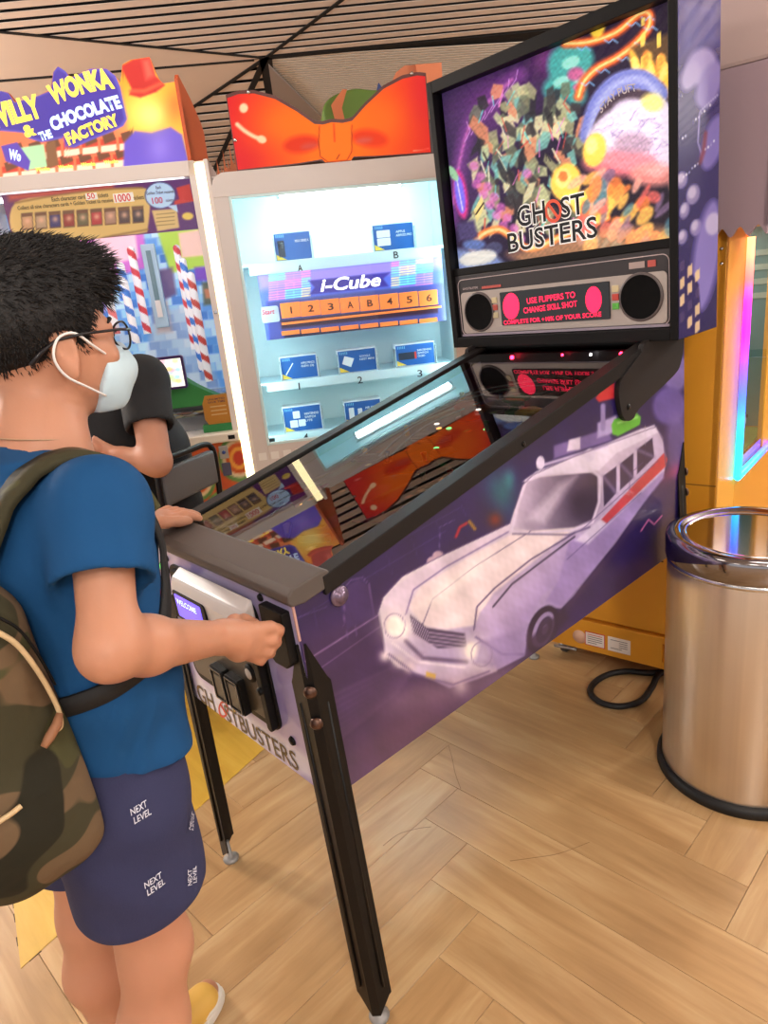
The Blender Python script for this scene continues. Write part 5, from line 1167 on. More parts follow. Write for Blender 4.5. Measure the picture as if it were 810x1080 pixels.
for (x, y) in ((.0, .05), (.46, .05), (.0, .8), (.46, .8)):
    c_ = lathe('caster', [(.012, .06), (.012, .045), (.026, .04), (.028, .025)], (x, y, 0), mat('caster_metal', (170, 168, 166), .3, .6), cl, 16)
    lathe('wheel', [(0, -.012), (.024, -.012), (.026, -.008), (.026, .008), (.024, .012), (0, .012)], (x, y, .026), mat('wheel_grey', (70, 68, 68), .5), c_, 20, 0)
tube('caster_lever', [(-.03, .02, .03), (.02, .01, .04), (.06, .01, .042)], .006, mat('caster_metal'), cl, seg=6)
# front frame, neon, glass, interior
n0 = CF.hit((790, 250), 0, cx1+.006); n1 = CF.hit((776, 503), 0, cx1+.006); nz0, nz1, ny = n1[2], n0[2], (n0[1]+n1[1])/2
box('front_post', (cx1-.02, 0, .06), (cx1, ny+.02, 1.46), mat('claw_post', (232, 168, 60), .35), cl, .003)
box('front_lower', (cx1-.02, ny+.02, .06), (cx1, cyd, nz0-.03), YB, cl, .003)
box('front_post', (cx1-.02, cyd-ny-.02, nz0-.03), (cx1, cyd, 1.46), mat('claw_post'), cl, .003)
def neon_tube(name, pts, c0s, r=.011):
    P = np.array(pts); n_ = len(P); T = np.gradient(P, axis=0); T /= np.linalg.norm(T, axis=1)[:, None]; V = []; C_ = []; F = []; sg_ = 10
    a1_ = np.array([1., 0, 0])
    for i in range(n_):
        b1 = np.cross(T[i], a1_); b1 /= np.linalg.norm(b1)
        for k in range(sg_): t = 2*math.pi*k/sg_; V.append(P[i]+r*(math.cos(t)*a1_+math.sin(t)*b1)); C_.append(c0s[i])
    for i in range(n_-1):
        for k in range(sg_): F.append((i*sg_+k, i*sg_+(k+1) % sg_, (i+1)*sg_+(k+1) % sg_, (i+1)*sg_+k))
    o = mo(name, V, F, artmat('neon_glow', .4, 3.2), cl, True, lin(np.array(C_, float)))
    o['label'] = 'glowing light tube fading from orange to magenta to cyan'
stops = np.array([(0, 40, 226, 244), (.18, 30, 170, 255), (.36, 60, 90, 255), (.5, 120, 60, 255), (.62, 220, 30, 255), (.75, 255, 40, 200), (.84, 255, 90, 90), (1, 255, 170, 110)])
tt = np.linspace(0, 1, 50); cols_ = np.stack([np.interp(tt, stops[:, 0], stops[:, i]) for i in (1, 2, 3)], 1)
neon_tube('neon_tube', [(cx1+.012, ny, nz0+(nz1-nz0)*t) for t in tt], cols_)
th = np.linspace(0, 1, 24); neon_tube('neon_tube', [(cx1+.012, ny+.5*t, nz0) for t in th], np.stack([np.interp(th, (0, .5, 1), c) for c in ((40, 40, 120), (226, 120, 60), (244, 255, 255))], 1))
box('glass_frame', (cx1-.02, ny+.012, nz0-.03), (cx1-.002, cyd-.1, nz0-.012), YB, cl)
mo('front_glass', [(cx1-.004, ny, nz0), (cx1-.004, cyd-ny, nz0), (cx1-.004, cyd-ny, 1.46), (cx1-.004, ny, 1.46)], [(0, 1, 2, 3)], thinglass('claw_glass', 1.4), cl)
box('play_floor', (-.01, .02, .705), (cx1-.03, cyd-.02, .715), mat('play_green', (110, 140, 60), .6, noise=.3, nscale=30), cl)
box('inner_wall', (.0, .021, .72), (cx1-.03, .025, 1.45), mat('inner_teal', (90, 130, 130), .4), cl); box('inner_wall', (-.005, .03, .72), (.0, cyd-.03, 1.45), mat('inner_teal'), cl); box('inner_wall', (.0, cyd-.03, .72), (cx1-.03, cyd-.025, 1.45), mat('inner_teal'), cl)
for k in range(4): box('inner_slat', (.02, cyd-.034, 1.20+k*.05), (cx1-.05, cyd-.03, 1.22+k*.05), mat('inner_slat', (150, 170, 160), .4), cl)
box('inner_glow_bar', (.05, .1, 1.44), (cx1-.1, cyd-.1, 1.455), mat('claw_fill_glow', (255, 255, 255), .4, emit=(255, 244, 236), es=6), cl)  # added glowing box, put in to brighten the dark claw interior
# toy in the machine: plain round plush, stands for itself
for k, (px_, yy, rr, c, lab) in enumerate((((806, 372), .36, .10, (226, 170, 150), 'pink plush ball inside the yellow claw machine'), ((800, 440), .15, .085, (206, 150, 206), 'lilac plush ball at the front of the claw machine'), ((812, 470), .58, .08, (150, 190, 226), 'pale blue plush ball deep in the claw machine'))):
    c0_ = CF.hit(px_, 1, yy)
    x_ = min(c0_[0], cx1-.05-rr)
    pf = Frame(CF.M @ np.array([[1, 0, 0, x_], [0, 1, 0, yy], [0, 0, 1, .716], [0, 0, 0, 1]], float))
    t_ = root('plush_toy', pf, lab, 'toy', 'plush balls in the claw machine')
    pr_ = [(rr*math.sin(a), rr*.92-rr*.92*math.cos(a)) for a in np.linspace(0.0, math.pi, 14)]
    lathe('body', pr_, (0, 0, 0), mat('plush_%d' % k, c, .9, bump=.5, bscale=120), t_, 24)
    for sx in (-1, 1): lathe('ear', [(0, 0), (rr*.28, rr*.1), (rr*.25, rr*.35), (0, rr*.45)], (sx*rr*.5, 0, rr*1.55), mat('plush_%d' % k), t_, 14)
    for sx in (-1, 1): lathe('eye', [(0, 0), (.008, .003), (.006, .007), (0, .009)], (rr*.9, sx*rr*.35, rr*1.1), BLACK, t_, 10, 0)
# canopy with scalloped skirt
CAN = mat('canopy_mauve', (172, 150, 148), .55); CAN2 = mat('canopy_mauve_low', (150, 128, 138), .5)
cz0 = CF.hit((775, 245), 1, -.02)[2]
sc_ = []
for k in range(61):
    x = cx1+.10-.30*k/60; sc_.append((x, cz0-.012*math.cos(k/60*2*math.pi*7)))
prism('canopy_skirt', [(cx1-.20, 1.80), (cx1+.10, 1.80)]+sc_, 1, -.035, -.025, CAN2, cl)
sc2 = [(y, cz0-.012*math.cos(y/.1*2*math.pi)) for y in np.linspace(cyd+.03, -.035, 80)]
prism('canopy_skirt', [(-.035, 1.80), (cyd+.03, 1.80)]+sc2, 0, cx1+.09, cx1+.10, CAN2, cl)
box('canopy_top', (cx1-.20, -.037, 1.80), (cx1+.102, cyd+.03, 2.35), CAN, cl, .01)
box('canopy_soffit', (-.03, .0, 1.46), (cx1+.09, cyd, 1.48), YB, cl)
for z_ in (1.42, 1.33): 
    q_ = CF.hit((763, 262 if z_ > 1.4 else 278), 1, -.001); lathe('bolt', [(0, -.004), (.004, -.003), (.005, 0)], (q_[0]-.005, 0, q_[2]), CHROME, cl, 10, 1)

# ---------------------------------------------------------------- stainless bin
BC_ = np.eye(4); BC_[:3, 3] = (.50, 1.19, 0); BFR = Frame(BC_)
bn = root('steel_bin', BFR, 'round brushed steel litter bin beside the pinball machine', 'bin')
STEEL = mat('brushed_steel', (216, 208, 200), .30, 1.0, noise=.16, nscale=1.6, stretch=(30, 30, .15))
lathe('bin_body', [(.200, .028), (.200, .64), (.199, .645)], (0, 0, 0), STEEL, bn, 72, caps=False)
lathe('base_ring', [(.0, .0), (.212, .0), (.214, .006), (.213, .024), (.203, .030), (.199, .030)], (0, 0, 0), mat('rubber_black', (18, 16, 16), .5), bn, 72)
lid = lathe('lid', [(.201, .640), (.206, .646), (.206, .690), (.203, .700), (.192, .706), (.178, .704), (.166, .696)], (0, 0, 0), mat('lid_steel', (150, 146, 150), .10, 1.0), bn, 72, caps=False)
lathe('lid_rim', [(.168, .694), (.166, .700), (.160, .702), (.155, .698)], (0, 0, 0), mat('rim_chrome', (226, 226, 230), .06, 1.0), lid, 72, caps=False)
lathe('lid_flap', [(.0, .6972), (.157, .6972)], (0, 0, 0), mat('flap_steel', (176, 170, 166), .08, 1.0), lid, 72, caps=False)
lathe('band', [(.2005, .628), (.2025, .631), (.2025, .636), (.2005, .639)], (0, 0, 0), CHROME, bn, 72, caps=False)

# ---------------------------------------------------------------- cable on the floor
cb = [(700, 709), (682, 709.5), (660, 708), (640, 712), (626, 721), (623, 731), (634, 741), (655, 745), (676, 739), (688, 724), (694, 712), (706, 706)]
cp = spline([WORLD.hit(p, 2, .012) for p in cb], 8)
cp[-6:, 2] = np.linspace(.013, .03, 6)
tag(tube('power_cable', cp, .0105, mat('cable_black', (22, 20, 22), .5, bump=.3, bscale=150), None, seg=10), 'thick black power cable looped on the floor by the bin', 'cable')

# ---------------------------------------------------------------- stool
P1 = np.array([-.958, .297]); P2 = np.array([-1.094, .573]); bd = (P2-P1)/np.linalg.norm(P2-P1); fd = np.array([-bd[1], bd[0]]); hb = np.linalg.norm(P2-P1)/2
ctr = (P1+P2)/2+fd*.19
M_ = np.eye(4); M_[:2, 0] = -bd; M_[:2, 1] = fd; M_[:2, 3] = ctr; SF = Frame(M_)     # local y = forward, x = sitter's right
stl = root('bar_stool', SF, 'high stool with black tube frame and grey padded backrest', 'stool')
GV = mat('stool_vinyl', (96, 98, 100), .42, bump=.08, bscale=90); TB = mat('stool_tube', (24, 23, 25), .3, .3)
prism('seat', rrect(-.18, -.17, .18, .19, .05, 5), 2, .60, .655, GV, stl, .012, 3)
bp_ = box('backrest', (-hb+.012, -.202, .775), (hb-.012, -.172, .895), GV, stl, .012, 3)
tube('back_frame', spline([(-hb, -.15, .60), (-hb, -.18, .70), (-hb, -.19, .86), (-hb+.012, -.19, .905), (-hb+.05, -.19, .922), (0, -.19, .922), (hb-.05, -.19, .922), (hb-.012, -.19, .905), (hb, -.19, .86), (hb, -.18, .70), (hb, -.15, .60)], 6), .0105, TB, stl)
for sx in (-1, 1):
    for sy in (-1, 1): tube('leg', [(sx*.14, sy*.14, .60), (sx*.19, sy*.19, 0.008)], .012, TB, stl); 
    for sy in (-1, 1): lathe('rubber_foot', [(0, 0), (.016, 0), (.015, .02), (.012, .022)], (sx*.19, sy*.19, 0), BLACK, stl, 12)
tube('foot_ring', [(.178*math.cos(t)*1.3, .178*math.sin(t)*1.3, .20) for t in np.linspace(0, 2*math.pi, 32, endpoint=False)], .009, TB, stl, closed=True)
# ================================================================== PEOPLE (smooth-blended volumes turned into one continuous mesh)
class Vol:
    def __init__(s, lo, hi, h):
        s.lo = np.array(lo, float); s.h = h; s.n = np.ceil((np.array(hi)-s.lo)/h).astype(int)+1
        s.D = np.full(tuple(s.n), .5, np.float32)
    def reg(s, lo, hi):
        a = np.clip(np.floor((np.array(lo)-s.lo)/s.h).astype(int), 0, s.n-1); b = np.clip(np.ceil((np.array(hi)-s.lo)/s.h).astype(int)+1, 1, s.n)
        sl = tuple(slice(a[i], b[i]) for i in range(3))
        ax = [(s.lo[i]+s.h*np.arange(a[i], b[i])).astype(np.float32) for i in range(3)]
        G = np.meshgrid(*ax, indexing='ij'); return sl, np.stack(G, -1)
    def op(s, f, lo, hi, k=0.0, sub=False, inter=False):
        sl, P = s.reg(lo, hi); d = f(P).astype(np.float32); c = s.D[sl]
        if sub:
            d = -d; s.D[sl] = np.maximum(c, d) if k <= 0 else np.maximum(c, d)+np.maximum(k-np.abs(c-d), 0)**2/(4*k)
        else:
            s.D[sl] = np.minimum(c, d) if k <= 0 else np.minimum(c, d)-np.maximum(k-np.abs(c-d), 0)**2/(4*k)
    def cone(s, a, b, ra, rb, k=0.02, sq=None, sub=False, cutp=None):
        a = np.array(a, float); b = np.array(b, float); e = b-a; L2 = e @ e+1e-12
        def f(P):
            w = P-a.astype(np.float32); t = np.clip((w @ e.astype(np.float32))/L2, 0, 1); q = w-t[..., None]*e.astype(np.float32)
            if sq is not None:
                n = np.array(sq[0], float); n /= np.linalg.norm(n); q = q+n.astype(np.float32)*((q @ n.astype(np.float32))*(1/sq[1]-1))[..., None]
            d = np.sqrt((q*q).sum(-1))-(ra+(rb-ra)*t)
            return d if cutp is None else np.maximum(d, (P-np.array(cutp[0], np.float32)) @ np.array(cutp[1], np.float32)+.036*np.clip((1-(d+ra+(rb-ra)*t)/(.84*(ra+(rb-ra)*t)))*5, 0, 1))
        r = max(ra, rb)*max(1, sq[1] if sq is not None else 1)+k+.02; s.op(f, np.minimum(a, b)-r, np.maximum(a, b)+r, k, sub)
    def ell(s, c, r, R=None, k=0.02, sub=False):
        c = np.array(c, float); r = np.array(r, np.float32); R = np.eye(3) if R is None else np.array(R)
        def f(P):
            q = (P-c.astype(np.float32)) @ R.T.astype(np.float32); k0 = np.sqrt(((q/r)**2).sum(-1)); k1 = np.sqrt(((q/(r*r))**2).sum(-1))+1e-9
            return k0*(k0-1)/k1
        m_ = float(r.max())+k+.02; s.op(f, c-m_, c+m_, k, sub)
    def rbox(s, c, hsz, rr, R=None, k=0.02):
        c = np.array(c, float); hsz = np.array(hsz, np.float32); R = np.eye(3) if R is None else np.array(R)
        def f(P):
            q = np.abs((P-c.astype(np.float32)) @ R.T.astype(np.float32))-(hsz-rr); o = np.maximum(q, 0)
            return np.sqrt((o*o).sum(-1))+np.minimum(q.max(-1), 0)-rr
        m_ = float(np.linalg.norm(hsz))+k+.02; s.op(f, c-m_, c+m_, k)
    def cut(s, f):      # keep only where f(P) <= 0
        sl, P = s.reg(s.lo, s.lo+s.h*s.n); s.D = np.maximum(s.D, f(P).astype(np.float32))
    def mesh(s, smooth=2):
        D = s.D; ins = D < 0
        n = D.shape; cells = np.zeros((n[0]-1, n[1]-1, n[2]-1), bool); first = ins[:-1, :-1, :-1]
        for dx in (0, 1):
            for dy in (0, 1):
                for dz in (0, 1):
                    cells |= ins[dx:n[0]-1+dx, dy:n[1]-1+dy, dz:n[2]-1+dz] != first
        ijk = np.argwhere(cells); N = len(ijk); idx = -np.ones(cells.shape, np.int64); idx[tuple(ijk.T)] = np.arange(N)
        acc = np.zeros((N, 3)); cnt = np.zeros(N)
        cor = np.array([(a, b, c) for a in (0, 1) for b in (0, 1) for c in (0, 1)])
        for i in range(8):
            for j in range(i+1, 8):
                if np.abs(cor[i]-cor[j]).sum() != 1: continue
                A = D[tuple((ijk+cor[i]).T)]; B = D[tuple((ijk+cor[j]).T)]; m_ = (A < 0) != (B < 0)
                t = A[m_]/(A[m_]-B[m_]); acc[m_] += cor[i]+(cor[j]-cor[i])*t[:, None]; cnt[m_] += 1
        V = s.lo+s.h*(ijk+acc/cnt[:, None]); F = []
        for ax in range(3):
            a = [slice(None)]*3; b = [slice(None)]*3; a[ax] = slice(0, -1); b[ax] = slice(1, None)
            ch = ins[tuple(a)] != ins[tuple(b)]; e = np.argwhere(ch); o1, o2 = [(1, 2), (2, 0), (0, 1)][ax]
            e = e[(e[:, o1] > 0) & (e[:, o2] > 0) & (e[:, o1] < n[o1]-1) & (e[:, o2] < n[o2]-1)]
            def cid(d1, d2):
                q = e.copy(); q[:, o1] -= d1; q[:, o2] -= d2; return idx[tuple(q.T)]
            Q = np.stack([cid(1, 1), cid(0, 1), cid(0, 0), cid(1, 0)], 1); fl = ins[tuple(e.T)]
            Q[~fl] = Q[~fl][:, ::-1]; F.append(Q)
        F = np.concatenate(F); F = F[(F >= 0).all(1)]
        for _ in range(smooth):
            S = np.zeros_like(V); c = np.zeros(N)
            for i in range(4):
                np.add.at(S, F[:, i], V[F[:, (i+1) % 4]]); np.add.at(c, F[:, i], 1); np.add.at(S, F[:, (i+1) % 4], V[F[:, i]]); np.add.at(c, F[:, (i+1) % 4], 1)
            V = V*.5+.5*S/np.maximum(c, 1)[:, None]
        return V, F
def fmo(name, V, F, mt, parent=None, col=None):
    me = bpy.data.meshes.new(name); me.vertices.add(len(V)); me.vertices.foreach_set('co', V.astype(np.float32).ravel())
    me.loops.add(F.size); me.loops.foreach_set('vertex_index', F.astype(np.int32).ravel()); me.polygons.add(len(F))
    me.polygons.foreach_set('loop_start', np.arange(0, F.size, 4, dtype=np.int32)); me.polygons.foreach_set('use_smooth', np.ones(len(F), bool))
    me.update(calc_edges=True); me.validate()
    if col is not None:
        at = me.color_attributes.new('Col', 'FLOAT_COLOR', 'POINT'); at.data.foreach_set('color', np.concatenate([lin(col), np.ones((len(V), 1))], 1).astype(np.float32).ravel())
    me.materials.append(mt); return link(bpy.data.objects.new(name, me), parent)
def dropfaces(V, F, test):
    c = V[F].mean(1); nrm = np.cross(V[F[:, 2]]-V[F[:, 0]], V[F[:, 3]]-V[F[:, 1]]); nrm /= np.linalg.norm(nrm, axis=1)[:, None]+1e-12
    return F[~test(c, nrm)]
def opensmooth(V, F, n_in=3, n_b=14):
    V = V.copy(); E = np.concatenate([F[:, [i, (i+1) % 4]] for i in range(4)]); key = np.sort(E, 1); u, inv, cnt = np.unique(key, axis=0, return_inverse=True, return_counts=True)
    be = u[cnt == 1]; isb = np.zeros(len(V), bool); isb[be.ravel()] = True
    for it in range(max(n_in, n_b)):
        if it < n_in:
            S = np.zeros_like(V); c = np.zeros(len(V))
            np.add.at(S, u[:, 0], V[u[:, 1]]); np.add.at(S, u[:, 1], V[u[:, 0]]); np.add.at(c, u[:, 0], 1); np.add.at(c, u[:, 1], 1)
            m_ = ~isb & (c > 0); V[m_] = V[m_]*.5+.5*S[m_]/c[m_][:, None]
        S = np.zeros_like(V); c = np.zeros(len(V))
        np.add.at(S, be[:, 0], V[be[:, 1]]); np.add.at(S, be[:, 1], V[be[:, 0]]); np.add.at(c, be[:, 0], 1); np.add.at(c, be[:, 1], 1)
        m_ = c > 0; V[m_] = V[m_]*.5+.5*S[m_]/c[m_][:, None]
    return V
def skinmat(name, c, sss=.12):
    m = mat(name, c, .5, noise=.05, nscale=14, bump=.03, bscale=240); b = m.node_tree.nodes['Principled BSDF']
    b.inputs['Subsurface Weight'].default_value = sss; b.inputs['Subsurface Radius'].default_value = (.9, .35, .2); b.inputs['Subsurface Scale'].default_value = .012
    return m
def at(px, t):
    return CAM+t*(_fwd+(px[0]-405)/FPX*_r-(px[1]-540)/FPX*_u)
A3 = np.array
# ---------------------------------------------------------------- boy at the front of the pinball machine
HD = A3([.105, -.243, 1.350]); hy = math.radians(7); HS = .94
HR = np.stack([A3([math.cos(hy), math.sin(hy), 0]), A3([-math.sin(hy), math.cos(hy), 0]), A3([0, 0, 1.])])   # rows right, forward, up
def hd(r, f, u): return HD+HS*(HR[0]*r+HR[1]*f+HR[2]*u)
J = dict(neck=A3([.125, -.285, 1.210]), rsh=A3([.286, -.278, 1.155]), lsh=A3([-.01, -.265, 1.165]), rel=A3([.376, -.331, 1.012]), lel=A3([-.125, -.150, 1.03]),
         rwr=A3([.264, -.142, .908]), lwr=A3([-.235, -.062, .972]), chest=A3([.143, -.298, 1.06]), waist=A3([.150, -.308, .90]), hip=A3([.155, -.325, .80]),
         rhip=A3([.220, -.33, .76]), lhip=A3([.090, -.33, .76]), rkn=A3([.238, -.338, .44]), lkn=A3([.086, -.382, .44]), ran=A3([.243, -.385, .09]), lan=A3([.062, -.385, .09]))
boy_root = root('person', Frame(np.array([[1, 0, 0, .15], [0, 1, 0, -.35], [0, 0, 1, 0], [0, 0, 0, 1]], float)), 'person in blue T-shirt, navy shorts and face mask playing the pinball machine', 'person')
OFF = A3([.15, -.35, 0])
SK = skinmat('skin_warm', (192, 136, 108))
v = Vol((-.33, -.52, -.01), (.48, .14, 1.52), .0045)
# head and face
v.ell(hd(0, -.006, .022), (.074*HS, .094*HS, .088*HS), HR, .01); v.ell(hd(0, .030, -.040), (.056*HS, .062*HS, .062*HS), HR, .03); v.ell(hd(0, .052, -.082), (.030*HS, .034*HS, .026*HS), HR, .03)
v.ell(hd(0, .082, .012), (.045*HS, .012*HS, .010*HS), HR, .02); v.cone(hd(0, .088, .005), hd(0, .104, -.030), .008, .013, .015); v.ell(hd(0, .086, -.058), (.022*HS, .012*HS, .010*HS), HR, .012)
for sx in (-1, 1):
    v.ell(hd(sx*.036, .070, -.030), (.022*HS, .018*HS, .018*HS), HR, .02)
    v.ell(hd(sx*.030, .083, .000), (.016*HS, .007*HS, .009*HS), HR, .006, sub=True); v.ell(hd(sx*.030, .079, .0), (.0125*HS, .0125*HS, .0125*HS), HR, .004)
    e0 = hd(sx*.078, -.008, -.018); v.ell(e0, (.010*HS, .019*HS, .031*HS), HR, .010); v.ell(hd(sx*.088, -.005, -.014), (.006*HS, .011*HS, .019*HS), HR, .004, sub=True); v.ell(hd(sx*.080, -.004, -.046), (.007*HS, .010*HS, .010*HS), HR, .006)
# neck, torso, arms, legs
v.cone(hd(0, -.022, -.055), J['neck'], .047, .053, .03); v.cone(J['neck'], J['chest'], .055, .095, .04)
v.cone(J['chest'], J['waist'], .092, .095, .04, (A3([1, 0, 0]), 1.22)); v.cone(J['waist'], J['hip'], .092, .100, .05, (A3([1, 0, 0]), 1.35))
for s_ in 'rl':
    v.cone(J['chest']+A3([0, 0, .04]), J[s_+'sh'], .06, .036, .02); v.cone(J[s_+'sh'], J[s_+'el'], .037, .032, .006)
    m1 = J[s_+'el']*.72+J[s_+'wr']*.28; v.cone(J[s_+'el'], m1, .0325, .0345, .03); v.cone(m1, J[s_+'wr'], .0345, .0235, .02)
    v.cone(J[s_+'hip'], J[s_+'kn'], .078, .048, .03); c_ = J[s_+'kn']*.65+J[s_+'an']*.35+A3([0, -.012, 0]); v.cone(J[s_+'kn'], c_, .048, .050, .03); v.cone(c_, J[s_+'an'], .050, .033, .03)
    v.ell(J[s_+'kn']+A3([0, .030, .01]), (.034, .026, .042), None, .02)
tl = A3([.018, -.215, .03]); v.cone(J['lan'], A3([.06, -.39, .035]), .035, .034, .02); v.cone(A3([.06, -.37, .03]), tl, .03, .026, .02)
tr = A3([.235, -.215, .03]); v.cone(J['ran'], A3([.243, -.395, .035]), .035, .034, .02); v.cone(A3([.243, -.375, .03]), tr, .03, .026, .02)
# right hand closing on the launch knob
def finger(pts, rs, k=.006):
    for a, b, ra, rb in zip(pts[:-1], pts[1:], rs[:-1], rs[1:]): v.cone(a, b, ra, rb, k)
pk = A3([.246, -.096, .872])
v.cone(J['rwr'], A3([.257, -.118, .892]), .0245, .026, .015); v.cone(A3([.258, -.118, .893]), A3([.250, -.086, .884]), .022, .017, .012, (A3([0, .3, -1]), 1.3)); v.cone(A3([.252, -.116, .874]), A3([.245, -.088, .858]), .020, .016, .014, (A3([0, .3, -1]), 1.25))
finger([A3([.252, -.086, .893]), A3([.255, -.058, .886]), A3([.249, -.040, .872]), A3([.240, -.033, .862])], (.0125, .0105, .0095, .0085), .004)
finger([A3([.250, -.083, .876]), A3([.255, -.060, .864]), A3([.245, -.047, .850]), A3([.232, -.046, .846])], (.0125, .0105, .0095, .0085), .004)
finger([A3([.246, -.086, .860]), A3([.250, -.066, .845]), A3([.238, -.056, .833]), A3([.225, -.058, .832])], (.012, .010, .009, .008), .004)
finger([A3([.241, -.094, .848]), A3([.242, -.078, .832]), A3([.230, -.070, .822]), A3([.220, -.074, .822])], (.011, .009, .008, .0075), .004)
finger([A3([.243, -.120, .900]), A3([.222, -.100, .902]), A3([.212, -.078, .892]), A3([.212, -.060, .880])], (.015, .012, .0105, .009), .008)
# left hand lying flat on the corner of the table
v.cone(J['lwr'], A3([-.238, -.03, .966]), .024, .025, .014, (A3([1, 0, 0]), 1.2)); v.cone(A3([-.238, -.03, .965]), A3([-.240, .008, .960]), .020, .017, .012, (A3([1, 0, 0]), 1.9))
for k_, (dx, L_) in enumerate(((-.033, .045), (-.012, .055), (.010, .060), (.030, .052))):
    b0 = A3([-.240+dx, .012, .960]); finger([b0, b0+A3([dx*.15, L_*.5, .003]), b0+A3([dx*.2, L_*.85, -.006]), b0+A3([dx*.2, L_*1.1, -.014])], (.0115, .010, .009, .008), .004)
finger([A3([-.215, -.035, .965]), A3([-.195, -.010, .962]), A3([-.185, .018, .958]), A3([-.183, .036, .954])], (.014, .012, .0105, .009), .008)
V, F = v.mesh(2); body = fmo('body', V-OFF, F, SK, boy_root)
# hair
hv = Vol(HD-A3([.13, .16, .13]), HD+A3([.13, .16, .16]), .004)
hv.ell(hd(0, -.014, .038), (.085*HS, .110*HS, .093*HS), HR, .01); hv.ell(hd(0, .058, .088), (.062*HS, .052*HS, .034*HS), HR, .03); hv.ell(hd(0, -.01, .092), (.072*HS, .088*HS, .040*HS), HR, .03)
def hairline(P):
    q = (P-HD) @ HR.T.astype(np.float32)/HS; f = q[..., 1]; u = q[..., 2]
    h_ = np.interp(f, [-.13, -.055, -.03, -.022, .012, .02, .03, .05, .07, .12], [-.075, -.075, -.045, .012, .012, -.022, -.020, .030, .050, .056]).astype(np.float32)
    return (h_-u)*.6
hv.cut(hairline)
HV, HF = hv.mesh(1)
hn = np.cross(HV[HF[:, 2]]-HV[HF[:, 0]], HV[HF[:, 3]]-HV[HF[:, 1]]); hn /= np.linalg.norm(hn, axis=1)[:, None]+1e-9; hc = HV[HF].mean(1)
HAIR = mat('hair_black', (22, 18, 18), .62, noise=.2, nscale=40, bump=.4, bscale=300)
hair = fmo('hair', HV-OFF, HF, HAIR, boy_root)
loc = (hc-HD) @ HR.T; sv = []; sf = []
pick = rng.choice(len(hc), 6500, replace=True)
for i in pick:
    p, n_, l = hc[i], hn[i], loc[i]
    top = np.clip((l[2]-.02)/.08, 0, 1)
    if l[2] < -.02 and rng.random() < .5: continue
    dr_ = n_*(.30+.12*top)+HR[1]*(.35+.75*top)+HR[2]*(.12*top-.55*(1-top))+rng.normal(0, .22, 3); dr_ /= np.linalg.norm(dr_)
    L_ = (.009+.013*top+.008*(l[1] > .06))*rng.uniform(.6, 1.2); a = np.cross(dr_, rng.normal(0, 1, 3)); a /= np.linalg.norm(a); b_ = np.cross(dr_, a); w_ = .0011
    base = len(sv); sv += [p-n_*.003+a*w_, p-n_*.003-a*.5*w_+b_*w_*.87, p-n_*.003-a*.5*w_-b_*w_*.87]; mid = p+dr_*L_*.55+n_*.001
    sv += [mid+a*w_*.7, mid-a*.35*w_+b_*w_*.6, mid-a*.35*w_-b_*w_*.6, p+dr_*L_+HR[2]*-.002]
    for k in range(3): sf.append((base+k, base+(k+1) % 3, base+3+(k+1) % 3, base+3+k)); sf.append((base+3+k, base+3+(k+1) % 3, base+6))
mo('hair_strands', A3(sv)-OFF, sf, HAIR, hair, True)
# eyes, brow, glasses
EYW = mat('eye_white', (236, 230, 226), .2); EYB = mat('eye_dark', (40, 26, 20), .15)
for sx in (-1, 1):
    ec = hd(sx*.030, .083, .0)-OFF
    lathe('eye', [(0, -.009), (.006, -.006), (.009, 0), (.006, .006), (0, .009)], ec, EYW, boy_root, 14, 1); lathe('iris', [(.0045, .0080), (.003, .0092), (0, .0096)], ec, EYB, boy_root, 12, 1)
    tube('eyebrow', [hd(sx*.016, .092, .018)-OFF, hd(sx*.032, .090, .022)-OFF, hd(sx*.048, .078, .017)-OFF], [.003, .0035, .0015], HAIR, boy_root, seg=6)
GL = mat('glasses_black', (26, 22, 26), .3); gl = None
for sx in (-1, 1):
    ring_ = [hd(sx*.034+.0255*math.cos(t), .106-.004*abs(math.cos(t)), -.004+.0205*math.sin(t)) for t in np.linspace(0, 2*math.pi, 32, endpoint=False)]
    g_ = tube('glasses_rim' if gl else 'glasses', A3(ring_)-OFF, .0017, GL, gl or boy_root, closed=True, seg=6)
    if gl is None: gl = g_
    mo('lens', A3(ring_)-OFF, [tuple(range(32))], thinglass('lens_glass', 1.5, tint=(.86, .84, .88)), gl)
    tube('temple', A3([hd(sx*.060, .104, .004), hd(sx*.074, .080, .006), hd(sx*.084, .02, .006), hd(sx*.086, -.02, .002), hd(sx*.086, -.045, -.012), hd(sx*.084, -.060, -.026)])-OFF, [.0022, .0022, .002, .002, .003, .0035], GL, gl, seg=6)
tube('bridge', A3([hd(-.010, .107, .002), hd(0, .109, .006), hd(.010, .107, .002)])-OFF, .0016, GL, gl, seg=6)
# mask
mv = Vol(HD-A3([.12, .10, .16]), HD+A3([.12, .18, .06]), .0035)
mv.ell(hd(0, .056, -.058), (.062*HS, .058*HS, .060*HS), HR, .01); mv.cone(hd(0, .098, -.018), hd(0, .104, -.05), .016, .026, .03); mv.ell(hd(0, .068, -.094), (.036*HS, .034*HS, .022*HS), HR, .02)
def maskreg(P):
    q = (P-HD) @ HR.T.astype(np.float32)/HS; r_, f, u = q[..., 0], q[..., 1], q[..., 2]
    edge = np.interp(u, [-.13, -.105, -.07, -.03, -.01], [.045, .040, .044, .062, .072]).astype(np.float32)
    top = (-.012-.35*np.abs(r_)).astype(np.float32)
    return np.maximum(np.maximum(edge-f, u-top), -.112-u)
mv.cut(maskreg); MV, MF = mv.mesh(2)
mk = fmo('face_mask', MV-OFF, MF, mat('mask_pale_blue', (196, 220, 232), .75, noise=.05, nscale=30, bump=.25, bscale=60), boy_root); mk['label'] = 'pale blue pleated face mask'
MW = mat('ear_loop', (236, 232, 230), .7)
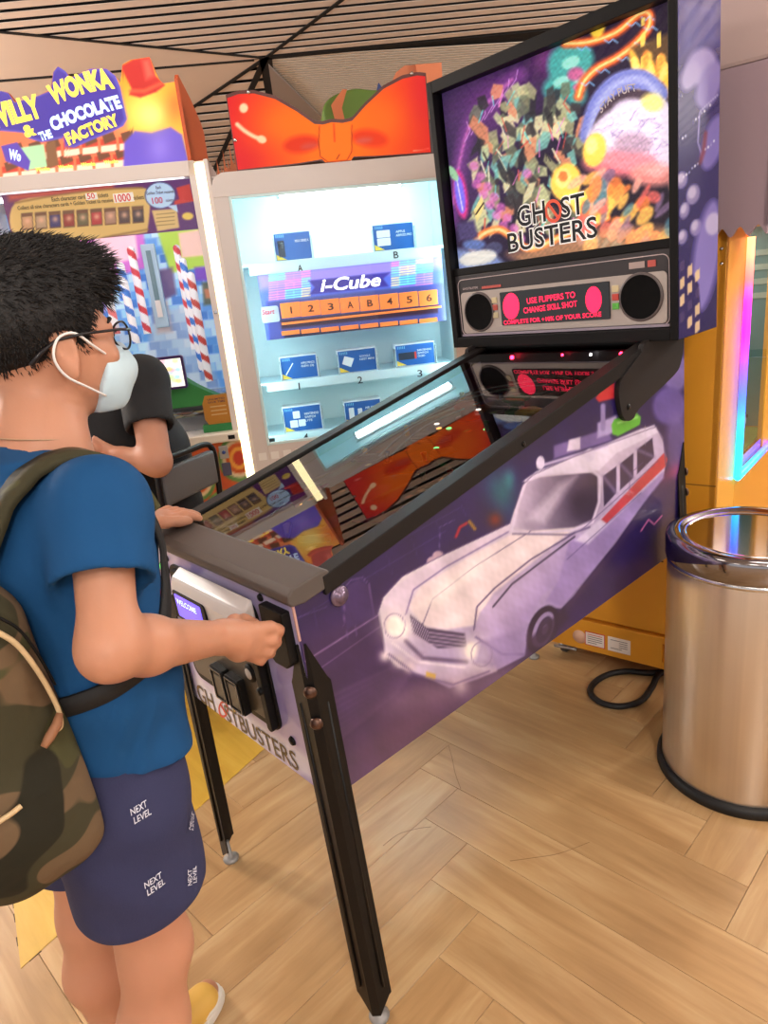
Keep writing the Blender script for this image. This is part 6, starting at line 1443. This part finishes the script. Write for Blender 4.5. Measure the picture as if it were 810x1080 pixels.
for sx in (-1, 1):
    tube('ear_loop', spline([hd(sx*.052, .066, -.030), hd(sx*.075, .035, -.012), hd(sx*.084, .008, .008), hd(sx*.088, -.018, .004), hd(sx*.089, -.030, -.02), hd(sx*.085, -.018, -.046), hd(sx*.076, .012, -.066), hd(sx*.056, .046, -.085)], 5)-OFF, .0018, MW, mk, seg=6)
for k in range(3): tube('pleat', spline([hd(.052, .050-.0*k, -.050-k*.016), hd(.034, .094, -.048-k*.017), hd(0, .122-.004*k, -.046-k*.017), hd(-.034, .094, -.048-k*.017)], 5)-OFF, .0012, MW, mk, seg=5)
# T-shirt
sv_ = Vol((-.25, -.48, .66), (.48, -.08, 1.26), .005)
sv_.cone(J['neck']+A3([0, -.005, -.01]), J['chest'], .066, .112, .03); sv_.cone(J['chest'], J['waist'], .119, .118, .04, (A3([1, 0, 0]), 1.36)); sv_.cone(J['waist'], A3([.155, -.314, .725]), .116, .127, .03, (A3([1, 0, 0]), 1.24))
for s_ in 'rl':
    sh, el = J[s_+'sh'], J[s_+'el']; d_ = (el-sh)/np.linalg.norm(el-sh); end = sh+d_*.098
    sv_.cone(J['chest']+A3([0, 0, .05]), sh, .078, .056, .04); sv_.cone(sh, sh+d_*.18, .057, .066, .03, cutp=(end, d_))
sv_.cut(lambda P: .788-.36*(P[..., 1]+.31)-P[..., 2])
sv_.cut(lambda P: np.where(np.hypot(P[..., 0]-J['neck'][0], P[..., 1]-J['neck'][1]) < .09, P[..., 2]-1.218-.25*(J['neck'][1]-P[..., 1]), -1.0))
SV, SFc = sv_.mesh(0)
def caps(c, n_):
    t = (c[:, 2] < .796-.36*(c[:, 1]+.31)) & (n_[:, 2] < -.5)
    for s_ in 'rl':
        sh, el = J[s_+'sh'], J[s_+'el']
    return t | ((c[:, 2] > 1.20) & (n_[:, 2] > .8) & (np.hypot(c[:, 0]-J['neck'][0], c[:, 1]-J['neck'][1]) < .05))
SFc = dropfaces(SV, SFc, caps); SV = opensmooth(SV, SFc, 6, 16)
# folds
ph = SV[:, 2]*46+SV[:, 0]*26+4*np.sin(SV[:, 1]*30); SV[:, 1] += .0022*np.sin(ph)*np.clip((1.12-SV[:, 2])*6, 0, 1); SV[:, 0] += .0016*np.sin(ph*1.3+1); q_ = SV[:, 2]*18-SV[:, 1]*34+SV[:, 0]*8; SV[:, 0] += .0035*np.sin(q_)*np.sin(q_*.37+1)*np.clip((1.15-SV[:, 2])*8, 0, 1)*np.clip((SV[:, 2]-.80)*12, 0, 1); SV[:, 1] += .003*np.sin(q_*1.3+2)*np.clip((1.1-SV[:, 2])*8, 0, 1)*np.clip((SV[:, 2]-.80)*12, 0, 1)
cl_ = np.tile(A3([24., 74, 122]), (len(SV), 1)); fr_ = SV[:, 1] > -.235
st_ = fr_ & (SV[:, 2] > .90) & (SV[:, 2] < 1.02) & (np.abs(SV[:, 0]-.15) < .11)
cl_[st_ & (((SV[:, 2]*55) % 1) < .5)] = (176, 46, 56); cl_[st_ & (((SV[:, 2]*55) % 1) >= .5)] = (40, 70, 116); cl_[fr_ & (SV[:, 2] > 1.03) & (SV[:, 2] < 1.06) & (np.abs(SV[:, 0]-.15) < .08)] = (220, 222, 226)
cl_[(np.hypot(SV[:, 0]-J['neck'][0], SV[:, 1]-J['neck'][1]) < .072) & (SV[:, 2] > 1.195)] = (34, 70, 110)
shirt = fmo('t_shirt', SV-OFF, SFc, artmat('shirt_cotton', .85, 0, 0, .2), boy_root, cl_); shirt['label'] = 'blue cotton T-shirt with red stripes on the front'
tube('neck_cord', spline([J['neck']+A3([.060*math.cos(t), .062*math.sin(t), .020-.012*math.sin(t)])-OFF for t in np.linspace(0, 2*math.pi, 14, endpoint=False)], 4, True), .0012, mat('cord_beige', (176, 140, 110), .6), boy_root, closed=True, seg=5)
# shorts
kv = Vol((-.06, -.50, .50), (.40, -.14, .90), .006)
kv.cone(A3([.154, -.316, .86]), A3([.156, -.325, .74]), .108, .113, .03, (A3([1, 0, 0]), 1.33))
for s_, dx in (('r', .012), ('l', -.012)):
    kv.cone(J[s_+'hip']+A3([dx*.4, 0, -.07]), J[s_+'hip']*.15+J[s_+'kn']*.85+A3([dx, .004, 0]), .100, .090, .03)
for s_, z_ in (('r', .512), ('l', .525)):
    pass
kv.cut(lambda P: np.where(P[..., 0] > .155, .560+.06*(P[..., 1]+.33), .560+.10*(P[..., 1]+.36))-P[..., 2])
KV, KF = kv.mesh(0); KF = dropfaces(KV, KF, lambda c, n_: ((c[:, 2] < .60) & (n_[:, 2] < -.65)) | ((c[:, 2] > .90) & (n_[:, 2] > .7))); KV = opensmooth(KV, KF, 4, 16); ph = KV[:, 2]*40+KV[:, 0]*34; KV[:, 1] += .002*np.sin(ph); KV[:, 0] += .002*np.sin(ph*1.4+KV[:, 1]*30)
NAVY = mat('shorts_navy', (46, 48, 82), .85, noise=.06, nscale=30, bump=.15, bscale=400); shorts = fmo('shorts', KV-OFF, KF, NAVY, boy_root)
# lettering on the shorts, wrapped on to the cloth
def wraptext(s, px_, w_, h_, ang, parent):
    d0 = _fwd+(px_[0]-405)/FPX*_r-(px_[1]-540)/FPX*_u; d0 /= np.linalg.norm(d0)
    rel = KV-CAM; al = rel @ d0; pd = np.linalg.norm(rel-al[:, None]*d0, axis=1); i = np.argmin(pd+al*.15)
    c = KV[i]; n_ = CAM-c; n_ -= A3([0, 0, 1])*n_[2]*.9; n_ = (c-A3([.22, -.335, c[2]])); n_[2] = 0; n_ /= np.linalg.norm(n_)
    xd = np.cross(A3([0, 0, 1]), n_); xd /= np.linalg.norm(xd); yd = np.cross(n_, xd); ca_, sa_ = math.cos(ang), math.sin(ang); x2 = xd*ca_+yd*sa_; y2 = yd*ca_-xd*sa_
    for k, tx in enumerate(s):
        o = text('shorts_lettering', tx, c+n_*.004-x2*w_/2-y2*(h_*1.35*k), x2, y2, w_, h_, mat('shorts_white', (214, 214, 226), .7), parent, bold=.012, shear=.2)
        for vv in o.data.vertices:
            q = A3(vv.co); dd = np.linalg.norm(KV-q, axis=1); j = np.argsort(dd)[:6]; tgt = KV[j].mean(0); vv.co = Vector(q+n_*((tgt-q) @ n_+.0035)-OFF)
wraptext(('NEXT', 'LEVEL'), (163, 930), .026, .0085, .05, shorts); wraptext(('NEXT', 'LEVEL'), (200, 866), .024, .0085, .75, shorts); wraptext(('NEXT', 'LEVEL'), (148, 855), .024, .0085, .0, shorts); wraptext(('NEXT', 'LEVEL'), (200, 925), .022, .008, 1.1, shorts)
# shoes
SHW = mat('shoe_white', (226, 222, 214), .5); SHY = mat('shoe_yellow', (222, 176, 84), .55)
for an, toe in ((J['lan'], tl), (J['ran'], tr)):
    hl = A3([an[0], an[1]-.035, 0]); tp_ = A3([toe[0], toe[1]+.03, 0]); d_ = (tp_-hl)/np.linalg.norm(tp_-hl); sd = A3([d_[1], -d_[0], 0]); L_ = np.linalg.norm(tp_-hl)
    zv = Vol(np.minimum(hl, tp_)-.07, np.maximum(hl, tp_)+A3([.07, .07, .12]), .004)
    zv.cone(hl+d_*.04+A3([0, 0, .04]), tp_-d_*.045+A3([0, 0, .03]), .040, .034, .02); zv.cone(hl+d_*.045+A3([0, 0, .05]), an+A3([0, 0, .0]), .040, .041, .02); zv.cut(lambda P: .016-P[..., 2]); zv.cut(lambda P: P[..., 2]-.088)
    ZV, ZF = zv.mesh(2); ZF = dropfaces(ZV, ZF, lambda c, n_: (c[:, 2] > .083) & (n_[:, 2] > .7)); sh_ = fmo('shoe', ZV-OFF, ZF, SHY, boy_root); sh_['label'] = 'yellow and white trainer'
    so = [hl+d_*(L_*.5+L_*.52*math.cos(t))+sd*(.043*math.sin(t)*(1 if math.cos(t) > 0 else .9)) for t in np.linspace(0, 2*math.pi, 28, endpoint=False)]
    prism('sole', [(q[0]-OFF[0], q[1]-OFF[1]) for q in so], 2, .0, .020, SHW, sh_, .004); prism('toe_cap', [((hl+d_*(L_*.80+L_*.2*math.cos(t))+sd*.036*math.sin(t))[0]-OFF[0], (hl+d_*(L_*.80+L_*.2*math.cos(t))+sd*.036*math.sin(t))[1]-OFF[1]) for t in np.linspace(0, 2*math.pi, 20, endpoint=False)], 2, .02, .034, SHW, sh_, .006)
    tube('sock', [an-OFF+A3([0, 0, -.01]), an-OFF+A3([0, .002, .012])], .040, BLACK, sh_, seg=18)
# ---------------------------------------------------------------- backpack on the boy's back
CAMO = bpy.data.materials.new('camouflage'); CAMO.use_nodes = True; nt = CAMO.node_tree; b = nt.nodes['Principled BSDF']; b.inputs['Roughness'].default_value = .8; b.inputs['Specular IOR Level'].default_value = .25
tc = nt.nodes.new('ShaderNodeTexCoord'); prev = None
for k, (sc_k, thr, c_k) in enumerate(((7.5, 0, (62, 58, 40)), (8.5, .53, (104, 84, 62)), (7.0, .56, (38, 36, 26)), (9.5, .60, (74, 72, 44)))):
    if k == 0: prev = (*L3(c_k), 1); continue
    mp = nt.nodes.new('ShaderNodeMapping'); mp.inputs['Location'].default_value = (k*3.1, k*7.7, k*1.9); mp.inputs['Scale'].default_value = (1, 1, 1.25); nt.links.new(tc.outputs['Object'], mp.inputs[0])
    n_ = nt.nodes.new('ShaderNodeTexNoise'); n_.inputs['Scale'].default_value = sc_k; n_.inputs['Detail'].default_value = 1.2; nt.links.new(mp.outputs[0], n_.inputs[0])
    r_ = nt.nodes.new('ShaderNodeMapRange'); r_.inputs[1].default_value = thr-.006; r_.inputs[2].default_value = thr+.006; nt.links.new(n_.outputs[0], r_.inputs[0])
    mx = nt.nodes.new('ShaderNodeMix'); mx.data_type = 'RGBA'; nt.links.new(r_.outputs[0], mx.inputs[0])
    if isinstance(prev, tuple): mx.inputs[6].default_value = prev
    else: nt.links.new(prev, mx.inputs[6])
    mx.inputs[7].default_value = (*L3(c_k), 1); prev = mx.outputs[2]
nt.links.new(prev, b.inputs['Base Color'])
bpn = nt.nodes.new('ShaderNodeTexNoise'); bpn.inputs['Scale'].default_value = 16; nt.links.new(tc.outputs['Object'], bpn.inputs[0]); bmp = nt.nodes.new('ShaderNodeBump'); bmp.inputs['Strength'].default_value = .35; bmp.inputs['Distance'].default_value = .02; nt.links.new(bpn.outputs[0], bmp.inputs['Height']); nt.links.new(bmp.outputs[0], b.inputs['Normal'])
BOF = A3([.14, -.5, .6])
bk = root('backpack', Frame(np.array([[1, 0, 0, BOF[0]], [0, 1, 0, BOF[1]], [0, 0, 1, BOF[2]], [0, 0, 0, 1]], float)), 'camouflage backpack worn on the back of the person in blue', 'backpack')
gv = Vol((-.05, -.72, .62), (.41, -.33, 1.18), .006)
tb = math.radians(6); RB = A3([[1, 0, 0], [0, math.cos(tb), math.sin(tb)], [0, -math.sin(tb), math.cos(tb)]])
gv.rbox((.175, -.458, .905), (.165, .085, .205), .065, RB, .01); gv.ell((.175, -.492, .835), (.170, .115, .14), None, .05)
gv.cut(lambda P: P[..., 1]+.375+.3*np.clip(P[..., 2]-.95, 0, 1)*0)
GV_, GF_ = gv.mesh(3); ph = GV_[:, 2]*30+GV_[:, 1]*22; GV_[:, 0] += .003*np.sin(ph); GV_[:, 1] += .003*np.sin(ph*.8+GV_[:, 0]*25)
fmo('bag_body', GV_-BOF, GF_, CAMO, bk)
pv = Vol((-.03, -.76, .65), (.37, -.46, 1.05), .006); pv.rbox((.176, -.580, .842), (.135, .075, .135), .06, RB, .01); PV, PF_ = pv.mesh(3)
pk_ = fmo('front_pocket', PV-BOF, PF_, CAMO, bk)
PIP = mat('piping_beige', (206, 178, 136), .6)
def onbag(pts, off=.003):
    out = []; A_ = np.concatenate([GV_, PV])
    for p in pts:
        d0 = _fwd+(p[0]-405)/FPX*_r-(p[1]-540)/FPX*_u; d0 /= np.linalg.norm(d0); rel = A_-CAM; al = rel @ d0; pd = np.linalg.norm(rel-al[:, None]*d0, axis=1); ok = pd < .012
        j = np.where(ok)[0]
        if len(j): q = j[np.argmin(al[j])]; out.append(CAM+d0*(al[q]-off))
    return A3(out)
for nm, pts, r_, m_ in (('zip_piping', [(-25, 655), (0, 668), (18, 680), (36, 702), (52, 728), (62, 750), (64, 766), (56, 772)], .0032, PIP), ('zip_piping', [(-20, 880), (0, 866), (12, 858), (22, 850)], .0032, PIP), ('zip_line', [(-22, 640), (0, 652), (20, 664), (40, 690), (58, 722)], .0018, BLACK)):
    q = onbag(pts)
    if len(q) > 2: tube(nm, spline(q, 5)-BOF, r_, m_, bk, seg=6)
q = onbag([(63, 752), (60, 764), (52, 778), (46, 788)], .006)
if len(q) > 2: tube('zip_pull', q-BOF, [.004, .006, .006, .004], mat('pull_brown', (150, 104, 74), .6), bk, seg=8)
def strap(name, pts, w, th_, mt_, nrmf):
    P = spline(pts, 8)
    for i in range(len(P)):
        j = np.argmin(((SV-P[i])**2).sum(1)); cc = A3([.145, -.302, min(SV[j][2], 1.10)]); n_ = SV[j]-cc; n_ /= np.linalg.norm(n_)
        if np.linalg.norm(SV[j]-P[i]) < .06: P[i] = SV[j]+n_*.005
    for _ in range(3): P[1:-1] = (P[:-2]+2*P[1:-1]+P[2:])/4
    T = np.gradient(P, axis=0); T /= np.linalg.norm(T, axis=1)[:, None]; V = []; F = []
    for i, p in enumerate(P):
        n_ = nrmf(p); n_ = n_-T[i]*(n_ @ T[i]); n_ /= np.linalg.norm(n_); s_ = np.cross(T[i], n_)
        for a, b_ in ((-w/2, 0), (w/2, 0), (w/2*.9, th_), (-w/2*.9, th_)): V.append(p+s_*a+n_*b_)
    for i in range(len(P)-1):
        for k in range(4): F.append((i*4+k, i*4+(k+1) % 4, (i+1)*4+(k+1) % 4, (i+1)*4+k))
    F += [(0, 1, 2, 3), tuple((len(P)-1)*4+k for k in (3, 2, 1, 0))]
    return mo(name, A3(V)-BOF, F, mt_, bk, True)
STB = mat('strap_black', (26, 25, 26), .7)
for sx, cx_ in ((1, .222), (-1, .055)):
    strap('shoulder_strap', [(cx_+.005, -.45, 1.05), (cx_+.004, -.435, 1.08), (cx_+.002, -.395, 1.15), (cx_, -.345, 1.20), (cx_, -.290, 1.215), (cx_, -.245, 1.19), (cx_, -.205, 1.12)], .062, .012, CAMO, lambda p: p-A3([p[0], -.31, 1.08]))
    strap('lower_strap', [(cx_, -.205, 1.125), (cx_+.008*sx, -.19, 1.05), (cx_+.03*sx, -.20, 1.0), (cx_+.06*sx, -.25, .955), (cx_+.075*sx, -.32, .93), (cx_+.06*sx, -.40, .92)], .028, .004, STB, lambda p: p-A3([.15, -.31, p[2]]))
tube('grab_handle', spline([(.11, -.43, 1.06), (.12, -.425, 1.10), (.16, -.425, 1.10), (.17, -.43, 1.06)], 5)-BOF, .007, STB, bk, seg=8)

# ---------------------------------------------------------------- man seated on the stool
mdir = A3([fd[0], fd[1], 0]); mrt = A3([-bd[0], -bd[1], 0])     # facing, and the direction towards his right
mlf = -mrt
seat = A3([ctr[0], ctr[1], .655])
mr = root('person', Frame(np.array([[1, 0, 0, seat[0]], [0, 1, 0, seat[1]], [0, 0, 1, 0], [0, 0, 0, 1]], float)), 'person in black T-shirt seated on the stool in front of the coin pusher', 'person')
MO_ = A3([seat[0], seat[1], 0])
Q = dict(hip=seat+A3([0, 0, .09]), shn=at((150, 402), 2.22), shf=at((92, 388), 2.52), eln=at((165, 487), 2.16), hnd=at((116, 480), 2.20))
Q['nk'] = (Q['shn']+Q['shf'])/2+A3([0, 0, .05])+mdir*.03
Q['ch'] = (Q['shn']+Q['shf'])/2+A3([0, 0, -.14])+mdir*.0
Q['wst'] = (Q['ch']+Q['hip'])/2-mdir*.015
Q['hd'] = Q['nk']+mdir*.09+A3([0, 0, .15])
Q['elf'] = Q['shf']+A3([0, 0, -.26])+mdir*.12; Q['hnf'] = Q['hnd']+mdir*.05+mlf*-.05+A3([0, 0, .02])
mv_ = Vol(seat-A3([.75, .62, .66]), seat+A3([.45, .55, .98]), .007)
MR = np.stack([mrt, mdir, A3([0, 0, 1.])])
mv_.ell(Q['hd']+A3([0, 0, .02]), (.078, .098, .11), MR, .01); mv_.ell(Q['hd']+mdir*.03+A3([0, 0, -.06]), (.058, .065, .06), MR, .03); mv_.cone(Q['hd']+mdir*.095+A3([0, 0, .0]), Q['hd']+mdir*.115+A3([0, 0, -.03]), .010, .014, .014)
for sg in (1, -1): mv_.ell(Q['hd']+mrt*sg*.08, (.010, .02, .032), MR, .01)
mv_.cone(Q['hd']+A3([0, 0, -.05]), Q['nk'], .056, .062, .03); mv_.cone(Q['nk'], Q['ch'], .06, .12, .04); mv_.cone(Q['ch'], Q['wst'], .125, .12, .05, (mrt, 1.3)); mv_.cone(Q['wst'], Q['hip'], .12, .12, .05, (mrt, 1.35))
mv_.cone(Q['ch']+A3([0, 0, .1]), Q['shn'], .08, .06, .04); mv_.cone(Q['ch']+A3([0, 0, .1]), Q['shf'], .08, .06, .04)
for a, b_, c_ in (('shn', 'eln', 'hnd'), ('shf', 'elf', 'hnf')):
    mv_.cone(Q[a], Q[b_], .056, .047, .03); w_ = Q[b_]+(Q[c_]-Q[b_])*.75; mv_.cone(Q[b_], w_, .046, .03, .02); mv_.cone(w_, Q[c_], .03, .026, .02)
    d_ = (Q[c_]-Q[b_])/np.linalg.norm(Q[c_]-Q[b_]); up_ = A3([0, 0, 1.]); sd_ = np.cross(d_, up_); sd_ /= np.linalg.norm(sd_)
    mv_.cone(Q[c_], Q[c_]+d_*.05, .024, .02, .012, (up_, 1.5))
    for k in range(4):
        o_ = Q[c_]+d_*.05+up_*(.024-.016*k); mv_.cone(o_, o_+d_*.035+sd_*.012, .0115, .0105, .004); mv_.cone(o_+d_*.035+sd_*.012, o_+d_*.045+sd_*.04, .0105, .009, .004)
    mv_.cone(Q[c_]+up_*.02, Q[c_]+d_*.045+up_*.05, .014, .010, .008)
kn, an_ = {}, {}
for sg in (1, -1):
    hj = Q['hip']+mrt*sg*.10; kn[sg] = seat+mdir*.40+mrt*sg*.14+A3([0, 0, .06]); an_[sg] = A3([*(seat+mdir*.30+mrt*sg*.13)[:2], .265])
    mv_.cone(hj, kn[sg], .09, .065, .03); mv_.cone(kn[sg], an_[sg], .06, .04, .03); mv_.cone(an_[sg]+A3([0, 0, -.03]), an_[sg]+mdir*.13+A3([0, 0, -.04]), .035, .03, .02)
V, F = mv_.mesh(2); fmo('body', V-MO_, F, skinmat('skin_tan', (194, 138, 112)), mr)
BT = mat('tshirt_black', (26, 26, 29), .8, noise=.1, nscale=20, bump=.2, bscale=40)
tv = Vol(seat-A3([.6, .5, .05]), seat+A3([.4, .5, .68]), .008)
tv.cone(Q['nk']+A3([0, 0, -.02]), Q['ch'], .075, .14, .03); tv.cone(Q['ch'], Q['wst'], .145, .145, .05, (mrt, 1.3)); tv.cone(Q['wst'], Q['hip']+A3([0, 0, -.03]), .145, .155, .05, (mrt, 1.32))
for a, b_ in (('shn', 'eln'), ('shf', 'elf')):
    d_ = (Q[b_]-Q[a])/np.linalg.norm(Q[b_]-Q[a]); tv.cone(Q['ch']+A3([0, 0, .1]), Q[a], .095, .08, .04); tv.cone(Q[a], Q[a]+d_*.24, .08, .078, .03, cutp=(Q[a]+d_*.165, d_))
tv.cut(lambda P: seat[2]+.012-P[..., 2])
V, F = tv.mesh(0)
def mfold(V):
    ph = V[:, 2]*34+(V @ mrt)*20; return V+np.outer(.004*np.sin(ph), mrt)+np.outer(.003*np.sin(ph*1.4), mdir)
V = mfold(opensmooth(V, F, 4, 14)); fmo('t_shirt', V-MO_, F, BT, mr)
tr_ = Vol(seat-A3([.75, .62, .66]), seat+A3([.35, .5, .3]), .008); tr_.ell(Q['hip'], (.155, .14, .085), MR, .02)
for sg in (1, -1): tr_.cone(Q['hip']+mrt*sg*.10, kn[sg], .10, .078, .03); tr_.cone(kn[sg], an_[sg]+A3([0, 0, .03]), .078, .058, .03)
tr_.cut(lambda P: seat[2]+.003-P[..., 2]-1e3*(((P-seat.astype(np.float32)) @ mdir.astype(np.float32)) > .2))
V, F = tr_.mesh(2); fmo('trousers', V-MO_, F, mat('trousers_black', (30, 29, 32), .8, noise=.1, nscale=20), mr)
hv2 = Vol(Q['hd']-.15, Q['hd']+.17, .006); hv2.ell(Q['hd']-mdir*.01+A3([0, 0, .035]), (.086, .106, .108), MR, .01)
hv2.cut(lambda P: (np.interp((P-Q['hd']) @ mdir, [-.12, -.03, .03, .07, .12], [-.06, -.03, .02, .06, .065]).astype(np.float32)-(P[..., 2]-Q['hd'][2]))*.6)
V, F = hv2.mesh(1); fmo('hair', V-MO_, F, HAIR, mr)
for sg in (1, -1):
    sh_ = tube('shoe', A3([an_[sg]+A3([0, 0, -.03])-mdir*.05, an_[sg]+mdir*.04+A3([0, 0, -.032]), an_[sg]+mdir*.16+A3([0, 0, -.042])])-MO_, [.040, .044, .034], mat('shoe_dark', (40, 38, 42), .5), mr, seg=14)
